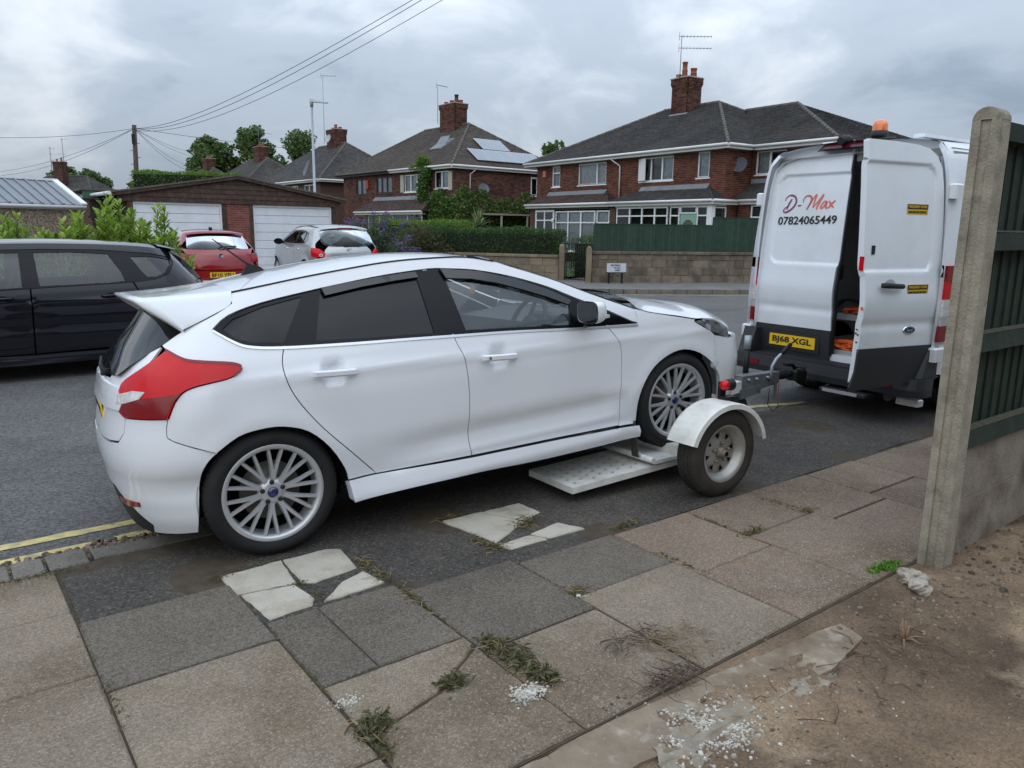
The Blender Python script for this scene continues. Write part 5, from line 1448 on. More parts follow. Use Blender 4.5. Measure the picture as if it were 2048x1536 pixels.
for v in bm.verts: v.co = Vector((v.co.x * 1.35, v.co.y * .6, v.co.z * 1.0)) * (1 + .25 * (vnoise(v.co.x * 9 + 3, v.co.z * 9) - .5)) + Vector((0, 0, 1.05))
me = bpy.data.meshes.new('bag_skin'); bm.to_mesh(me); bm.free(); link('bag_skin', me, mat('blue_plastic', (.04, .14, .55), .35, stain=(.7, .72, .75), stscale=5, stpos=.5), bg)

# trees beyond the roofs
def tree(loc, h, r, label, m_, n, tall=1.0, seed=1, size=(.30, .6), group='trees beyond the roofs'):
    r_ = random.Random(seed); o = empty('tree', loc, 0, label, 'tree', group)
    t = MB(); t.tube([(0, 0, 0), (.1, 0, h * .35), (0, .1, h * .7)], [r * .09, r * .07, r * .03], 8)
    bl = []
    for i in range(34):
        z = h * (.28 + .70 * r_.random()); k = 1 - abs((z / h) - .58) / .62; rr = r * max(.2, k) * r_.uniform(.35, .95); a = r_.uniform(0, 2 * pi)
        x, y = cos(a) * rr, sin(a) * rr; bl.append((x, y, z, r * r_.uniform(.24, .42), .85))
        if i % 2 == 0: t.tube([(0, 0, h * .3), (x * .5, y * .5, z * .8), (x, y, z)], [r * .035, r * .02, r * .008], 5)
    t.build('trunk', m_bark, o)
    tag(leaf_mesh('crown', blob_points(bl, n, .35), size, m_, o, .6), kind='stuff')
tree((-40.5, 108, 0), 13.0, 3.9, 'tall dark poplar-like tree left of the brick chimney', m_tree, 12000, seed=3)
tree((-36.6, 110, 0), 14.4, 3.7, 'tallest dark tree standing left against the wide brick chimney', m_tree, 12000, seed=5)
tree((-33.0, 118, 0), 14.6, 5.6, 'rounded tree right of the wide brick chimney', m_tree, 16000, seed=8)
tree((-28.6, 122, 0), 12.2, 4.2, 'paler low tree end before the dish chimney', m_treeb, 8000, seed=9)
tree((3.8, 82, 0), 10.3, 2.4, 'pale green tree between the solar-panel roof and the brick semi', m_treeb, 3500, seed=12); tree((6.0, 84, 0), 9.9, 2.2, 'smaller pale tree half hidden behind the brick semi roof', m_treeb, 3000, seed=14)
tree((-72.5, 128, 0), 9.9, 3.4, 'light tree left of the distant chimney', m_treeb, 9000, seed=15); tree((-66.5, 125, 0), 9.3, 3.6, 'light tree right of the distant chimney', m_treeb, 11000, seed=17); tree((-60.5, 127, 0), 8.2, 3.2, 'low light tree beyond the green fascia shed', m_treeb, 9000, seed=18)

# weeds and dead stalks in the paving joints
m_dry = leafmat('dry_stalk', (.14, .10, .05), (.27, .20, .10), .2, .8); m_weed = leafmat('weed_leaf', (.07, .075, .03), (.17, .15, .075)); m_twig = mat('dead_root', (.09, .062, .042), .9, var=.3, vscale=40); m_moss2 = leafmat('joint_moss', (.07, .08, .02), (.15, .13, .045))
def weed_patch(name, spots, label, m_leaf, size, stalk=True, seed=1, cat='weeds'):
    r_ = random.Random(seed); o = empty(name, (0, 0, 0), RZ, label, cat); C = []; S_ = MB()
    for (u, v, su, sv, n, h) in spots:
        for _ in range(n):
            x, y = r_.gauss(u, su), r_.gauss(v, sv); z = .002 + abs(r_.gauss(0, h * .4)); C.append((x, y, z))
        if stalk:
            for _ in range(max(3, n // 9)):
                x, y = r_.gauss(u, su), r_.gauss(v, sv); a = r_.uniform(0, 6.3); L_ = r_.uniform(.03, .09); b_ = r_.uniform(-.8, .8)
                S_.tube([(x, y, .004), (x + cos(a) * L_ * .5, y + sin(a) * L_ * .5, .004 + h * r_.random()), (x + cos(a + b_) * L_, y + sin(a + b_) * L_, .004 + h * .5 * r_.random())], [.0016, .0013, .0007], 4, False)
    tag(leaf_mesh('leaves', C, size, m_leaf, o, .32), kind='stuff')
    if stalk: tag(S_.build('stalks', mat('straw_stalk', (.26, .19, .10), .85, isl_var=.4), o), kind='stuff')
    return o
weed_patch('paving_weeds', [(1.635, 2.25, .02, .03, 110, .03), (1.65, 2.16, .03, .04, 160, .04), (1.655, 2.05, .035, .05, 190, .035), (1.665, 1.94, .025, .03, 150, .03)], 'long straggly weed clump in the slab joint by the white rubble', m_weed, (.018, .045), seed=2)
weed_patch('paving_weeds', [(1.372, 2.12, .03, .022, 170, .022)], 'small leafy rosette weed flat on the slabs', m_weed, (.02, .045), False, seed=3)
weed_patch('paving_weeds', [(1.02, 2.05, .03, .025, 220, .04), (1.0, 1.95, .015, .04, 60, .02)], 'grassy green weed tuft at the nearest slab corner', m_weed, (.02, .05), seed=4)
weed_patch('joint_moss', [(1.575, 3.2, .018, .05, 130, .016), (1.582, 3.03, .02, .05, 130, .014), (1.592, 2.80, .012, .10, 120, .012), (1.59, 2.62, .008, .08, 60, .008)], 'dry brown moss down the joint beside the first pale slabs', m_moss2, (.008, .022), seed=5, cat='moss')
weed_patch('joint_moss', [(2.19, 3.10, .015, .07, 150, .014), (2.22, 3.0, .02, .03, 90, .012), (2.53, 3.15, .05, .03, 150, .014), (2.60, 3.22, .04, .03, 90, .016), (2.25, 3.49, .05, .01, 80, .012)], 'moss and dry weed among the second group of pale slabs', m_moss2, (.008, .024), seed=6, cat='moss')
weed_patch('joint_moss', [(1.24, 3.18, .02, .02, 60, .010), (1.26, 3.02, .015, .03, 60, .010), (.95, 3.46, .03, .015, 70, .014), (1.2, 3.50, .1, .008, 60, .008), (.98, 2.36, .008, .2, 90, .008), (.372, 2.7, .012, .09, 90, .014), (.365, 3.2, .006, .3, 50, .006), (.40, 3.95, .05, .03, 80, .014), (.28, 3.97, .08, .012, 90, .014), (.16, 3.98, .05, .01, 60, .012)], 'mossy green joints round the nearest slabs and kerb stones', m_moss2, (.008, .02), False, seed=7, cat='moss')
weed_patch('joint_moss', [(4.03, 2.36, .03, .02, 90, .02), (4.0, 2.5, .02, .12, 50, .006), (3.47, 2.345, .05, .015, 130, .022), (2.99, 2.82, .05, .012, 110, .022), (2.23, 2.385, .03, .03, 90, .012), (3.42, 2.6, .006, .12, 50, .006), (2.85, 2.3, .008, .1, 60, .008)], 'dry weeds in the joints of the brown slabs', m_moss2, (.010, .028), seed=9, cat='weeds')
weed_patch('green_weeds', [(3.64, 1.68, .05, .018, 120, .03), (3.58, 1.70, .03, .01, 60, .02)], 'fresh green weed at the foot of the concrete post', leafmat('fresh_leaf', (.08, .18, .02), (.2, .34, .05)), (.025, .05), False, seed=10)
def twigs(name, u, v, su, sv, n, label, seed, m_=None, L0=.05, L1=.14, z=None):
    r_ = random.Random(seed); b = MB()
    for _ in range(n):
        x, y, a = r_.gauss(u, su), r_.gauss(v, sv), r_.uniform(0, 6.3); L_ = r_.uniform(L0, L1); P = []
        for k in range(4):
            P.append((x, y, (zs(x, y) if z is None else z) + .006 + r_.random() * .02)); a += r_.uniform(-.7, .7); x += cos(a) * L_ / 3; y += sin(a) * L_ / 3
        b.tube(P, [.0026, .0022, .0017, .0008], 4)
    o = b.build(name, m_ or m_twig); o.rotation_euler = (0, 0, RZ); tag(o, label, 'twigs', kind='stuff')
    return o
twigs('root_tangle', 2.04, 1.655, .07, .022, 60, 'tangle of dead brown roots at the edge of the slabs', 3, z=.002); twigs('dry_grass', 2.24, 1.80, .08, .06, 55, 'thin dry grass wisps lying on the brown slab', 4, mat('straw', (.22, .16, .09), .9), .05, .12, .001)
twigs('root_tangle', 2.10, 1.93, .08, .03, 30, 'small dark root wisps on the slab behind the grass', 6, z=.001); twigs('root_tangle', 2.85, 1.25, .35, .15, 40, 'loose dead roots scattered over the bare soil', 7)
st = empty('cut_stump', (*uvxy(3.045, 1.306), zs(3.045, 1.306)), .3, 'small splintered root stump sticking out of the soil', 'stump')
for i in range(8):
    a = i * .83; MB().tube([(cos(a) * .008, sin(a) * .008, -.02), (cos(a) * .012, sin(a) * .012, .03), (cos(a) * .02, sin(a) * .018, .06 + .012 * (i % 3))] if i < 5 else [(0, 0, .0), (cos(a) * .05, sin(a) * .03, .014), (cos(a) * .12, sin(a) * .08, .004)], [.009, .007, .003] if i < 5 else [.006, .004, .001], 6).build('root', mat('cut_wood', (.22, .145, .08), .85, var=.3, vscale=60), st)

# ================================================================== VEHICLES: shared pieces
m_white = mat('white_car_paint', (0.74, 0.76, 0.79), 0.32, spec=0.5, coat=0.9, var=0.015, vscale=3)
m_black = mat('gloss_black_trim', (0.004, 0.004, 0.006), 0.16, spec=0.22)
m_rubber = mat('black_rubber', (0.014, 0.014, 0.014), 0.75, spec=0.35)
m_tyre = mat('tyre_rubber', (0.017, 0.017, 0.0175), 0.82, spec=0.3, var=0.2, vscale=9)
m_tyred = mat('dusty_tyre', (0.040, 0.036, 0.031), 0.9, spec=0.25, var=0.3, vscale=8)
m_plast = mat('grained_black_plastic', (0.018, 0.018, 0.019), 0.6, spec=0.4, var=0.1, vscale=6)
m_alloy = mat('silver_alloy', (0.52, 0.53, 0.54), 0.33, metal=0.5, var=0.05, vscale=12)
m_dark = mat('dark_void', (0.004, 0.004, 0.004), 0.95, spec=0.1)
m_chrome = mat('chrome', (0.78, 0.79, 0.80), 0.08, metal=1.0)
m_satin = mat('satin_silver_trim', (0.70, 0.71, 0.73), 0.25, metal=0.6)
m_redl = mat('red_lens', (0.56, 0.003, 0.008), 0.15, spec=0.3, coat=0.12)
m_redd = mat('deep_red_lens', (0.20, 0.003, 0.006), 0.12, spec=0.4, coat=0.3)
m_clear = mat('clear_lens', (0.62, 0.60, 0.58), 0.12, spec=0.8, coat=1.0, var=0.25, vscale=40)
m_headl = mat('headlamp_glass', (0.12, 0.13, 0.14), 0.06, spec=0.9, coat=1.0, var=0.7, vscale=18)
m_privacy = mat('privacy_glass', (0.006, 0.007, 0.009), 0.03, spec=0.34)
m_cglass = glass('car_glass', (0.86, 0.93, 0.90), 0.0, 1.0)
m_trim = mat('grey_cabin_trim', (0.09, 0.092, 0.095), 0.8)
m_seat = mat('dark_seat_cloth', (0.022, 0.022, 0.025), 0.9, var=0.2, vscale=30)
m_plate = mat('yellow_plate', (0.80, 0.50, 0.012), 0.4)
m_amber = mat('amber_lens', (0.75, 0.16, 0.01), 0.2, spec=0.7, coat=1)

def tyre_prof(R, w, rim):
    return [(rim, -w * .46), (rim + .012, -w * .5), (rim + (R - rim) * .45, -w * .53), (R - .028, -w * .5), (R - .010, -w * .43), (R, -w * .34), (R, w * .34), (R - .010, w * .43), (R - .028, w * .5), (rim + (R - rim) * .45, w * .53), (rim + .012, w * .5), (rim, w * .46)]

def wheel(par, c, R, w, rim, style, side=-1, name='wheel', mt=None, mal=None):
    """tyre with rim, spokes, nuts and cap; side -1 faces -y"""
    mt, mal = mt or m_tyre, mal or m_alloy; x, y, z = c; s = side
    o = MB().lathe([(r_, h * 1.0) for r_, h in tyre_prof(R, w, rim)], 'y', 56, (x, y, z)).build(name, mt, par, fixn=True)
    f = s * w * .46                                        # outer face offset from wheel centre
    # tread blocks
    tb = MB()
    for k in range(60):
        a = 2 * pi * k / 60
        for j, (h0, h1) in enumerate(((-.33, -.20), (-.17, -.02), (.02, .17), (.20, .33))):
            a0, a1 = a + (.02 if j % 2 else 0), a + 2 * pi / 60 * .72 + (.02 if j % 2 else 0)
            P = lambda an, h, r_: (x + r_ * cos(an), y + h * w, z + r_ * sin(an))
            tb.add([P(a0, h0, R - .002), P(a1, h0, R - .002), P(a1, h1, R - .002), P(a0, h1, R - .002), P(a0, h0, R + .004), P(a1, h0, R + .004), P(a1, h1, R + .004), P(a0, h1, R + .004)], [(4, 5, 6, 7), (0, 1, 5, 4), (1, 2, 6, 5), (2, 3, 7, 6), (3, 0, 4, 7)])
    tag(tb.build('tread', mt, o, fixn=True), kind='stuff')
    if style == 'alloy':
        MB().lathe([(rim + .004, f), (rim - .006, f + s * .006), (rim - .022, f - s * .004), (rim - .03, f - s * .03), (rim - .035, -f)], 'y', 56, (x, y, z)).build('rim', mal, o, fixn=True)
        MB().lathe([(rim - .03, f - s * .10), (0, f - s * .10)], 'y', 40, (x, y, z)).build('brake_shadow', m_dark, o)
        MB().lathe([(.15, f - s * .085), (.05, f - s * .085), (.05, f - s * .06)], 'y', 40, (x, y, z)).build('brake_disc', mat('brake_disc', (.12, .11, .10), .5, metal=.6), o)
        y0 = y + f
        for k in range(10):
            a = 2 * pi * k / 10 + .16; sp = MB()
            for br in (-1, 1):
                P = []
                for (r_, da, wd, dep) in ((.036, 0, .019, .030), (.085, .03 * br, .0145, .022), (.14, .10 * br, .0115, .014), (rim - .018, .15 * br, .0098, .006)):
                    an = a + da; t = Vector((-sin(an), 0, cos(an)));  c0 = Vector((x + r_ * cos(an), y0 - s * dep, z + r_ * sin(an))); P.append((c0, t, wd))
                V = []
                for c0, t, wd in P:
                    V += [c0 - t * wd - Vector((0, s * .016, 0)), c0 - t * wd * .55, c0 + t * wd * .55, c0 + t * wd - Vector((0, s * .016, 0))]
                sp.add(V, [(4 * i + j, 4 * i + j + 1, 4 * i + j + 5, 4 * i + j + 4) for i in range(3) for j in range(3)], False)
            sp.build('spoke', mal, o, fixn=True)
        MB().lathe([(0, f - s * .022), (.04, f - s * .022), (.062, f - s * .028), (.072, f - s * .05)], 'y', 30, (x, y, z)).build('hub', mal, o, fixn=True)
        MB().lathe([(0, f - s * .014), (.024, f - s * .014), (.028, f - s * .024)], 'y', 24, (x, y, z)).build('centre_cap', mat('navy_badge', (.01, .015, .10), .2, coat=1), o, fixn=True)
        for k in range(5):
            a = 2 * pi * k / 5 + pi / 2; MB().lathe([(0, f - s * .019), (.012, f - s * .019), (.013, f - s * .05)], 'y', 8, (x + .052 * cos(a), y, z + .052 * sin(a))).build('wheel_nut', m_plast, o, fixn=True)
    else:                                                  # painted steel trailer wheel with triangular vents
        ms = mal
        MB().lathe([(rim + .004, f), (rim - .008, f + s * .002), (rim - .018, f - s * .012), (rim - .030, f - s * .018), (rim - .034, f - s * .04), (rim - .044, f - s * .045), (rim - .048, f - s * .068)], 'y', 48, (x, y, z)).build('rim', ms, o, fixn=True)
        MB().lathe([(rim - .047, f - s * .066), (.118, f - s * .058), (.075, f - s * .05), (.06, f - s * .045), (0, f - s * .045)], 'y', 48, (x, y, z)).build('wheel_disc', ms, o, fixn=True)
        for k in range(8):
            a = 2 * pi * k / 8 + .2; r0, r1, h = .088, .122, .014
            q = lambda r_, da: (x + r_ * cos(a + da), y + f - s * .0545 + s * .004, z + r_ * sin(a + da))
            MB().add([q(r1, -.16), q(r1, .16), q(r0, .03), q(r0, -.03)], [(0, 1, 2, 3)]).build('vent_hole', m_dark, o)
        mr = mat('rusty_hub', (.22, .19, .15), .6, metal=.5, var=.3, vscale=40)
        MB().lathe([(0, f + s * .010), (.020, f + s * .010), (.025, f), (.027, f - s * .02), (.036, f - s * .022), (.040, f - s * .05)], 'y', 24, (x, y, z)).build('hub', mr, o, fixn=True)
        MB().lathe([(0, f + s * .013), (.014, f + s * .013), (.014, f + s * .009)], 'y', 16, (x, y, z)).build('hub_cap', m_dark, o, fixn=True)
        for k in range(5):
            a = 2 * pi * k / 5 + .3; MB().lathe([(0, f - s * .018), (.009, f - s * .018), (.010, f - s * .05)], 'y', 6, (x + .062 * cos(a), y, z + .062 * sin(a))).build('wheel_nut', mr, o, fixn=True)
    return o

def seat(par, x, y, w=.5):
    b = MB().bbox(x - .26, x + .26, y - w / 2, y + w / 2, .42, .56, .03); o = b.build('seat', m_seat, par)
    MB().hexa([(x - .30, y - w / 2, .52), (x - .16, y - w / 2, .52), (x - .16, y + w / 2, .52), (x - .30, y + w / 2, .52)], [(x - .46, y - w / 2 + .06, 1.08), (x - .36, y - w / 2 + .06, 1.08), (x - .36, y + w / 2 - .06, 1.08), (x - .46, y + w / 2 - .06, 1.08)]).build('seat_back', m_seat, o)
    MB().bbox(x - .49, x - .40, y - .12, y + .12, 1.11, 1.29, .02).build('head_restraint', m_seat, o)
    return o
def steering_wheel(par, c, R=.185, tilt=.45):
    c = Vector(c); d = Vector((-cos(tilt), 0, sin(tilt))); a = Vector((0, 1, 0)); u = d.cross(a)
    b = MB().tube([c + (a * cos(t) + u * sin(t)) * R for t in [2 * pi * k / 28 for k in range(29)]], .016, 8, False)
    for an in (pi * .05, pi * .95, pi * 1.5):
        b.tube([c, c + (a * cos(an) + u * sin(an)) * R], .014, 6)
    b.tube([c + d * .01, c - d * .05], .062, 14); b.tube([c - d * .04, c - d * .32], .03, 8)
    return b.build('steering_wheel', m_rubber, par)
def plate(par, c, right, upv, txt, w=.52, h=.111, m_=None):
    c, r, u = Vector(c), Vector(right).normalized(), Vector(upv).normalized(); n = r.cross(u)
    p = MB().obox(c, r * w / 2, u * h / 2, n * .004).build('number_plate', m_ or m_plate, par)
    put_text('plate_lettering', txt, .08, w * .86, c + n * .0055, r, u, m_blk, p, bold=.0025, height=h * .70, depth=.0008)
    return p

# ================================================================== THE WHITE HATCHBACK ON THE TOW DOLLY
FO = empty('hatchback_car', (-1.599, 4.368, .001), rot=(0, -math.asin(.193 / 2.648), radians(31.3)), label='white five-door hatchback with its front wheels up on the tow dolly', cat='car')
ZS_ = [0, .15, .25, .35, .55, .72, .85, .95, 1.05, 1.2, 1.32, 1.40, 1.46, 1.6]
WS_ = [.80, .845, .872, .885, .905, .905, .893, .865, .82, .745, .68, .635, .57, .40]
fW = pch(ZS_, WS_)
fXR = pch([.15, .3, .45, .62, .75, .86, .95, 1.0, 1.1, 1.3, 1.38, 1.6], [-.62, -.66, -.69, -.685, -.66, -.64, -.61, -.585, -.505, -.30, -.21, 0.])
fXF = pch([.2, .5, .8, 1.0], [3.50, 3.53, 3.45, 3.1])
def corner(x, xe, R, n, s):
    d = (xe + s * R - x) * s / R
    return 1.0 if d <= 0 else (0.0 if d >= 1 else (1 - d ** n) ** (1 / n))
def gauss(d, w): return math.exp(-(d / w) ** 2)
def fbase(x, z):
    w = fW(z)
    if x < .2: w *= 1 - .045 * ((.2 - x) / .9) ** 2
    if x > 2.3: w *= 1 - .06 * ((x - 2.3) / 1.2) ** 2
    zc = .895 - .045 * x                                    # shoulder crease through the handles
    w += .007 * gauss(z - zc, .03) * min(1, max(0, (x + .2) / .4))
    k = min(1, max(0, (x - .55) / .4)) * min(1, max(0, (2.25 - x) / .3))
    w += k * (-.016 * gauss(z - .42, .055) + .012 * gauss(z - .31, .032))
    for xc in (0, 2.648):
        r = math.hypot(x - xc, z - .323)
        w += .010 * gauss(r - .365, .06)
    for hx, hz in ((.36, .875), (1.30, .818)):
        w -= .028 * math.exp(-((x - hx) / .05) ** 4 - ((z - hz) / .048) ** 4)
    return w
def fY(x, z):
    return fbase(x, z) * corner(x, fXR(z), .5, 2.6, 1) * corner(x, fXF(z), .55, 2.6, -1)
fl_ = lambda x, z: (x, -fY(x, z), z)
def f_u(x, z):                                              # side coordinate -> wrap coordinate round the tail
    xc = fXR(z) + .5
    return x - xc if x >= xc else -(2 / pi) * math.asin(min(1, ((xc - x) / .5)) ** 1.3)
def fl_rear(u, z):
    xc = fXR(z) + .5
    if u >= 0: return fl_(xc + u, z)
    ph = min(1.0, -u) * pi / 2
    return (xc - .5 * sin(ph) ** (2 / 2.6), -fbase(max(xc - .3, -.45), z) * max(0, cos(ph)) ** (2 / 2.6), z)
U_ = lambda pts: [(f_u(x, z), z) for x, z in pts]

ROOFL = [(-.03, 1.308), (.28, 1.345), (.577, 1.372), (.781, 1.386), (.991, 1.388), (1.253, 1.376), (1.425, 1.338), (1.51, 1.306), (1.748, 1.215), (1.968, 1.116), (2.143, 1.04), (2.315, .968)]
DT = [(-.155, 1.148), (-.074, 1.204), (.083, 1.246), (.321, 1.278), (.526, 1.30), (.75, 1.32), (1.006, 1.331), (1.133, 1.321), (1.296, 1.299), (1.51, 1.244), (1.729, 1.165), (1.891, 1.086), (2.061, 1.007), (2.178, .947), (2.31, .879)]
DB = [(2.31, .879), (2.093, .894), (1.819, .915), (1.407, .95), (1.05, .973), (.761, .991), (.473, 1.008), (.141, 1.033), (-.013, 1.057), (-.083, 1.091), (-.155, 1.148)]
SB = [(1.047, .976), (1.06, .922), (1.09, .822), (1.099, .652), (1.089, .499), (1.088, .337), (1.102, .279)]
SC = [(.146, 1.033), (.12, .958), (.126, .867), (.171, .756), (.271, .608), (.421, .434), (.531, .306)]
SF = [(2.07, .898), (2.135, .81), (2.164, .729), (2.160, .527), (2.159, .245)]
ARR = [(.374, .308), (.362, .371), (.292, .503), (.195, .606), (.076, .654), (-.032, .661), (-.134, .645), (-.235, .588)]
ARF = [(2.29, .235), (2.30, .38), (2.345, .50), (2.427, .591), (2.553, .65), (2.684, .664), (2.831, .617), (2.957, .528)]
TL_out = [(-.36, 1.066), (-.319, 1.033), (-.282, 1.014), (-.214, 1.001), (-.108, .982), (-.068, .96), (-.098, .936), (-.148, .92), (-.269, .906), (-.335, .884), (-.376, .84), (-.412, .769)]
TL_in = [(-.412, .769), (-.545, .771), (-.575, .771), (-.595, .819), (-.575, .886), (-.541, .942), (-.45, 1.008), (-.36, 1.066)]
BS = [(-.416, .768), (-.43, .707), (-.41, .666), (-.236, .583)]
# quarter panel with roof rail and windscreen pillar in one pressing
qp = crv(ROOFL, 3) + [(2.316, .885)] + crv(DT[::-1], 3)[1:] + crv(DB[::-1][:4], 3)[1:] + crv(SC, 3) + [(.374, .306)] + crv(ARR, 3) + crv(BS[::-1], 3) + crv(TL_out[::-1], 3) + crv([(-.374, 1.092), (-.27, 1.154), (-.123, 1.216), (-.044, 1.258)], 3)
panel('quarter_panel', qp, fl_, m_white, FO, .032, gap=.0025, both=True)
wing = [(2.318, .970), (2.427, .934), (2.627, .889), (2.80, .848), (2.792, .834), (2.862, .792), (2.939, .75), (2.968, .728), (2.978, .63)] + crv(ARF[::-1], 3) + [(2.165, .238)] + crv(SF[::-1], 3) + [(2.31, .883)]
panel('front_wing', wing, fl_, m_white, FO, .032, gap=.0025, both=True)
panel('front_door', crv(DB[1:5], 2)[::-1] + [(2.07, .897)] + crv(SF, 3) + [(1.7, .262)] + crv(SB[::-1], 3), fl_, m_white, FO, .03, gap=.0025, both=True)
panel('rear_door', crv(DB[4:8], 2) + crv(SC, 3) + [(.531, .306), (.8, .292)] + crv(SB[::-1], 3), fl_, m_white, FO, .03, gap=.0025, both=True)
# sills flare outwards
fl_sill = lambda x, z: (x, -(fY(x, .30) + .012 + .030 * max(0, min(1, (.30 - z) / .11)) ** .7 - .02 * max(0, (.19 - z) / .04)), z)
panel('side_skirt', [(.376, .302), (.531, .302), (1.102, .275), (1.703, .259), (2.16, .238), (2.286, .230), (2.30, .153)] + crv([(2.30, .153), (1.89, .158), (1.497, .165), (1.131, .186), (.686, .192), (.386, .19)], 3), fl_sill, m_white, FO, .035, both=True, thick=.06)
# tail
bump = U_(crv(BS[::-1], 3)) + U_([(-.412, .766), (-.545, .768), (-.575, .768)]) + U_([(-.591, .696), (-.618, .647)]) + [(-.75, .635), (-1.0, .63), (-1.0, .38)] + [(-.80, .385), (-.66, .31), (-.52, .225)] + U_([(-.532, .175), (-.358, .190)]) + U_(crv([(-.358, .190), (-.325, .45), (-.287, .539), (-.236, .583)], 4))
def fl_bump(u, z):
    p = fl_rear(u, z); k = 1 + .012 * gauss(z - .56, .09) - .022 * gauss(z - .43, .06) + .010 * gauss(z - .25, .06)
    return (-.25 + (p[0] + .25) * k, p[1] * k, z)
panel('rear_bumper', bump, fl_bump, m_white, FO, .05, gap=.002, both=True, thick=.03)
panel('diffuser', [(-1.0, .392), (-.80, .378), (-.66, .303), (-.52, .218), (-.42, .185), (-.42, .165), (-.7, .16), (-1.0, .19)], fl_bump, m_plast, FO, .05, both=True, off=-.006)
panel('rear_reflector', U_([(-.645, .338), (-.577, .347), (-.574, .324), (-.61, .305), (-.64, .30)]), fl_bump, m_redd, FO, .03, both=True, off=.004)
panel('tailgate', U_(crv([(-.374, 1.088), (-.45, 1.008), (-.541, .942), (-.575, .886), (-.595, .819), (-.575, .771)], 3)) + U_([(-.591, .696), (-.618, .652)]) + [(-.75, .641), (-1.0, .636), (-1.0, .932), (-.8, .938)] + U_(crv([(-.587, .953), (-.539, .994), (-.465, 1.041), (-.38, 1.086)], 3)), fl_rear, m_white, FO, .045, gap=.0025, both=True)
panel('tailgate_shelf', [(-1.0, .80), (-.62, .80), (-.60, .83), (-.66, .905), (-1.0, .92)], fl_rear, m_white, FO, .05, both=True, off=.012)
tl = panel('tail_lamp', crv(TL_out, 3)[:-1] + crv(TL_in, 3), lambda a, b: fl_(a, b), m_redl, FO, .03, gap=.002, both=True, off=.010, thick=.02)
for t_, mi in zip(tl, (False, True)):
    panel('lamp_lower', [(-.545, .777), (-.418, .775), (-.381, .842), (-.343, .880), (-.45, .868), (-.572, .858), (-.588, .82), (-.572, .779)], fl_, m_redd, t_, .03, off=.0125, mirror=mi)
    panel('reverse_lens', [(-.589, .826), (-.574, .874), (-.52, .895), (-.475, .892), (-.50, .862), (-.56, .836)], fl_, m_clear, t_, .02, off=.014, mirror=mi)
    ribbon('lamp_edge', crv(TL_out, 3)[:20], fl_, .003, .010, m_redd, t_, .012, mirror=mi)
# glass edge and rear screen
ge = [(-.265, -.640, 1.160), (-.357, -.630, 1.100), (-.452, -.602, 1.047), (-.530, -.555, .998), (-.577, -.50, .960)]
strip('rear_screen', ge, [(-.09, .10), (-.075, .06), (-.055, .03), (-.035, .0), (-.028, -.015)], m_privacy, FO, 12, 2.4)
# spoiler
fr_ = [(-.02, 0, 1.340), (-.02, -.3, 1.336), (-.022, -.5, 1.325), (-.025, -.60, 1.316), (-.03, -.645, 1.309), (-.05, -.686, 1.254), (-.15, -.693, 1.208), (-.272, -.676, 1.158)]
rr_ = [(-.475, 0, 1.322), (-.473, -.3, 1.321), (-.465, -.46, 1.318), (-.452, -.55, 1.312), (-.425, -.585, 1.284), (-.375, -.62, 1.242), (-.325, -.65, 1.20), (-.276, -.678, 1.157)]
fr_, rr_ = crv(fr_, 4), crv(rr_, 4); nn_ = len(fr_); sp = MB(); V = []
for i in range(9):
    t = i / 8
    for a, b in zip(fr_, rr_):
        p = Vector(a).lerp(Vector(b), t); dip = -.012 * sin(pi * t) * max(0, 1 - abs(p.y) / .7); V.append((p.x, p.y, p.z + dip))
for i in range(9):
    t = i / 8
    for a, b in zip(fr_, rr_):
        p = Vector(a).lerp(Vector(b), t); V.append((p.x + .006, p.y * .985, p.z - .022 - .06 * (1 - t)))
F_ = []
for k in (0, 9 * nn_):
    for i in range(8):
        for j in range(nn_ - 1):
            q = (k + i * nn_ + j, k + i * nn_ + j + 1, k + (i + 1) * nn_ + j + 1, k + (i + 1) * nn_ + j); F_.append(q if k == 0 else q[::-1])
o9 = 9 * nn_
F_ += [(8 * nn_ + j, 8 * nn_ + j + 1, o9 + 8 * nn_ + j + 1, o9 + 8 * nn_ + j) for j in range(nn_ - 1)]
sp.add(V, F_, True); sp.add([(x, -y, z) for x, y, z in V], [f[::-1] for f in F_], True)
sp.build('spoiler', m_white, FO, fixn=True)
MB().add([(-.30, -.655, 1.165), (-.42, -.55, 1.262), (-.30, -.50, 1.25), (-.20, -.60, 1.18)], [(0, 1, 2, 3)]).build('spoiler_fin', m_black, FO)
# roof, bonnet, windscreen
rl = crv([p for p in ROOFL if p[0] <= 1.43], 4)
re_ = [(x, -fY(x, z) + .006, z) for x, z in rl]
strip('roof', re_, [(-.0, .028 + .014 * sin(pi * min(1, max(0, (x + .03) / 1.46)))) for x, z in rl], m_white, FO, 12, 2.3)
for y_ in (False, True):
    ribbon('roof_ditch', crv(ROOFL[:7], 4), fl_, .004, .003, m_rubber, FO, .003, mirror=y_)
wl_ = crv([p for p in ROOFL if p[0] >= 1.42], 4)
strip('windscreen', [(x - .004, -fY(x, z) + .012, z) for x, z in wl_], [(.13 + .10 * (x - 1.42), .028 - .01 * (x - 1.42)) for x, z in wl_], glass('windscreen_glass', (.88, .95, .92), 0, .7), FO, 14, 2.3)
bl_ = crv([(2.335, .972), (2.427, .938), (2.627, .893), (2.80, .852), (2.867, .845), (2.978, .825), (3.073, .778), (3.15, .735)], 4)
strip('bonnet', [(x, -fY(x, z) + .004, z + .002) for x, z in bl_], [(.15 + .17 * max(0, (x - 2.75) / .4), .085 - .03 * max(0, (x - 2.75) / .4)) for x, z in bl_], m_white, FO, 14, 2.4)
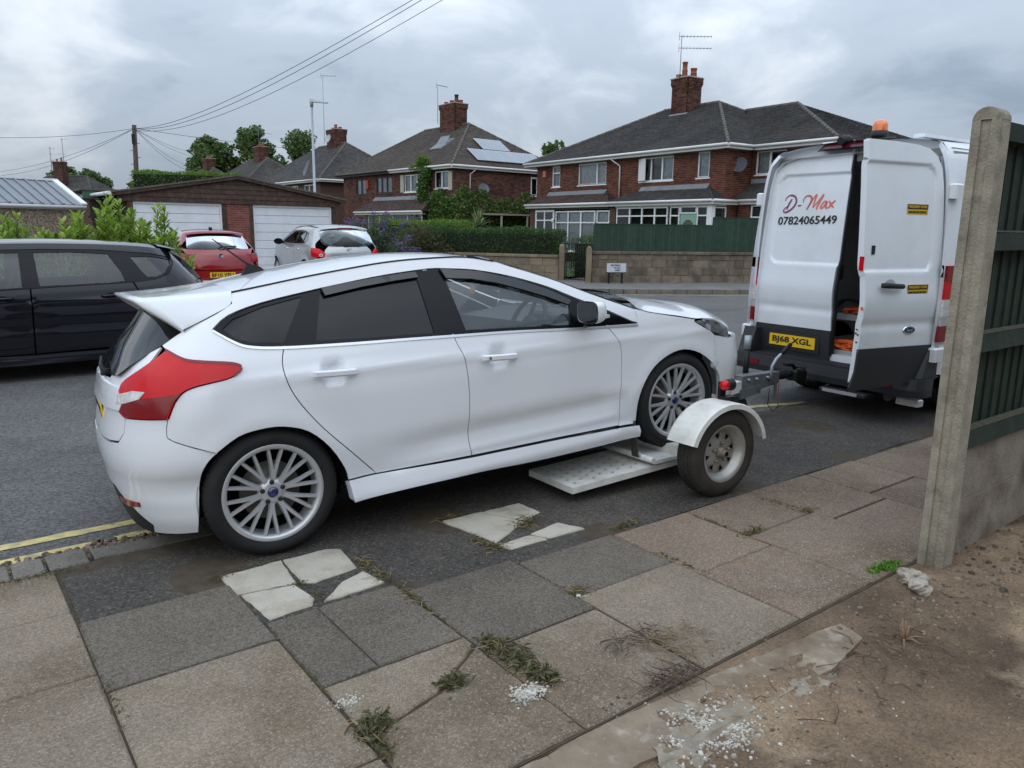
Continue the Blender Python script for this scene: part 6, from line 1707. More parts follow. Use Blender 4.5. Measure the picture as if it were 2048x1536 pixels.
MB().hexa([(2.40, -.55, .985), (2.62, -.55, .955), (2.66, .55, .975), (2.44, .55, 1.005)], [(2.40, -.55, 1.0), (2.62, -.55, .968), (2.66, .55, .985), (2.44, .55, 1.02)]).build('wiper_cowl', m_plast, FO)
# nose
def f_u2(x, z):
    xc = fXF(z) - .55
    return x - xc if x <= xc else (2 / pi) * math.asin(min(1, ((x - xc) / .55)) ** 1.3)
def fl_front(u, z):
    xc = fXF(z) - .55
    if u <= 0: return fl_(xc + u, z)
    ph = min(1.0, u) * pi / 2
    return (xc + .55 * sin(ph) ** (2 / 2.6), -fbase(min(xc + .2, 3.1), z) * max(0, cos(ph)) ** (2 / 2.6), z)
U2 = lambda pts: [(f_u2(x, z), z) for x, z in pts]
HL = [(2.792, .834), (2.867, .839), (2.978, .818), (3.073, .77), (3.125, .722), (3.13, .684), (3.048, .706), (2.939, .75), (2.862, .792)]
panel('front_bumper', U2([(2.97, .722), (2.98, .63), (2.96, .528), (3.037, .433), (3.067, .309), (3.06, .19)]) + [(.6, .165), (1, .165), (1, .66), (.68, .665)] + U2([(3.135, .680), (3.048, .702)]), fl_front, m_white, FO, .04, gap=.002, both=True, thick=.03)
panel('grille', [(.62, .24), (1, .23), (1, .52), (.66, .50)], fl_front, m_plast, FO, .06, both=True, off=.006)
hl_ = panel('headlamp', U2(HL), fl_front, m_headl, FO, .025, gap=.002, both=True, off=.004, thick=.02)
panel('upper_grille', [(.70, .675), (1, .67), (1, .72), (.72, .725)], fl_front, m_plast, FO, .05, both=True, off=-.01)
# side glazing
ins = inset_poly(crv(DT, 3)[:-1] + crv(DB, 3)[:-1], .004)
G_q = [(-.115, 1.148), (-.06, 1.188), (.085, 1.228), (.290, 1.258), (.150, 1.052), (.0, 1.072), (-.065, 1.10)]
G_r = [(.388, 1.268), (.306, 1.040), (.63, 1.018), (.945, .998), (.930, 1.312), (.75, 1.302), (.55, 1.285)]
G_f = [(1.092, 1.300), (1.132, .990), (1.45, .965), (1.818, .934), (1.850, 1.058), (1.70, 1.128), (1.548, 1.190), (1.40, 1.238), (1.25, 1.28)]
panel('window_surround', ins, fl_, m_black, FO, .05, holes=[G_q, G_r, G_f], off=-.006, both=True, thick=.02)
panel('quarter_glass', G_q, fl_, m_privacy, FO, .05, off=-.012, both=True, thick=.004)
panel('rear_door_glass', G_r, fl_, m_privacy, FO, .06, off=-.012, both=True, thick=.004)
panel('front_door_glass', G_f, fl_, m_cglass, FO, .06, off=-.012, both=True, thick=.0)
m_smoke = mat('smoked_acrylic', (.006, .006, .007), .08, spec=.7)
panel('wind_deflector', [(1.075, 1.322), (1.095, 1.268), (1.25, 1.25), (1.40, 1.213), (1.55, 1.162), (1.70, 1.105), (1.83, 1.045), (1.86, 1.068), (1.72, 1.146), (1.53, 1.222), (1.31, 1.286), (1.14, 1.312)], fl_, m_smoke, FO, .04, off=.012, both=True, thick=.016)
panel('wind_deflector', [(.395, 1.284), (.405, 1.245), (.60, 1.268), (.80, 1.283), (.935, 1.288), (.925, 1.318), (.75, 1.312), (.56, 1.298)], fl_, m_smoke, FO, .04, off=.012, both=True, thick=.016)
for y_ in (False, True):
    ribbon('window_trim', crv(DB[::-1], 4), fl_, .014, -.001, m_satin, FO, .005, mirror=y_)
    ribbon('door_seam', [(1.006, 1.325), (1.02, 1.2), (1.035, 1.07), (1.046, .985)], lambda b, a: fl_(b, a), .0, .0, m_dark, FO, -.004, mirror=y_) if False else None
# handles
for hx, hz, sl in ((.36, .877, -.08), (1.297, .820, -.08)):
    for s in (-1, 1):
        y_ = fbase(hx - .11, hz) + .012
        P = [Vector((hx + dx, s * (y_ + dy), hz + sl * dx)) for dx, dy in ((-.112, .002), (-.10, .016), (-.05, .024), (.05, .024), (.10, .016), (.112, .002))]
        hb = MB(); V = []
        for p in P:
            V += [p + Vector((0, 0, .018)), p + Vector((0, s * .008, .010)), p + Vector((0, s * .008, -.010)), p + Vector((0, 0, -.018)), p + Vector((0, -s * .014, 0))]
        hb.add(V, [(5 * i + j, 5 * i + (j + 1) % 5, 5 * (i + 1) + (j + 1) % 5, 5 * (i + 1) + j) for i in range(5) for j in range(5)] + [(0, 1, 2, 3, 4), (29, 28, 27, 26, 25)], False)
        h_ = hb.build('door_handle', m_white, FO, fixn=True)
        if hx > 1: MB().lathe([(0, -.034 * 0 + .001), (.009, 0.0)], 'y', 12, (hx - .075, s * (y_ + .031), hz + .006)).build('key_barrel', m_chrome, h_)
# mirrors
for s in (-1, 1):
    b = MB(); V = []; nu, nv = 24, 9
    for i in range(nu):
        for j in range(nv):
            a, t = 2 * pi * i / nu, j / (nv - 1); k = (1 - (t) ** 2.6) ** .5
            V.append((1.852 + .115 * t, s * (.990 + .102 * math.copysign(abs(cos(a)) ** .55, cos(a)) * (.75 + .25 * k) * max(k, .02)), 1.008 + .066 * math.copysign(abs(sin(a)) ** .55, sin(a)) * max(k, .02)))
    b.add(V, [(i * nv + j, ((i + 1) % nu) * nv + j, ((i + 1) % nu) * nv + j + 1, i * nv + j + 1) for i in range(nu) for j in range(nv - 1)], True)
    mr_ = b.build('door_mirror', m_white, FO, fixn=True)
    MB().lathe([(0, 0), (.062, 0)], 'x', 24, (1.853, s * .99, 1.008)).build('mirror_back', m_plast, mr_)
    mg = MB(); mg.add([(1.848, s * (.990 + .094 * math.copysign(abs(cos(2 * pi * k / 24)) ** .55, cos(2 * pi * k / 24))), 1.008 + .058 * math.copysign(abs(sin(2 * pi * k / 24)) ** .55, sin(2 * pi * k / 24))) for k in range(24)], [tuple(range(24))]); mg.build('mirror_glass', mat('mirror_silver', (.35, .37, .39), .02, metal=1.0), mr_)
    MB().tube([(1.90, s * .90, .935), (1.89, s * .97, .955)], [.03, .035], 8).build('mirror_foot', m_black, mr_)
    MB().obox((1.925, s * 1.055, .978), (.035, s * -.012, 0), (.004, s * .01, 0), (0, 0, .009)).build('side_repeater', m_clear, mr_)
# aerial and wiper
MB().tube([(.25, 0, 1.395), (.19, 0, 1.435), (.05, 0, 1.56), (.03, 0, 1.578)], [.012, .006, .0035, .0025], 6).build('aerial', m_rubber, FO)
MB().hexa([(.16, -.02, 1.365), (.30, -.02, 1.37), (.30, .02, 1.37), (.16, .02, 1.365)], [(.20, -.008, 1.43), (.27, -.008, 1.405), (.27, .008, 1.405), (.20, .008, 1.43)]).build('aerial_base', m_rubber, FO)
wp = MB().tube([(-.612, -.22, .955), (-.618, -.08, .972), (-.60, .16, .99)], [.016, .011, .007], 8).build('rear_wiper', m_rubber, FO)
MB().tube([(-.59, -.22, .95), (-.625, -.23, .955)], .020, 10).build('wiper_boss', m_rubber, wp)
plate(FO, (-.655, 0, .74), (0, -1, 0), (0, 0, 1), 'BK12 FZS')
# undercarriage, wells, cabin
MB().box(-.45, 3.2, -.62, .62, .20, .40).build('underbody', m_dark, FO)
MB().box(.42, 2.25, -.80, .80, .22, .42).build('floor_pan', m_trim, FO)
MB().box(-.52, .42, -.55, .55, .40, .95).build('boot_box', m_dark, FO); MB().box(2.25, 3.15, -.60, .60, .40, .80).build('engine_bay', m_dark, FO)
for xc in (0, 2.648):
    for s in (-1, 1):
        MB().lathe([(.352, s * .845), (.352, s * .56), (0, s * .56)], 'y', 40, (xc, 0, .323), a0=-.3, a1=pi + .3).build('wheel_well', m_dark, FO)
for s in (-1, 1):
    MB().quad((.42, s * .80, .25), (2.3, s * .80, .25), (2.3, s * .80, .90), (.42, s * .78, .985)).build('door_card', m_trim, FO)
    MB().quad((-.42, s * .74, .62), (.42, s * .78, .62), (.42, s * .76, .99), (-.30, s * .66, 1.06)).build('boot_trim', m_trim, FO)
MB().hexa([(1.95, -.74, .60), (2.40, -.74, .60), (2.40, .74, .60), (1.95, .74, .60)], [(1.90, -.74, .90), (2.42, -.74, .93), (2.42, .74, .93), (1.90, .74, .90)]).build('dashboard', m_trim, FO)
MB().bbox(1.93, 2.12, -.52, -.20, .90, .975, .02).build('instrument_cowl', m_trim, FO)
steering_wheel(FO, (1.83, -.36, .90))
seat(FO, 1.25, -.36); seat(FO, 1.25, .36); 
MB().bbox(.28, .75, -.62, .62, .40, .55, .03).build('rear_bench', m_seat, FO); MB().hexa([(.22, -.62, .5), (.36, -.62, .5), (.36, .62, .5), (.22, .62, .5)], [(.08, -.58, 1.08), (.18, -.58, 1.08), (.18, .58, 1.08), (.08, .58, 1.08)]).build('rear_seat_back', m_seat, FO)
for y_ in (-.36, .36): MB().bbox(.05, .13, y_ - .13, y_ + .13, 1.08, 1.22, .02).build('rear_head_restraint', m_seat, FO)
strip('headlining', [(x, y * .97, z - .03) for x, y, z in re_], [(0, .03)] * len(re_), mat('pale_headlining', (.42, .42, .40), .95), FO, 8, 2.3)
MB().bbox(1.62, 1.66, -.10, .10, 1.24, 1.30, .01).build('interior_mirror', m_rubber, FO)
fr2 = MB().lathe([(0, 0), (.035, 0)], 'x', 16, (1.70, .12, 1.13)); fr2.build('air_freshener', mat('orange_freshener', (.7, .35, .1), .6), FO)
for xc, zc in ((0, .323), (2.648, .323)):
    for s in (-1, 1):
        wheel(FO, (xc, s * .782, zc), .323, .215, .246, 'alloy', s)

# its left wheels stand down on the road, so the body leans away from the pavement
def lean(root, k, y0):
    S = Matrix.Identity(4); S[2][1] = k; S[2][3] = k * y0
    for c in root.children:
        c.matrix_parent_inverse = S
lean(FO, -.046, .89)

# ================================================================== OTHER CARS
def car_box(par, W, zsill, x0, x1, body, cabin, top):
    pass
# ---------------------------------------------------------------- black people carrier parked across the road (tail to the right)
# local frame: x runs rearwards from the nose side, seen flank on -y
m_bpaint = mat('black_car_paint', (0.008, 0.008, 0.011), 0.08, spec=0.3, coat=0.3)
bx0, by0 = uvxy(2.88, 10.55)
BC = empty('people_carrier', (bx0, by0, -.072), RZ + radians(1.0), 'black people carrier parked across the road with its tail to the right', 'car'); BC.scale = (.95, .95, .95)
bW = pch([0, .2, .35, .6, .8, .95, 1.05, 1.25, 1.45, 1.55, 1.7], [.86, .90, .925, .94, .935, .915, .885, .80, .70, .62, .40])
bXR = pch([.2, .45, .7, .9, 1.05, 1.25, 1.45, 1.6], [.0, .06, .05, .0, -.06, -.22, -.40, -.55])     # tail end (x rearwards)
def bb(x, z):
    w = bW(z) + .008 * gauss(z - (.93 + .03 * x), .025) - .010 * gauss(z - .62, .07) + .008 * gauss(z - .36, .04)
    return w
def bY(x, z):
    d = (x - (bXR(z) - .55)) / .55
    k = 1 if d <= 0 else (0 if d >= 1 else (1 - d ** 2.4) ** (1 / 2.4))
    return bb(x, z) * k * (1 - .05 * max(0, (-2.6 - x) / 1.5) ** 2)
bl = lambda x, z: (x, -(bY(x, z)) + .94 - .94, z)
B_ROOF = [(-3.6, 1.40), (-3.2, 1.475), (-2.6, 1.525), (-1.9, 1.54), (-1.3, 1.53), (-.85, 1.505), (-.52, 1.465)]
belt = [(-4.0, .955), (-3.0, .985), (-2.0, 1.02), (-1.2, 1.055), (-.75, 1.08)]
def bz(x): return 1.055 + .030 * (x + 1.2)
B_L = [(-.52, 1.465), (-.40, 1.40), (-.25, 1.28), (-.12, 1.15), (-.07, 1.06)]
arch_r = [(-.72 + .37 * cos(a), .33 + .37 * sin(a)) for a in [pi * k / 12 for k in range(13)]]
arch_f = [(-3.52 + .37 * cos(a), .33 + .37 * sin(a)) for a in [pi * k / 12 for k in range(13)]]
# glass outlines
g1 = [(-1.98, 1.44), (-1.97, 1.07), (-1.30, 1.085), (-1.08, 1.10), (-1.10, 1.20), (-1.22, 1.42), (-1.6, 1.445)]
g2 = [(-.98, 1.385), (-.88, 1.22), (-.82, 1.145), (-.72, 1.145), (-.62, 1.185), (-.51, 1.30), (-.51, 1.345), (-.74, 1.385)]
g0 = [(-3.05, 1.40), (-3.0, 1.02), (-2.14, 1.06), (-2.13, 1.44), (-2.6, 1.435)]
dlo = [(-3.25, 1.36), (-3.3, 1.0), (-2.1, 1.045), (-1.0, 1.085), (-.74, 1.11), (-.58, 1.165), (-.465, 1.30), (-.475, 1.365), (-.75, 1.42), (-1.3, 1.465), (-1.9, 1.475), (-2.6, 1.46)]
side_out = crv(B_ROOF, 3) + crv(B_L, 3) + [(-.085, .98), (-.15, .85), (-.20, .70), (-.22, .45), (-.25, .24), (-.35, .22)] + [(-.35, .33)] + arch_r[1:-1] + [(-1.09, .33), (-1.09, .30), (-1.05, .95), (-.98, 1.083)]
panel('rear_quarter', crv(B_ROOF[3:], 3) + crv(B_L, 3) + [(-.085, .98), (-.15, .85), (-.20, .70), (-.22, .45), (-.25, .24), (-.35, .22), (-.35, .33)] + arch_r[1:-1] + [(-1.09, .33), (-1.0, .62), (-.90, .78), (-.90, .90), (-.985, 1.083)] + [(-.74, 1.108), (-.578, 1.163), (-.463, 1.30), (-.473, 1.368), (-.75, 1.423), (-1.3, 1.468), (-1.9, 1.478)], bl, m_bpaint, BC, .05, gap=.002, both=True)
panel('rear_door', [(-2.06, 1.043), (-1.0, 1.082), (-.905, .90), (-.905, .78), (-1.005, .62), (-1.095, .33), (-2.08, .31)], bl, m_bpaint, BC, .05, gap=.003, both=True)
panel('front_door', [(-3.28, .998), (-2.07, 1.042), (-2.09, .31), (-3.1, .31), (-3.22, .6)], bl, m_bpaint, BC, .06, gap=.003, both=True)
panel('front_wing', [(-3.3, 1.0), (-3.24, .6), (-3.12, .31)] + arch_f[1:-1] + [(-3.92, .33), (-4.25, .35), (-4.3, .6), (-4.2, .8), (-3.6, .96)], bl, m_bpaint, BC, .06, gap=.003, both=True)
panel('sill', [(-3.14, .30), (-1.10, .30), (-1.10, .19), (-3.14, .19)], lambda x, z: (x, -(bY(x, .3) + .004 + .02 * max(0, (.3 - z) / .1)), z), m_bpaint, BC, .05, both=True, thick=.05)
panel('roof_rail', crv(B_ROOF, 3) + [(-.473, 1.368), (-.75, 1.423), (-1.3, 1.468), (-1.9, 1.478), (-2.6, 1.463), (-3.25, 1.363)], bl, m_bpaint, BC, .06, off=.001, both=True)
panel('window_surround', dlo, bl, m_black, BC, .06, holes=[g0, g1, g2], off=-.006, both=True, thick=.02)
m_bglass = glass('people_carrier_glass', (.62, .70, .69), 0, .8)
for g_ in (g0, g1, g2):
    panel('side_glass', g_, bl, m_bglass, BC, .08, off=-.012, both=True, thick=0)
re2 = [(x, -bY(x, z) + .004, z) for x, z in crv(B_ROOF, 4)]
strip('roof', re2, [(0, .045)] * len(re2), m_bpaint, BC, 12, 2.6)
tg = [(-.50, 1.46), (-.30, 1.32), (-.14, 1.16), (-.07, 1.05), (-.06, .9), (-.02, .75)]
strip('tailgate_glass', [(x, -bY(x, z) * .93 + .0, z) for x, z in tg[:4]], [(.10, .03)] * 4, m_privacy, BC, 10, 2.6)
strip('tailgate', [(x, -bY(x, z) * .93, z) for x, z in tg[3:]], [(.13, 0)] * 3, m_bpaint, BC, 10, 2.6)
strip('rear_bumper', [(-.20, -.90, .72), (-.22, -.91, .45), (-.26, -.9, .24)], [(.30, 0), (.34, 0), (.28, 0)], m_bpaint, BC, 12, 3.2)
strip('spoiler', [(-.60, -.50, 1.505), (-.36, -.56, 1.455), (-.36, -.56, 1.43)], [(.02, .03), (.06, .03), (.06, .03)], m_bpaint, BC, 8, 3)
panel('tail_lamp', [(-.50, 1.02), (-.28, 1.045), (-.10, 1.02), (-.10, .88), (-.20, .87), (-.36, .92)], bl, m_redd, BC, .03, off=.010, both=True)
panel('lamp_clear', [(-.43, .998), (-.26, 1.015), (-.17, .985), (-.17, .93), (-.32, .94)], bl, m_clear, BC, .03, off=.0125, both=True)
fdo = [(-.72 + .10 * cos(a) ** 3 * 1 if False else -.70 + .095 * math.copysign(abs(cos(a)) ** .6, cos(a)), .93 + .085 * math.copysign(abs(sin(a)) ** .6, sin(a))) for a in [2 * pi * k / 20 for k in range(20)]]
for q in (False,):
    panel('fuel_flap', fdo, bl, m_bpaint, BC, .05, off=.0015, thick=.006)
for hx in (-1.24, -2.36):
    for s in (-1, 1):
        y_ = bY(hx, .93) + .012; b = MB()
        b.tube([(hx - .12, s * (y_ - .012), .935), (hx - .09, s * (y_ + .018), .94), (hx + .09, s * (y_ + .018), .945), (hx + .12, s * (y_ - .012), .945)], .013, 8); b.build('door_handle', m_bpaint, BC)
    panel('handle_cup', [(hx + .085 * cos(a), .935 + .04 * sin(a)) for a in [2 * pi * k / 16 for k in range(16)]], bl, m_black, BC, .03, off=.001, thick=.002)
MB().box(-4.1, -.3, -.80, .80, .20, .45).build('floor_pan', m_dark, BC); MB().box(-1.05, -.3, -.6, .6, .4, 1.0).build('boot_box', m_dark, BC)
MB().box(-4.3, -3.3, -.78, .78, .3, .9).build('engine_bay', m_dark, BC)
strip('bonnet', [(-3.3, -.78, 1.0), (-3.8, -.78, .95), (-4.3, -.7, .78), (-4.42, -.65, .35)], [(0, .06), (0, .06), (-.18, .05), (-.2, 0)], m_bpaint, BC, 8, 2.6)
strip('windscreen', [(-2.75, -.62, 1.50), (-3.1, -.70, 1.38), (-3.5, -.78, 1.0)], [(-.12, .03), (-.15, .03), (-.2, .02)], m_bglass, BC, 8, 2.4)
for s in (-1, 1):
    for xx in (-.72, -3.52):
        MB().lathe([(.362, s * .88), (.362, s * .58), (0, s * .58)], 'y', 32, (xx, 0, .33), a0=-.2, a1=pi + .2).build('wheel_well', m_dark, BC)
        wheel(BC, (xx, s * .80, .33), .33, .22, .22, 'alloy', s)
for yy in (-.36, .36):
    for xx in (-2.45, -1.55):
        st_ = seat(BC, 0, yy); st_.location = (xx, 0, .08); st_.rotation_euler = (0, 0, 0); st_.scale = (-1, 1, 1)
steering_wheel(BC, (-2.95, .36, 1.0))

# ---------------------------------------------------------------- generic rear-seen hatch: built from cross sections
def loft(name, secs, m_, par, smooth=True, close=False):
    """secs: list of equal-length point rows"""
    b = MB(); n = len(secs[0]); V = [p for s_ in secs for p in s_]
    F_ = [(i * n + j, i * n + j + 1, (i + 1) * n + j + 1, (i + 1) * n + j) for i in range(len(secs) - 1) for j in range(n - 1)]
    b.add(V, F_, smooth); return b.build(name, m_, par)

def rear_car(name, loc, rz, label, prm, paint, text_plate):
    """small hatchback / crossover seen from behind: x forward, rear axle at x=0"""
    P = prm; E_ = empty(name, loc, rz, label, 'car')
    W_ = pch(P['wz'], P['ww']); XR_ = pch(P['rz'], P['rx']); R_ = P['R']; nq = P.get('n', 2.5)
    def base(x, z):
        w = W_(z)
        if x < .4: w *= 1 - P.get('tp', .04) * ((.4 - x) / 1.1) ** 2
        if x > 2.2: w *= 1 - .06 * ((x - 2.2) / 1.2) ** 2
        for xc in (0, P['wb']):
            w += P.get('fl', .014) * gauss(math.hypot(x - xc, z - P['wr']) - P['ar'] - .02, .05)
        return w
    def Y_(x, z):
        return base(x, z) * corner(x, XR_(z), R_, nq, 1) * corner(x, P['xf'], .7, 2.3, -1)
    L_ = lambda x, z: (x, Y_(x, z), z)          # left flank (+y) faces the street
    def lft(x, z): return (x, Y_(x, z), z)
    # panel() expects outward normals for the -y side; work on -y and mirror
    s_l = lambda x, z: (x, -Y_(x, z), z)
    def u_(x, z):
        xc = XR_(z) + R_
        return x - xc if x >= xc else -(2 / pi) * math.asin(min(1, ((xc - x) / R_)) ** (nq / 2))
    def s_r(u, z):
        xc = XR_(z) + R_
        if u >= 0: return s_l(xc + u, z)
        ph = min(1.0, -u) * pi / 2
        return (xc - R_ * sin(ph) ** (2 / nq), -base(xc - R_ * .4, z) * max(0, cos(ph)) ** (2 / nq), z)
    UU = lambda pts: [(u_(x, z), z) for x, z in pts]
    return E_, Y_, s_l, s_r, UU

# red hatchback
m_red = mat('red_car_paint', (0.26, 0.006, 0.010), 0.15, spec=0.5, coat=1.0)
RC, rY, rL, rR, rU = rear_car('red_hatchback', (-6.62, 17.15, .10), radians(123), 'red hatchback nosed up to the left garage door', dict(
    wz=[0, .2, .4, .6, .75, .9, 1.0, 1.2, 1.35, 1.45], ww=[.80, .84, .87, .885, .882, .862, .82, .70, .60, .45],
    rz=[.2, .4, .6, .75, .9, .98, 1.15, 1.32, 1.4], rx=[-.74, -.80, -.80, -.78, -.74, -.69, -.52, -.30, -.18], R=.42, xf=3.45, wb=2.69, wr=.315, ar=.35), m_red, '')
rr = [(-.25, 1.335), (.1, 1.365), (.5, 1.375), (.9, 1.365), (1.25, 1.32), (1.7, 1.15), (2.2, .93)]
rarch = lambda xc: [(xc + .35 * cos(a), .315 + .35 * sin(a)) for a in [pi * k / 10 for k in range(11)]]
rdl = [(-.12, 1.10), (.05, 1.22), (.4, 1.29), (.8, 1.30), (1.2, 1.265), (1.6, 1.13), (2.0, .95), (1.4, .955), (.7, .975), (.1, .99), (-.08, 1.03)]
panel('body_side', crv(rr, 3) + [(2.3, .9), (3.0, .78), (3.3, .6), (3.3, .25), (3.04, .25)] + rarch(2.69)[1:-1] + [(2.34, .22), (.36, .22)] + rarch(0)[1:-1] + [(-.36, .22), (-.55, .25), (-.62, .55), (-.60, .80), (-.46, .95), (-.40, 1.03), (-.33, 1.15)], rL, m_red, RC, .06, holes=[rdl], both=True)
panel('window_surround', rdl, rL, m_black, RC, .07, off=-.004, both=True, holes=[[(-.03, 1.09), (.1, 1.19), (.42, 1.25), (.40, 1.0), (.1, 1.02)], [(.5, 1.255), (.8, 1.265), (1.15, 1.23), (1.5, 1.1), (1.75, .985), (1.4, .98), (.48, 1.0)]])
for q in ([(-.03, 1.09), (.1, 1.19), (.42, 1.25), (.40, 1.0), (.1, 1.02)], [(.5, 1.255), (.8, 1.265), (1.15, 1.23), (1.5, 1.1), (1.75, .985), (1.4, .98), (.48, 1.0)]):
    panel('side_glass', q, rL, m_cglass, RC, .08, off=-.01, both=True, thick=0)
rre = [(x, -rY(x, z), z) for x, z in crv(rr[:5], 4)]
strip('roof', rre, [(0, .05)] * len(rre), m_red, RC, 12, 2.5)
strip('windscreen', [(x, -rY(x, z), z) for x, z in crv(rr[4:], 3)], [(.16, .03)] * len(crv(rr[4:], 3)), m_cglass, RC, 8, 2.4)
strip('bonnet', [(2.2, -.80, .93), (2.7, -.78, .86), (3.2, -.66, .76), (3.42, -.6, .6), (3.45, -.6, .25)], [(.1, .07), (.1, .07), (.15, .06), (.1, 0), (.1, 0)], m_red, RC, 8, 2.4)
wsx = [(-.27, -.575, 1.30), (-.40, -.605, 1.17), (-.53, -.63, 1.045), (-.555, -.62, 1.015)]
strip('rear_screen', wsx, [(-.10, .03), (-.11, .02), (-.10, 0), (-.10, -.01)], glass('red_car_screen', (.30, .35, .35), 0, .4), RC, 12, 2.8)
strip('roof_spoiler', [(-.15, -.60, 1.345), (-.33, -.60, 1.325), (-.33, -.60, 1.30)], [(-.03, .05), (-.09, .045), (-.09, .04)], m_red, RC, 10, 2.8)
panel('tailgate', rU([(-.40, 1.03), (-.52, .99), (-.60, .93), (-.66, .76), (-.66, .60)]) + [(-1, .58), (-1, 1.0), (-.8, 1.0), (-.55, 1.005)], rR, m_red, RC, .06, both=True, off=.004)
panel('rear_bumper', rU([(-.36, .25), (-.36, .62), (-.55, .60)]) + [(-.6, .575), (-1, .57), (-1, .34), (-.7, .33)], rR, m_red, RC, .06, both=True, off=.010, thick=.03)
panel('bumper_lower', rU([(-.36, .24), (-.5, .30)]) + [(-.6, .335), (-1, .33), (-1, .2), (-.5, .19)], rR, m_plast, RC, .06, both=True, off=.004)
tls = panel('tail_lamp', rU([(-.44, .93), (-.56, .93), (-.68, .90)]) + [(-.52, .885), (-.50, .79)] + rU([(-.68, .755), (-.55, .74), (-.47, .80)]), rR, m_redd, RC, .04, both=True, off=.012)
for t_, mi in zip(tls, (False, True)):
    panel('lamp_band', rU([(-.47, .85), (-.56, .85), (-.67, .84)]) + [(-.49, .835), (-.49, .80)] + rU([(-.66, .80), (-.5, .81)]), rR, m_redl, t_, .03, off=.014, mirror=mi)
bd = MB().lathe([(0, .008), (.035, .008), (.041, 0)], 'x', 24, (-.795, 0, .885)); bo = bd.build('badge', m_chrome, RC)
for k, mm in ((0, m_blk), (1, mat('badge_blue', (.05, .2, .6), .3)), (2, mat('badge_white', (.8, .8, .8), .3)), (3, mat('badge_blue', (.05, .2, .6), .3))):
    a0 = k * pi / 2; MB().add([(-.7955, 0, .885)] + [(-.7955, .026 * cos(a0 + i * pi / 12), .885 + .026 * sin(a0 + i * pi / 12)) for i in range(7)], [(0, i + 1, i + 2) for i in range(6)]).build('badge_quarter', mm, bo)
plate(RC, (-.842, 0, .48), (0, -1, 0), (0, 0, 1), 'BF10 YEU')
MB().tube([(-.62, .02, 1.02), (-.70, -.03, 1.06), (-.62, -.36, 1.075)], .014, 6).build('rear_wiper', m_rubber, RC)
MB().bbox(.05, .15, -.03, .03, 1.41, 1.47, .01).build('shark_fin', m_rubber, RC)
for s in (-1, 1):
    for xx in (0, 2.69):
        MB().lathe([(.345, s * .84), (.345, s * .55), (0, s * .55)], 'y', 28, (xx, 0, .315), a0=-.2, a1=pi + .2).build('wheel_well', m_dark, RC); wheel(RC, (xx, s * .755, .315), .315, .21, .22, 'alloy', s)
MB().box(-.5, 3.2, -.60, .60, .18, .5).build('floor_pan', m_dark, RC); MB().box(-.55, .2, -.6, .6, .4, .9).build('boot_box', m_dark, RC); MB().box(2.2, 3.2, -.6, .6, .4, .75).build('engine_bay', m_dark, RC)
for yy in (-.36, .36):
    seat(RC, 1.2, yy); seat(RC, .45, yy)

# silver crossover
m_silver = mat('silver_car_paint', (0.40, 0.405, 0.41), 0.28, metal=0.55, coat=.8)
SC_, sY, sL, sR, sU = rear_car('silver_crossover', (-4.55, 20.3, .09), radians(122), 'silver crossover parked at the right garage door before the buddleia', dict(
    wz=[0, .25, .45, .7, .9, 1.0, 1.1, 1.3, 1.5, 1.6], ww=[.84, .87, .90, .905, .90, .885, .85, .755, .66, .5],
    rz=[.25, .45, .7, .85, 1.0, 1.1, 1.25, 1.45, 1.55], rx=[-.72, -.80, -.80, -.79, -.74, -.66, -.52, -.36, -.28], R=.40, xf=3.35, wb=2.63, wr=.335, ar=.37, n=2.5, fl=.03), m_silver, '')
sr = [(-.33, 1.49), (.1, 1.525), (.6, 1.54), (1.1, 1.525), (1.45, 1.47), (1.9, 1.30), (2.35, 1.09)]
sarch = lambda xc: [(xc + .37 * cos(a), .335 + .37 * sin(a)) for a in [pi * k / 10 for k in range(11)]]
sdl = [(-.02, 1.20), (.12, 1.36), (.45, 1.42), (.9, 1.44), (1.35, 1.405), (1.75, 1.27), (2.15, 1.10), (1.4, 1.085), (.6, 1.085), (.2, 1.10), (.04, 1.14)]
panel('body_side', crv(sr, 3) + [(2.45, 1.05), (3.05, .93), (3.3, .7), (3.3, .3), (3.0, .3)] + sarch(2.63)[1:-1] + [(2.26, .30), (.37, .30)] + sarch(0)[1:-1] + [(-.37, .30), (-.56, .32), (-.62, .55), (-.62, .8), (-.56, .98), (-.46, 1.10), (-.40, 1.3)], sL, m_silver, SC_, .055, holes=[sdl], both=True)
sg_ = [[(.03, 1.20), (.14, 1.32), (.30, 1.36), (.33, 1.12), (.12, 1.13)], [(.38, 1.37), (.86, 1.395), (.90, 1.115), (.40, 1.115)], [(1.0, 1.395), (1.32, 1.365), (1.7, 1.24), (1.95, 1.13), (1.02, 1.11)]]
panel('window_surround', sdl, sL, m_black, SC_, .06, off=-.004, both=True, holes=sg_)
for q in sg_:
    panel('side_glass', q, sL, m_cglass, SC_, .08, off=-.01, both=True, thick=0)
for s_ in (False, True):
    for xx, z0, z1 in ((.95, .34, 1.08), (2.12, .42, 1.08)):
        panel('door_gap', [(xx, z0), (xx + .008, z0), (xx + .008, z1), (xx, z1)], sL, m_dark, SC_, .1, off=.001, thick=0, mirror=s_)
for hx in (.58, 1.62):
    for s in (-1, 1):
        MB().tube([(hx - .09, s * (sY(hx, .96) - .005), .955), (hx - .06, s * (sY(hx, .96) + .022), .955), (hx + .06, s * (sY(hx, .96) + .022), .955), (hx + .09, s * (sY(hx, .96) - .005), .955)], .013, 6).build('door_handle', m_chrome, SC_)
sre = [(x, -sY(x, z), z) for x, z in crv(sr[:5], 4)]
strip('roof', sre, [(0, .055)] * len(sre), m_silver, SC_, 12, 2.4)
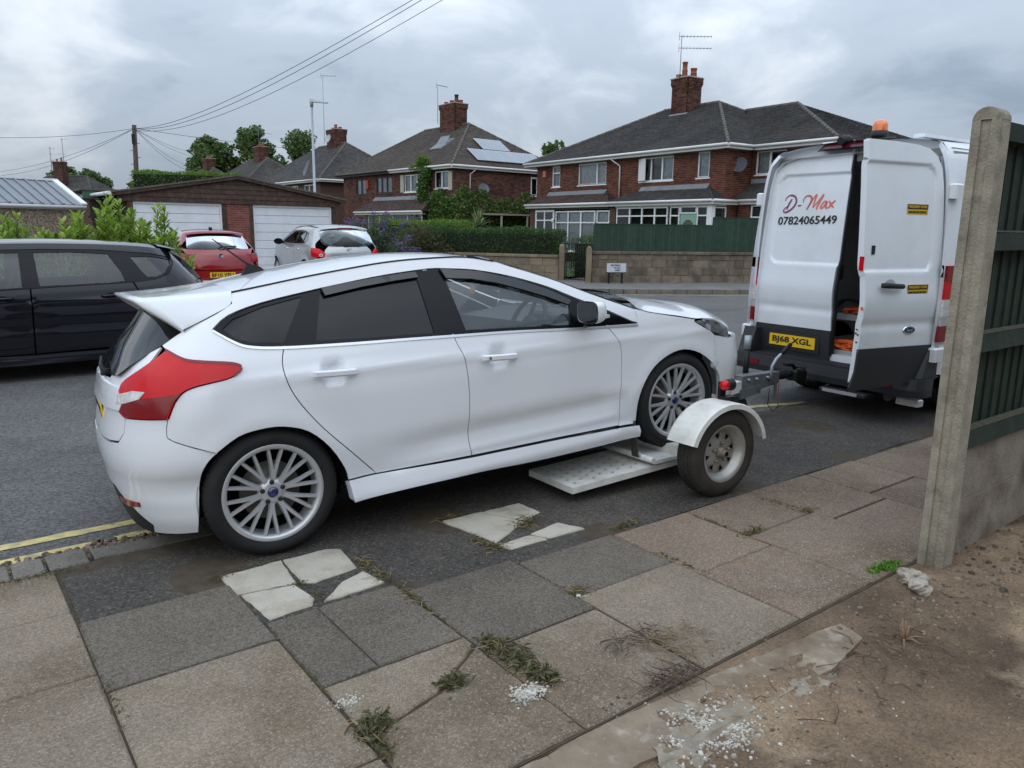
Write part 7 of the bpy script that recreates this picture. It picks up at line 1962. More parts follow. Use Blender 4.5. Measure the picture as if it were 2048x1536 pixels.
for s_ in (False, True):
    ribbon('roof_ditch', crv(sr[:5], 3), sL, .01, .004, m_rubber, SC_, .004, mirror=s_)
strip('windscreen', [(x, -sY(x, z), z) for x, z in crv(sr[4:], 3)], [(.16, .03)] * len(crv(sr[4:], 3)), m_cglass, SC_, 8, 2.4)
strip('bonnet', [(2.35, -.84, 1.09), (2.8, -.82, 1.0), (3.2, -.7, .88), (3.34, -.65, .7), (3.36, -.65, .3)], [(.1, .07), (.1, .07), (.15, .06), (.1, 0), (.1, 0)], m_silver, SC_, 8, 2.4)
strip('rear_screen', [(-.40, -.60, 1.43), (-.50, -.66, 1.31), (-.62, -.68, 1.16), (-.655, -.61, 1.08)], [(-.07, .035), (-.08, .02), (-.075, -.01), (-.07, -.06)], glass('silver_car_screen', (.30, .36, .36), 0, .4), SC_, 14, 2.6)
strip('roof_spoiler', [(-.25, -.62, 1.50), (-.42, -.62, 1.47), (-.42, -.62, 1.44)], [(-.03, .055), (-.07, .05), (-.07, .045)], m_silver, SC_, 10, 2.6)
MB().obox((-.505, 0, 1.49), (.004, 0, .0), (0, .20, 0), (.0, 0, .011)).build('brake_light', m_redd, SC_)
panel('tailgate', sU([(-.50, 1.30), (-.58, 1.18), (-.66, 1.05), (-.69, .95), (-.70, .62)]) + [(-1, .60), (-1, 1.03), (-.75, 1.06), (-.55, 1.14), (-.45, 1.30)], sR, m_silver, SC_, .05, both=True, off=.004)
panel('plate_recess', [(-.70, .72), (-1, .72), (-1, .88), (-.70, .88)], sR, mat('silver_shadow_paint', (.30, .305, .31), .35, metal=.5), SC_, .06, both=True, off=.006)
panel('rear_bumper', sU([(-.37, .32), (-.37, .70), (-.56, .66), (-.66, .60)]) + [(-1, .595), (-1, .36), (-.6, .34)], sR, m_plast, SC_, .06, both=True, off=.012, thick=.03)
tls = panel('tail_lamp', sU([(-.40, .99), (-.52, 1.0), (-.62, .98), (-.70, .90)]) + [(-.58, .86), (-.55, .78)] + sU([(-.68, .77), (-.56, .78), (-.46, .80)]), sR, m_redl, SC_, .03, both=True, off=.012)
for t_, mi in zip(tls, (False, True)):
    panel('indicator_ring', [(-.46 + .05 * cos(a), .83 + .035 * sin(a)) for a in [2 * pi * k / 16 for k in range(16)]], sR, m_clear, t_, .03, off=.016, mirror=mi); panel('indicator_core', [(-.46 + .028 * cos(a), .83 + .02 * sin(a)) for a in [2 * pi * k / 16 for k in range(16)]], sR, m_redd, t_, .03, off=.019, mirror=mi)
bd = MB().lathe([(.030, .0), (.038, .008), (.046, 0)], 'x', 24, (-.80, 0, .985)); bo = bd.build('badge', m_chrome, SC_, fixn=True); MB().box(-.812, -.80, -.06, .06, .978, .992).build('badge_bar', m_chrome, bo)
plate(SC_, (-.835, 0, .48), (0, -1, 0), (0, 0, 1), 'YF09 KXU')
MB().hexa([(-.73, -.30, 1.05), (-.70, -.30, 1.05), (-.72, .12, 1.05), (-.75, .12, 1.05)], [(-.71, -.28, 1.10), (-.69, -.28, 1.10), (-.71, .06, 1.10), (-.72, .06, 1.10)]).build('rear_wiper', m_rubber, SC_)
stk = MB().obox((-.585, .36, 1.29), Vector((-.003, 0, .002)), Vector((0, .05, .0)) + Vector((-.02, 0, .035)), Vector((0, -.05, 0)) + Vector((-.02, 0, .035))); stk.build('window_sticker', mat('pale_sticker', (.62, .75, .70), .6), SC_)
MB().tube([(-.10, 0, 1.575), (-.14, 0, 1.64)], [.012, .004], 6).build('roof_aerial', m_rubber, SC_)
for s in (-1, 1):
    b = MB(); V = []
    for i in range(12):
        for j in range(6):
            a, t = 2 * pi * i / 12, j / 5; k = max(.02, (1 - t ** 2.4) ** .5); V.append((1.93 + .12 * t, s * (1.02 + .125 * cos(a) * k), 1.12 + .085 * sin(a) * k))
    b.add(V, [(i * 6 + j, ((i + 1) % 12) * 6 + j, ((i + 1) % 12) * 6 + j + 1, i * 6 + j + 1) for i in range(12) for j in range(5)], True); mr_ = b.build('door_mirror', m_silver if s < 0 else m_plast, SC_, fixn=True)
    MB().add([(1.928, s * (1.02 + .118 * cos(2 * pi * k / 20)), 1.12 + .078 * sin(2 * pi * k / 20)) for k in range(20)], [tuple(range(20))]).build('mirror_glass', m_black, mr_)
    MB().tube([(1.98, s * .86, 1.08), (1.98, s * .95, 1.10)], .025, 6).build('mirror_foot', m_plast, mr_)
    for xx in (0, 2.63):
        MB().lathe([(.362, s * .86), (.362, s * .56), (0, s * .56)], 'y', 28, (xx, 0, .335), a0=-.2, a1=pi + .2).build('wheel_well', m_dark, SC_); wheel(SC_, (xx, s * .79, .335), .335, .22, .215, 'alloy', s)
MB().box(-.55, 3.1, -.62, .62, .22, .55).build('floor_pan', m_dark, SC_); MB().box(-.55, .2, -.6, .6, .45, 1.0).build('boot_box', m_dark, SC_); MB().box(2.2, 3.1, -.6, .6, .45, .9).build('engine_bay', m_dark, SC_)
for yy in (-.36, .36):
    for xx in (1.2, .4):
        st_ = seat(SC_, 0, yy); st_.location = (xx, 0, .12)

# ================================================================== WHITE VAN WITH ITS RIGHT REAR DOOR OPEN
VA = empty('panel_van', (3.025, 7.233, -.035), radians(34.4), 'white high-roof panel van with right rear door swung open', 'van')
m_vw = mat('white_van_paint', (0.72, 0.75, 0.78), 0.35, spec=0.5, coat=0.6, var=0.03, vscale=2, dirt=(.55, .55, .53), dscale=2.2, damt=.35)
m_vin = mat('van_inside_lining', (0.30, 0.30, 0.28), 0.8, var=0.2, vscale=3)
m_vpl = mat('dark_bumper_plastic', (0.020, 0.021, 0.024), 0.55, var=.12, vscale=5)
vY = pch([.3, .45, .75, 1.0, 1.4, 2.0, 2.26, 2.38, 2.45], [.93, .955, .97, .975, .965, .93, .885, .82, .70])
def vs_l(x, z):
    nose = corner(x, 5.55, .5, 2.4, -1); tail = 1 - .012 * max(0, (.3 - x) / .3) ** 2
    pr = -.012 * max(0, 1 - abs((z - 1.75) / .42) ** 6) * max(0, 1 - abs((x - 1.6) / 1.25) ** 6) if abs(z - 1.75) < .42 and abs(x - 1.6) < 1.25 else 0
    return (x, -(vY(z) * tail * nose + pr), z)
va = lambda xc: [(xc + .40 * cos(a), .34 + .40 * sin(a)) for a in [pi * k / 12 for k in range(13)]]
panel('body_side', [(.0, .48), (.0, 2.30), (.03, 2.40), (1.2, 2.43), (2.6, 2.44), (3.6, 2.42), (3.95, 2.36), (4.3, 2.0), (4.72, 1.48), (5.1, 1.38), (5.42, 1.18), (5.54, .85), (5.5, .40), (4.92, .36)] + va(4.5)[1:-1] + [(4.1, .36), (1.42, .36)] + va(1.0)[1:-1] + [(.6, .40), (.3, .46)], vs_l, m_vw, VA, .09, both=True, thick=.03, holes=[[(3.35, 1.42), (3.35, 2.05), (3.9, 2.05), (4.2, 1.8), (4.5, 1.42)]])
panel('cab_glass', [(3.33, 1.40), (3.33, 2.07), (3.92, 2.07), (4.22, 1.82), (4.53, 1.40)], vs_l, m_privacy, VA, .1, both=True, off=-.01, thick=.0)
panel('side_cladding', [(1.45, .60), (4.05, .60), (4.05, .38), (1.45, .38)], vs_l, m_vpl, VA, .1, both=True, off=.012)
vr = [(.03, 2.40), (1.2, 2.43), (2.6, 2.44), (3.6, 2.42), (3.95, 2.36)]
strip('roof', [(x, vs_l(x, z)[1], z) for x, z in vr], [(0, .075), (0, .085), (0, .085), (0, .085), (.05, .085)], m_vw, VA, 16, 2.6)
for yy in (-.45, 0, .45):
    MB().box(.3, 3.4, yy - .05, yy + .05, 2.485, 2.515).build('roof_rib', m_vw, VA)
strip('windscreen', [(3.95, -.80, 2.36), (4.3, -.86, 2.0), (4.72, -.90, 1.48)], [(.16, .05), (.2, .03), (.25, 0)], m_privacy, VA, 8, 2.6)
strip('bonnet', [(4.72, -.90, 1.48), (5.1, -.86, 1.38), (5.42, -.75, 1.18), (5.54, -.7, .85), (5.5, -.7, .40)], [(.25, 0), (.2, .03), (.1, .04), (.08, 0), (.08, 0)], m_vw, VA, 8, 2.6)
# rear frame round the door opening (an arch of painted steel)
def vx(z): return .0 + (-.035 if z < .75 else -.05 + .0) * 0 + pch([.4, .75, 1.0, 1.4, 2.0, 2.42], [.02, .0, .0, .015, .055, .10])(z)
def frame_l(y, z): return (vx(z) + .05, -y, z)
out = [(vY(z) * .986, z) for z in [.48, .75, 1.0, 1.2, 1.4, 1.6, 1.8, 2.0, 2.15, 2.26, 2.33, 2.38]] + [(.74, 2.415), (.60, 2.44), (.35, 2.46), (0, 2.47)]
inn = [(0, 2.36), (.60, 2.345), (.74, 2.31), (.81, 2.24), (.835, 2.1), (.85, 1.8), (.865, 1.4), (.87, 1.0), (.865, .5)]
loop = [(y, z) for y, z in out] + inn
panel('rear_frame', loop, lambda a, b: (vx(b) + .04, a, b), m_vw, VA, .08, both=True, thick=.10)
# doors -----------------------------------------------------------------
def rrect(y, z):
    qx, qz = max(abs(y - .40) - .285, 0), max(abs(z - 1.775) - .325, 0)
    if y < .40: qx = 0
    return math.hypot(qx, qz) - .095
def sstep(a, b, x):
    t = max(0, min(1, (x - a) / (b - a))); return t * t * (3 - 2 * t)
def door_x(y, z):
    rec = .020 * (1 - sstep(-.014, .014, rrect(y, z)))
    bulge = -.014 * gauss(z - 1.12, .13) + .010 * gauss(z - .93, .04)
    return vx(z) - .012 + rec + bulge
D_OUT = [(.022, .46), (.022, .76), (.035, .92), (.035, 1.30), (.022, 1.42), (.022, 2.368), (.30, 2.366), (.56, 2.352), (.70, 2.325), (.79, 2.27), (.845, 2.18), (.872, 2.0), (.885, 1.7), (.892, 1.385), (.885, 1.0), (.872, .76), (.86, .46)]
def d_left(y, z): return (door_x(y, z), y, z)
HX, HY, OA = .02, -.92, radians(80)
def swing(p):
    x, y, z = p[0] - HX, p[1] - HY, p[2]
    return (HX + x * cos(OA) - y * sin(OA), HY + x * sin(OA) + y * cos(OA), z)
def d_right(y, z): return swing((door_x(-y, z), y, z))
flipy = lambda P: [(-y, z) for y, z in P]
# lift orientation: d_left goes (y,z) with outward -x, so use (-y) as the first axis
LD = panel('rear_door', flipy(D_OUT), lambda a, b: d_left(-a, b), m_vw, VA, .022, thick=.055, solid=True)
RD = panel('rear_door', D_OUT, lambda a, b: d_right(-a, b), m_vw, VA, .022, thick=.055, solid=True)
RD['label'] = 'right rear door standing open with two yellow warning stickers'
CL = [(.018, .44), (.018, .745), (.885, .745), (.90, .60), (.895, .44)]
panel('door_cladding', flipy(CL), lambda a, b: d_left(-a, b), m_vpl, LD, .06, off=.010, thick=.02)
CLr = [(-.03, .40), (.015, .56), (.018, .745), (.885, .745), (.89, .44), (.5, .42)]
panel('door_cladding', CLr, lambda a, b: d_right(-a, b), m_vpl, RD, .06, off=.010, thick=.02)
panel('edge_seal', [(-.024, .5), (-.024, 2.36), (-.006, 2.36), (-.006, .5)], lambda a, b: d_left(-a, b), m_rubber, LD, .1, off=-.012, thick=.04)
# number plate in its recess on the left door
nx = door_x(.42, .6) - .012
MB().box(nx - .004, nx + .02, .12, .73, .505, .70).build('plate_plinth', m_plast, LD)
plate(LD, (nx - .010, .424, .600), (0, -1, 0), (0, 0, 1), 'BJ68 XGL')
# hand-lettered name and phone number
STK = {'D1': [(0.694, 1.96), (0.683, 1.986), (0.653, 2.008), (0.618, 2.01), (0.585, 1.995), (0.566, 1.961), (0.57, 1.931), (0.593, 1.894), (0.63, 1.865), (0.674, 1.847), (0.697, 1.855), (0.695, 1.877), (0.67, 1.899), (0.644, 1.91)],
       'D2': [(0.617, 1.977), (0.634, 1.947), (0.653, 1.91), (0.663, 1.873)], 'dash': [(0.545, 1.909), (0.504, 1.913)],
       'M1': [(0.489, 1.941), (0.482, 1.974), (0.458, 1.999), (0.429, 2.002), (0.406, 1.99), (0.397, 1.968), (0.412, 1.925), (0.439, 1.87)],
       'M2': [(0.434, 1.881), (0.404, 1.932), (0.375, 1.982), (0.349, 2.01), (0.357, 1.971), (0.375, 1.891)], 'M3': [(0.372, 1.889), (0.329, 1.941), (0.273, 2.01), (0.301, 1.955), (0.33, 1.89), (0.33, 1.869)],
       'a': [(0.238, 1.95), (0.266, 1.936), (0.287, 1.897), (0.277, 1.882), (0.254, 1.9), (0.228, 1.946), (0.238, 1.903), (0.227, 1.882), (0.212, 1.894)],
       'x1': [(0.206, 1.951), (0.186, 1.917), (0.152, 1.886)], 'x2': [(0.141, 1.953), (0.178, 1.92), (0.208, 1.881)]}
m_plum = mat('plum_vinyl', (.22, .045, .11), .5); m_rose = mat('rose_vinyl', (.50, .13, .15), .5); m_coral = mat('coral_vinyl', (.70, .16, .11), .5)
for k, P in STK.items():
    Q = crv(P, 5); b = MB(); V = []; n_ = len(Q)
    for i, (y, z) in enumerate(Q):
        a_, c_ = Q[max(0, i - 1)], Q[min(n_ - 1, i + 1)]; t = Vector((c_[0] - a_[0], c_[1] - a_[1])).normalized(); nn = Vector((-t.y, t.x)); w = .0085 * (1.15 if t.y < 0 else .85)
        w *= .6 + .4 * min(1, 4 * min(i, n_ - 1 - i) / n_)
        for s in (-1, 1):
            yy, zz_ = y + nn.x * w * s, z + nn.y * w * s; V.append((door_x(yy, zz_) - .003, yy, zz_))
    b.add(V, [(2 * i, 2 * i + 1, 2 * i + 3, 2 * i + 2) for i in range(n_ - 1)]); b.build('script_stroke', m_plum if k in ('D1', 'D2', 'dash') else (m_rose if k == 'M1' else m_coral), LD)
put_text('phone_number', '07824065449', .1, .645, (door_x(.42, 1.775) - .004, .424, 1.772), (0, -1, .02), (.07, 0, 1), m_blk, LD, bold=.0015, height=.080)
# furniture of the open door
def on_r(d, z, off=.0):                                    # d measured from the hinge towards the free edge
    y = HY + d; p = Vector(swing((door_x(-y, z) - off, y, z))); return p
rdir = Vector(swing((0, 0, 0))) - Vector(swing((0, 1, 0))); rdir.normalize()   # towards the hinge = picture right
m_sty = mat('sticker_yellow', (.62, .38, .02), .5); m_stb = mat('sticker_black', (.02, .018, .012), .5)
for (d0, zc) in ((.325, 1.848), (.303, 1.208)):
    c = on_r(d0, zc, .003); nrm_ = rdir.cross(Vector((0, 0, 1)))
    st_ = MB().obox(c, rdir * .12, Vector((0, 0, .042)), nrm_ * .0012).build('warning_sticker', m_sty, RD)
    MB().obox(c + Vector((0, 0, .020)) + nrm_ * .0016, rdir * .116, Vector((0, 0, .019)), nrm_ * .0004).build('sticker_band', m_stb, st_)
    put_text('sticker_text', 'FREQUENT STOPS', .05, .21, c + Vector((0, 0, .020)) + nrm_ * .0024, rdir, (0, 0, 1), m_sty, st_, bold=.002, height=.024, depth=.0004)
    put_text('sticker_text', 'MAINTAIN SAFE DISTANCE', .05, .21, c + Vector((0, 0, -.021)) + nrm_ * .0022, rdir, (0, 0, 1), m_stb, st_, bold=.002, height=.020, depth=.0004)
n_ = rdir.cross(Vector((0, 0, 1)))
cup = MB(); c = on_r(.62, 1.245, .002); cup.add([c + rdir * (.062 * cos(2 * pi * k / 20)) + Vector((0, 0, .052 * sin(2 * pi * k / 20))) for k in range(20)], [tuple(range(20))]); cup.build('handle_recess', mat('shadow_grey', (.42, .44, .46), .5), RD)
hb = MB().tube([on_r(.74, 1.250, .03), on_r(.71, 1.25, .045), on_r(.52, 1.240, .045), on_r(.50, 1.24, .03)], [.020, .022, .020, .014], 8); hb.build('door_handle', m_plast, RD)
MB().obox(on_r(.80, 1.526, .004), rdir * .016, Vector((0, 0, .035)), n_ * .004).build('door_lock', m_plast, RD)
c = on_r(.345, .878, .002); ov = MB(); ov.add([c + n_ * .006 + rdir * (.066 * cos(2 * pi * k / 28)) + Vector((0, 0, .031 * sin(2 * pi * k / 28))) for k in range(28)] + [c + rdir * (.070 * cos(2 * pi * k / 28)) + Vector((0, 0, .035 * sin(2 * pi * k / 28))) for k in range(28)], [tuple(range(28))] + [(28 + k, 28 + (k + 1) % 28, (k + 1) % 28, k) for k in range(28)]); ov = ov.build('oval_badge', m_chrome, RD)
o2 = MB().add([c + n_ * .0065 + rdir * (.058 * cos(2 * pi * k / 28)) + Vector((0, 0, .024 * sin(2 * pi * k / 28))) for k in range(28)], [tuple(range(28))]).build('badge_field', mat('navy_oval', (.012, .016, .05), .25), ov)
put_text('badge_script', 'Ford', .05, .075, c + n_ * .0072, rdir, (0, 0, 1), mat('silver_script', (.45, .47, .5), .3), ov, shear=.35, height=.026, depth=.0003)
MB().obox(on_r(.902, 1.42, -.012), n_ * .02, Vector((0, 0, .055)), rdir * .003).build('edge_reflector', m_redl, RD); MB().obox(on_r(.902, 1.07, -.012), n_ * .010, Vector((0, 0, .012)), rdir * .003).build('edge_marker', m_amber, RD)
for i, (dz, dn) in enumerate(((.90, .02), (.87, .03), (.86, .012), (.80, .02))):
    MB().obox(on_r(.905, dz, -dn), n_ * .006, Vector((0, 0, .006)), rdir * .003).build('latch_bolt', m_dark, RD)
for s, z in ((1, 1.98), (1, .68), (-1, 2.0), (-1, .66)):
    MB().bbox(-.02, .10, s * .955 - .035, s * .955 + .035, z - .06, z + .06, .012).build('door_hinge', m_vw, VA)
# lamps
for s in (1, -1):
    T = [(.03, 1.40), (.18, 1.40), (.13, 1.05), (.10, .765), (-.01, .765), (-.01, 1.1)]
    def lampl(a, b, s=s): return (a, -vY(b) * 1.0, b)
    tl_ = MB().hexa([(-.02, s * .885, .765), (.12, s * .885, .765), (.12, s * .985, .765), (-.02, s * .985, .765)], [(.02, s * .905, 1.40), (.16, s * .905, 1.40), (.16, s * .982, 1.40), (.02, s * .982, 1.40)]) if s > 0 else MB().hexa([(-.02, s * .985, .765), (.12, s * .985, .765), (.12, s * .885, .765), (-.02, s * .885, .765)], [(.02, s * .982, 1.40), (.16, s * .982, 1.40), (.16, s * .905, 1.40), (.02, s * .905, 1.40)])
    tl_ = tl_.build('tail_lamp', m_redl, VA)
    for z0, z1, mm in ((1.27, 1.398, m_redd), (.98, 1.12, m_clear), (.90, .978, mat('frosted_lens', (.42, .41, .40), .2, coat=.6, var=.2, vscale=30)), (.768, .898, m_redd)):
        x0, x1 = -.02 + .04 * (z0 - .765) / .635, -.02 + .04 * (z1 - .765) / .635
        MB().hexa([(x0 - .003, min(s * .886, s * .988), z0), (x0 + .1, min(s * .886, s * .988), z0), (x0 + .1, max(s * .886, s * .988), z0), (x0 - .003, max(s * .886, s * .988), z0)], [(x1 - .003, min(s * .886, s * .988), z1), (x1 + .1, min(s * .886, s * .988), z1), (x1 + .1, max(s * .886, s * .988), z1), (x1 - .003, max(s * .886, s * .988), z1)]).build('clear_section', mm, tl_)
    MB().bbox(-.08, .06, s * .955 - .055, s * .955 + .055, .60, .72, .014).build('bumper_corner_cap', m_vw, VA)
# bumper step
bs = crv([(-.30 + .28, .99), (-.16, .985), (-.235, .90), (-.255, .6), (-.26, 0)], 5); V = []; half = [(x, y) for x, y in bs]; full = half + [(x, -y) for x, y in half[::-1][1:]]
b = MB(); n = len(full)
V = [(x, y, .30) for x, y in full] + [(x - .012, y * 1.005, .36) for x, y in full] + [(x, y, .455) for x, y in full] + [(.12, y * .97, .46) for x, y in full]
b.add(V, [(k * n + i, k * n + i + 1, (k + 1) * n + i + 1, (k + 1) * n + i) for k in range(3) for i in range(n - 1)], False); b.build('rear_bumper', m_vpl, VA, fixn=True)
for i in range(9): MB().box(-.225 + .021 * i, -.215 + .021 * i, -.72, .72, .459, .468).build('step_rib', m_vpl, VA)
for s in (1, -1): MB().obox((-.268, s * .69, .385), (.004, 0, 0), (0, .075, 0), (0, 0, .022)).build('bumper_reflector', m_redd, VA)
MB().hexa([(-.22, .78, .46), (.05, .80, .46), (.05, .97, .46), (-.16, .96, .46)], [(-.10, .80, .70), (.05, .80, .70), (.05, .965, .70), (-.08, .96, .70)]).build('bumper_shoulder', m_vpl, VA); MB().hexa([(-.16, -.96, .46), (.05, -.97, .46), (.05, -.80, .46), (-.22, -.78, .46)], [(-.08, -.96, .70), (.05, -.965, .70), (.05, -.80, .70), (-.10, -.80, .70)]).build('bumper_shoulder', m_vpl, VA)
# drop step, tow bar, exhaust
MB().bbox(-.33, -.10, -.58, -.12, .235, .27, .008).build('drop_step', m_plast, VA); MB().box(-.336, -.331, -.50, -.16, .238, .268).build('step_label', mat('steel_strip', (.5, .5, .5), .4, metal=.4), VA)
MB().tube([(-.05, -.02, .30), (-.26, -.02, .27), (-.36, -.02, .30), (-.38, -.02, .345)], [.035, .03, .022, .018], 8).build('tow_ball_neck', m_iron, VA)
MB().box(-.12, .0, -.5, .5, .26, .33).build('tow_beam', m_iron, VA); MB().tube([(.4, -.62, .27), (-.12, -.66, .25)], .04, 10).build('exhaust', mat('exhaust_steel', (.12, .11, .10), .5, metal=.6), VA)
MB().bbox(-.10, .0, -.92, -.72, .20, .26, .01).build('numberless_lamp', m_clear, VA)
# roof lamp cluster, camera, beacon
hl = MB().hexa([(.02, -.30, 2.40), (.26, -.30, 2.46), (.26, .36, 2.46), (.02, .36, 2.40)], [(.07, -.26, 2.475), (.26, -.26, 2.505), (.26, .30, 2.505), (.07, .30, 2.475)]); hl = hl.build('high_brake_lamp', m_plast, VA)
MB().hexa([(.012, -.25, 2.415), (.06, -.25, 2.43), (.06, .30, 2.43), (.012, .30, 2.415)], [(.058, -.24, 2.472), (.08, -.24, 2.475), (.08, .28, 2.475), (.058, .28, 2.472)]).build('brake_lens', mat('dim_red_lens', (.07, .004, .008), .2), hl)
MB().tube([(-.02, .10, 2.475), (.05, .10, 2.495), (.14, .10, 2.50)], [.035, .042, .03], 10).build('reversing_camera', m_plast, VA)
bc = MB().lathe([(.0, 0), (.07, 0), (.075, .02), (.07, .06), (.066, .06)], 'z', 20, (.30, -.08, 2.51)).build('beacon_base', m_plast, VA); bc.name = 'beacon'
MB().lathe([(.066, .055), (.066, .11), (.058, .14), (.03, .158), (0, .162)], 'z', 20, (.30, -.08, 2.51)).build('amber_dome', m_amber, bc)
# load space
MB().box(.10, 3.2, -.86, .86, .50, .56).build('load_floor', m_vin, VA); MB().box(.12, 3.2, .83, .86, .56, 2.33).build('inner_lining', m_vin, VA); MB().box(.12, 3.2, -.86, -.83, .56, 2.33).build('inner_lining', m_vin, VA)
MB().box(3.15, 3.2, -.84, .84, .56, 2.33).build('bulkhead', m_vin, VA); MB().box(.12, 3.2, -.84, .84, 2.30, 2.36).build('roof_lining', m_vin, VA); MB().box(.02, .12, -.84, .84, .46, .52).build('door_sill', m_vw, VA)
MB().box(.55, .62, -.83, .83, .80, .86).build('load_shelf', m_vw, VA)
for z in (1.15, 1.42):
    MB().box(1.2, 1.32, .80, .83, z, z + .16).build('lashing_bracket', m_iron, VA)
tr = random.Random(4)
for k, (x_, y_, lab) in enumerate(((.75, .1, 'black rubber cable coiled on the van shelf'),)):
    cb = MB().tube([(.60 + .05 * sin(t * 3), .10 + .28 * cos(t), .90 + .10 * abs(sin(t * 1.5))) for t in [i * .3 for i in range(40)]], .012, 6).build('coiled_cable', m_rubber); cb.parent = None
    cb.matrix_world = Matrix.Translation(VA.location) @ Matrix.Rotation(radians(34.4), 4, 'Z'); tag(cb, lab, 'cable')
for k, (c_, sc, lab) in enumerate((((.58, .05, .90), (.10, .20, .03), 'orange ratchet strap heap on the van shelf'), ((.18, -.02, .60), (.09, .16, .045), 'orange strap heap on the van floor by the sill'))):
    b = MB()
    for i in range(14):
        P = [(c_[0] + sc[0] * tr.uniform(-1, 1), c_[1] + sc[1] * tr.uniform(-1, 1), c_[2] + sc[2] * tr.uniform(-.9, 1)) for _ in range(4)]; b.tube(crv(P, 4), .012, 5)
    o = b.build('strap_heap', mat('orange_strap', (.75, .13, .02), .7)); o.matrix_world = Matrix.Translation(VA.location) @ Matrix.Rotation(radians(34.4), 4, 'Z'); tag(o, lab, 'strap')
for s in (-1, 1):
    for xx in (1.0, 4.5):
        MB().lathe([(.385, s * .93), (.385, s * .60), (0, s * .60)], 'y', 28, (xx, 0, .34), a0=-.2, a1=pi + .2).build('wheel_well', m_dark, VA); wheel(VA, (xx, s * .84, .32), .358, .23, .21, 'steel', s, mal=m_galv)
MB().box(.2, 5.2, -.75, .75, .28, .48).build('chassis', m_dark, VA)

# ================================================================== TOW DOLLY
TD = empty('tow_dolly', (.60, 5.69, -.006), radians(33), 'white tow dolly with ramp trays, steel wheels and grey coupling', 'trailer')
m_tdw = mat('chipped_white_steel', (.66, .66, .62), .5, var=.06, vscale=5, dirt=(.38, .34, .28), dscale=6, damt=.5, stain=(.22, .11, .05), stscale=9, stpos=.70)
m_tdg = mat('grey_coupling_paint', (.17, .185, .19), .5, metal=.35, var=.2, vscale=8, dirt=(.10, .08, .06), dscale=9, damt=.6)
def zt2(x): return .115 + (x + .90) / 1.05 * .072
for s in (-1, 1):
    y0, y1 = s * .50, s * .965
    ya, yb = min(y0, y1), max(y0, y1)
    tr_ = MB().hexa([(-.90, ya, .075), (.42, ya, .15), (.42, yb, .15), (-.90, yb, .075)], [(-.90, ya, zt2(-.90)), (.42, ya, zt2(.15)), (.42, yb, zt2(.15)), (-.90, yb, zt2(-.90))]).build('ramp_tray', m_tdw, TD)
    for i in range(13):
        for j in range(6):
            x, y = -.84 + .075 * i, ya + .06 + .07 * j + (.035 if i % 2 else 0)
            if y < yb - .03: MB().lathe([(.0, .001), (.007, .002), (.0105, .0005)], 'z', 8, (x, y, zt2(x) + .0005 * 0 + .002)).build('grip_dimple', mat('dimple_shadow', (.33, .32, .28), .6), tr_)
    # raised wheel bed with chain
    bdp = MB().hexa([(-.26, ya - .02, .165), (.40, ya - .02, .185), (.40, yb + .02, .185), (-.26, yb + .02, .165)], [(-.24, ya - .02, .192), (.40, ya - .02, .200), (.40, yb + .02, .200), (-.24, yb + .02, .192)]).build('wheel_bed', m_tdw, TD)
    MB().tube([(-.27, ya - .02, .19), (-.27, yb + .02, .19)], .02, 8).build('bed_hinge', m_tdw, bdp)
    MB().hexa([(-.30, s * .84 - .03, .19), (-.29, s * .84 - .03, .19), (-.29, s * .84 + .03, .19), (-.30, s * .84 + .03, .19)], [(-.345, s * .84 - .03, .44), (-.337, s * .84 - .03, .44), (-.337, s * .84 + .03, .44), (-.345, s * .84 + .03, .44)]).build('wheel_strap', mat('grubby_strap', (.05, .042, .034), .9), TD)
    MB().tube([(-.30 + .006 * sin(i), s * .88 + .01 * cos(i * 2), .19 + .008 * i) for i in range(6)], .005, 5).build('strap_chain', m_galv, TD)
    # wheel, mudguard, lamp
    wheel(TD, (0, s * 1.25, .275), .275, .165, .182, 'steel', s, mt=m_tyred, mal=mat('grimy_silver_rim', (.42, .41, .38), .42, metal=.6, var=.15, vscale=14))
    mg = MB(); V = []; nA = 18
    for i in range(nA + 1):
        a = radians(12) + radians(150) * i / nA; R_ = .322
        for (dy, dr) in ((-.115, -.035), (-.112, -.006), (-.095, .0), (.095, .0), (.112, -.006), (.115, -.03)):
            V.append(((R_ + dr) * cos(a) * 1.06, s * 1.25 + dy, .275 + (R_ + dr) * sin(a)))
    mg.add(V, [(i * 6 + j, i * 6 + j + 1, (i + 1) * 6 + j + 1, (i + 1) * 6 + j) for i in range(nA) for j in range(5)], False)
    mo = mg.build('mudguard', m_tdw, TD); sm_ = mo.modifiers.new('sheet', 'SOLIDIFY'); sm_.thickness = .005
    MB().box(.06, .16, s * 1.20 - .05, s * 1.20 + .02, .59, .61).build('lamp_foot', m_iron, mo)
    MB().box(.07, .12, s * 1.18 - .012, s * 1.18 + .012, .60, .70).build('lamp_bracket', m_iron, mo)
    MB().lathe([(.0, -.03), (.034, -.026), (.036, .0), (.038, .03), (.0, .032)], 'x', 18, (.10, s * 1.225, .685)).build('marker_lamp', m_iron, mo, fixn=True)
    MB().lathe([(.0, -.062), (.02, -.058), (.031, -.045), (.033, -.028)], 'x', 18, (.10, s * 1.225, .685)).build('marker_lens', m_redl, mo, fixn=True)
    MB().box(.3, .42, ya - .05, yb + .05, .15, .30).build('wheel_stop', m_tdw, TD)
MB().box(-.06, .06, -1.16, 1.16, .17, .255).build('axle_beam', m_tdw, TD); MB().box(.28, .40, -.98, .98, .14, .22).build('cross_beam', m_tdw, TD)
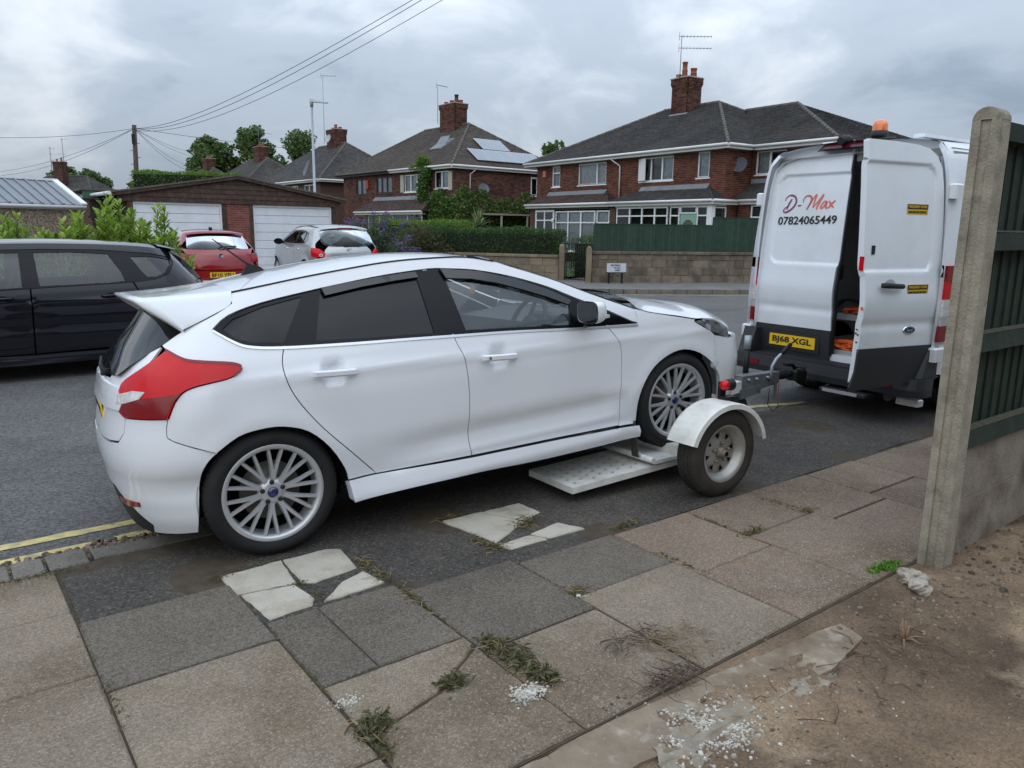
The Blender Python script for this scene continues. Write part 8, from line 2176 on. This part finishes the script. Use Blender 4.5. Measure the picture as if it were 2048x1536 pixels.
MB().hexa([(-.1, -.06, .16), (1.68, -.05, .30), (1.68, .05, .30), (-.1, .06, .16)], [(-.1, -.06, .25), (1.68, -.05, .40), (1.68, .05, .40), (-.1, .06, .25)]).build('drawbar', m_tdw, TD)
cp = MB().hexa([(1.62, -.055, .27), (2.12, -.045, .33), (2.12, .045, .33), (1.62, .055, .27)], [(1.62, -.055, .435), (2.12, -.045, .435), (2.12, .045, .435), (1.62, .055, .435)]).build('coupling_body', m_tdg, TD)
MB().hexa([(1.60, -.07, .235), (1.86, -.06, .27), (1.86, .06, .27), (1.60, .07, .235)], [(1.60, -.07, .32), (1.86, -.06, .34), (1.86, .06, .34), (1.60, .07, .32)]).build('coupling_foot', m_tdg, cp)
for x_ in (1.70, 1.80, 1.95): MB().tube([(x_, -.07, .40), (x_, .07, .40)], .012, 6).build('coupling_bolt', m_galv, cp)
MB().tube([(2.10 + .014 * i, 0, .395) for i in range(13)], [.046 if i % 2 else .034 for i in range(13)], 14).build('rubber_gaiter', m_rubber, cp)
MB().tube([(2.25, 0, .395), (2.36, -.01, .395)], .03, 10).build('coupling_shaft', m_iron, cp)
MB().bbox(2.32, 2.50, -.065, .045, .33, .43, .02).build('hitch_head', m_iron, cp); MB().tube([(2.38, -.01, .43), (2.34, -.01, .475), (2.22, -.01, .49)], .016, 8).build('hitch_lever', m_iron, cp); MB().tube([(2.38, -.12, .455), (2.38, .1, .455)], .010, 6).build('hitch_pin', m_iron, cp)
MB().tube([(1.98, -.065, .36), (1.97, -.075, .50), (2.02, -.075, .56), (2.20, -.075, .68)], .014, 8).build('handbrake_lever', m_galv, TD); MB().tube([(2.08, -.075, .60), (2.20, -.075, .68)], .019, 8).build('lever_grip', m_iron, TD)
MB().box(2.02, 2.06, -.075, -.068, .20, .36).build('hanging_bracket', m_tdg, TD); MB().tube([(2.10, -.06, .36), (2.09, -.07, .26), (2.10, -.08, .16), (2.06, -.08, .10)], .005, 5).build('breakaway_cable', mat('rusty_cable', (.2, .09, .06), .7), TD); MB().tube([(1.98, -.06, .3), (1.97, -.06, .15), (2.03, -.07, .08), (2.12, -.08, .13)], .004, 5).build('hanging_wire', m_iron, TD)
jk = MB().tube([(1.86, .12, .30), (1.86, .12, .66)], .026, 10).build('jockey_tube', m_iron, TD); MB().tube([(1.86, .12, .64), (1.86, .12, .76)], .030, 10).build('jockey_cap', m_galv, jk); MB().tube([(1.64, .05, .42), (1.58, .06, .55)], .010, 6).build('release_rod', m_iron, TD)
MB().lathe([(.0, -.03), (.09, -.03), (.10, 0), (.09, .03), (0, .03)], 'y', 24, (1.62, -.02, .165)).build('jockey_wheel', m_rubber, TD, fixn=True)
MB().tube([(1.62, -.02, .165), (1.66, -.02, .32)], .02, 8).build('jockey_fork', m_tdg, TD)
lean(TD, -.03, 1.25)
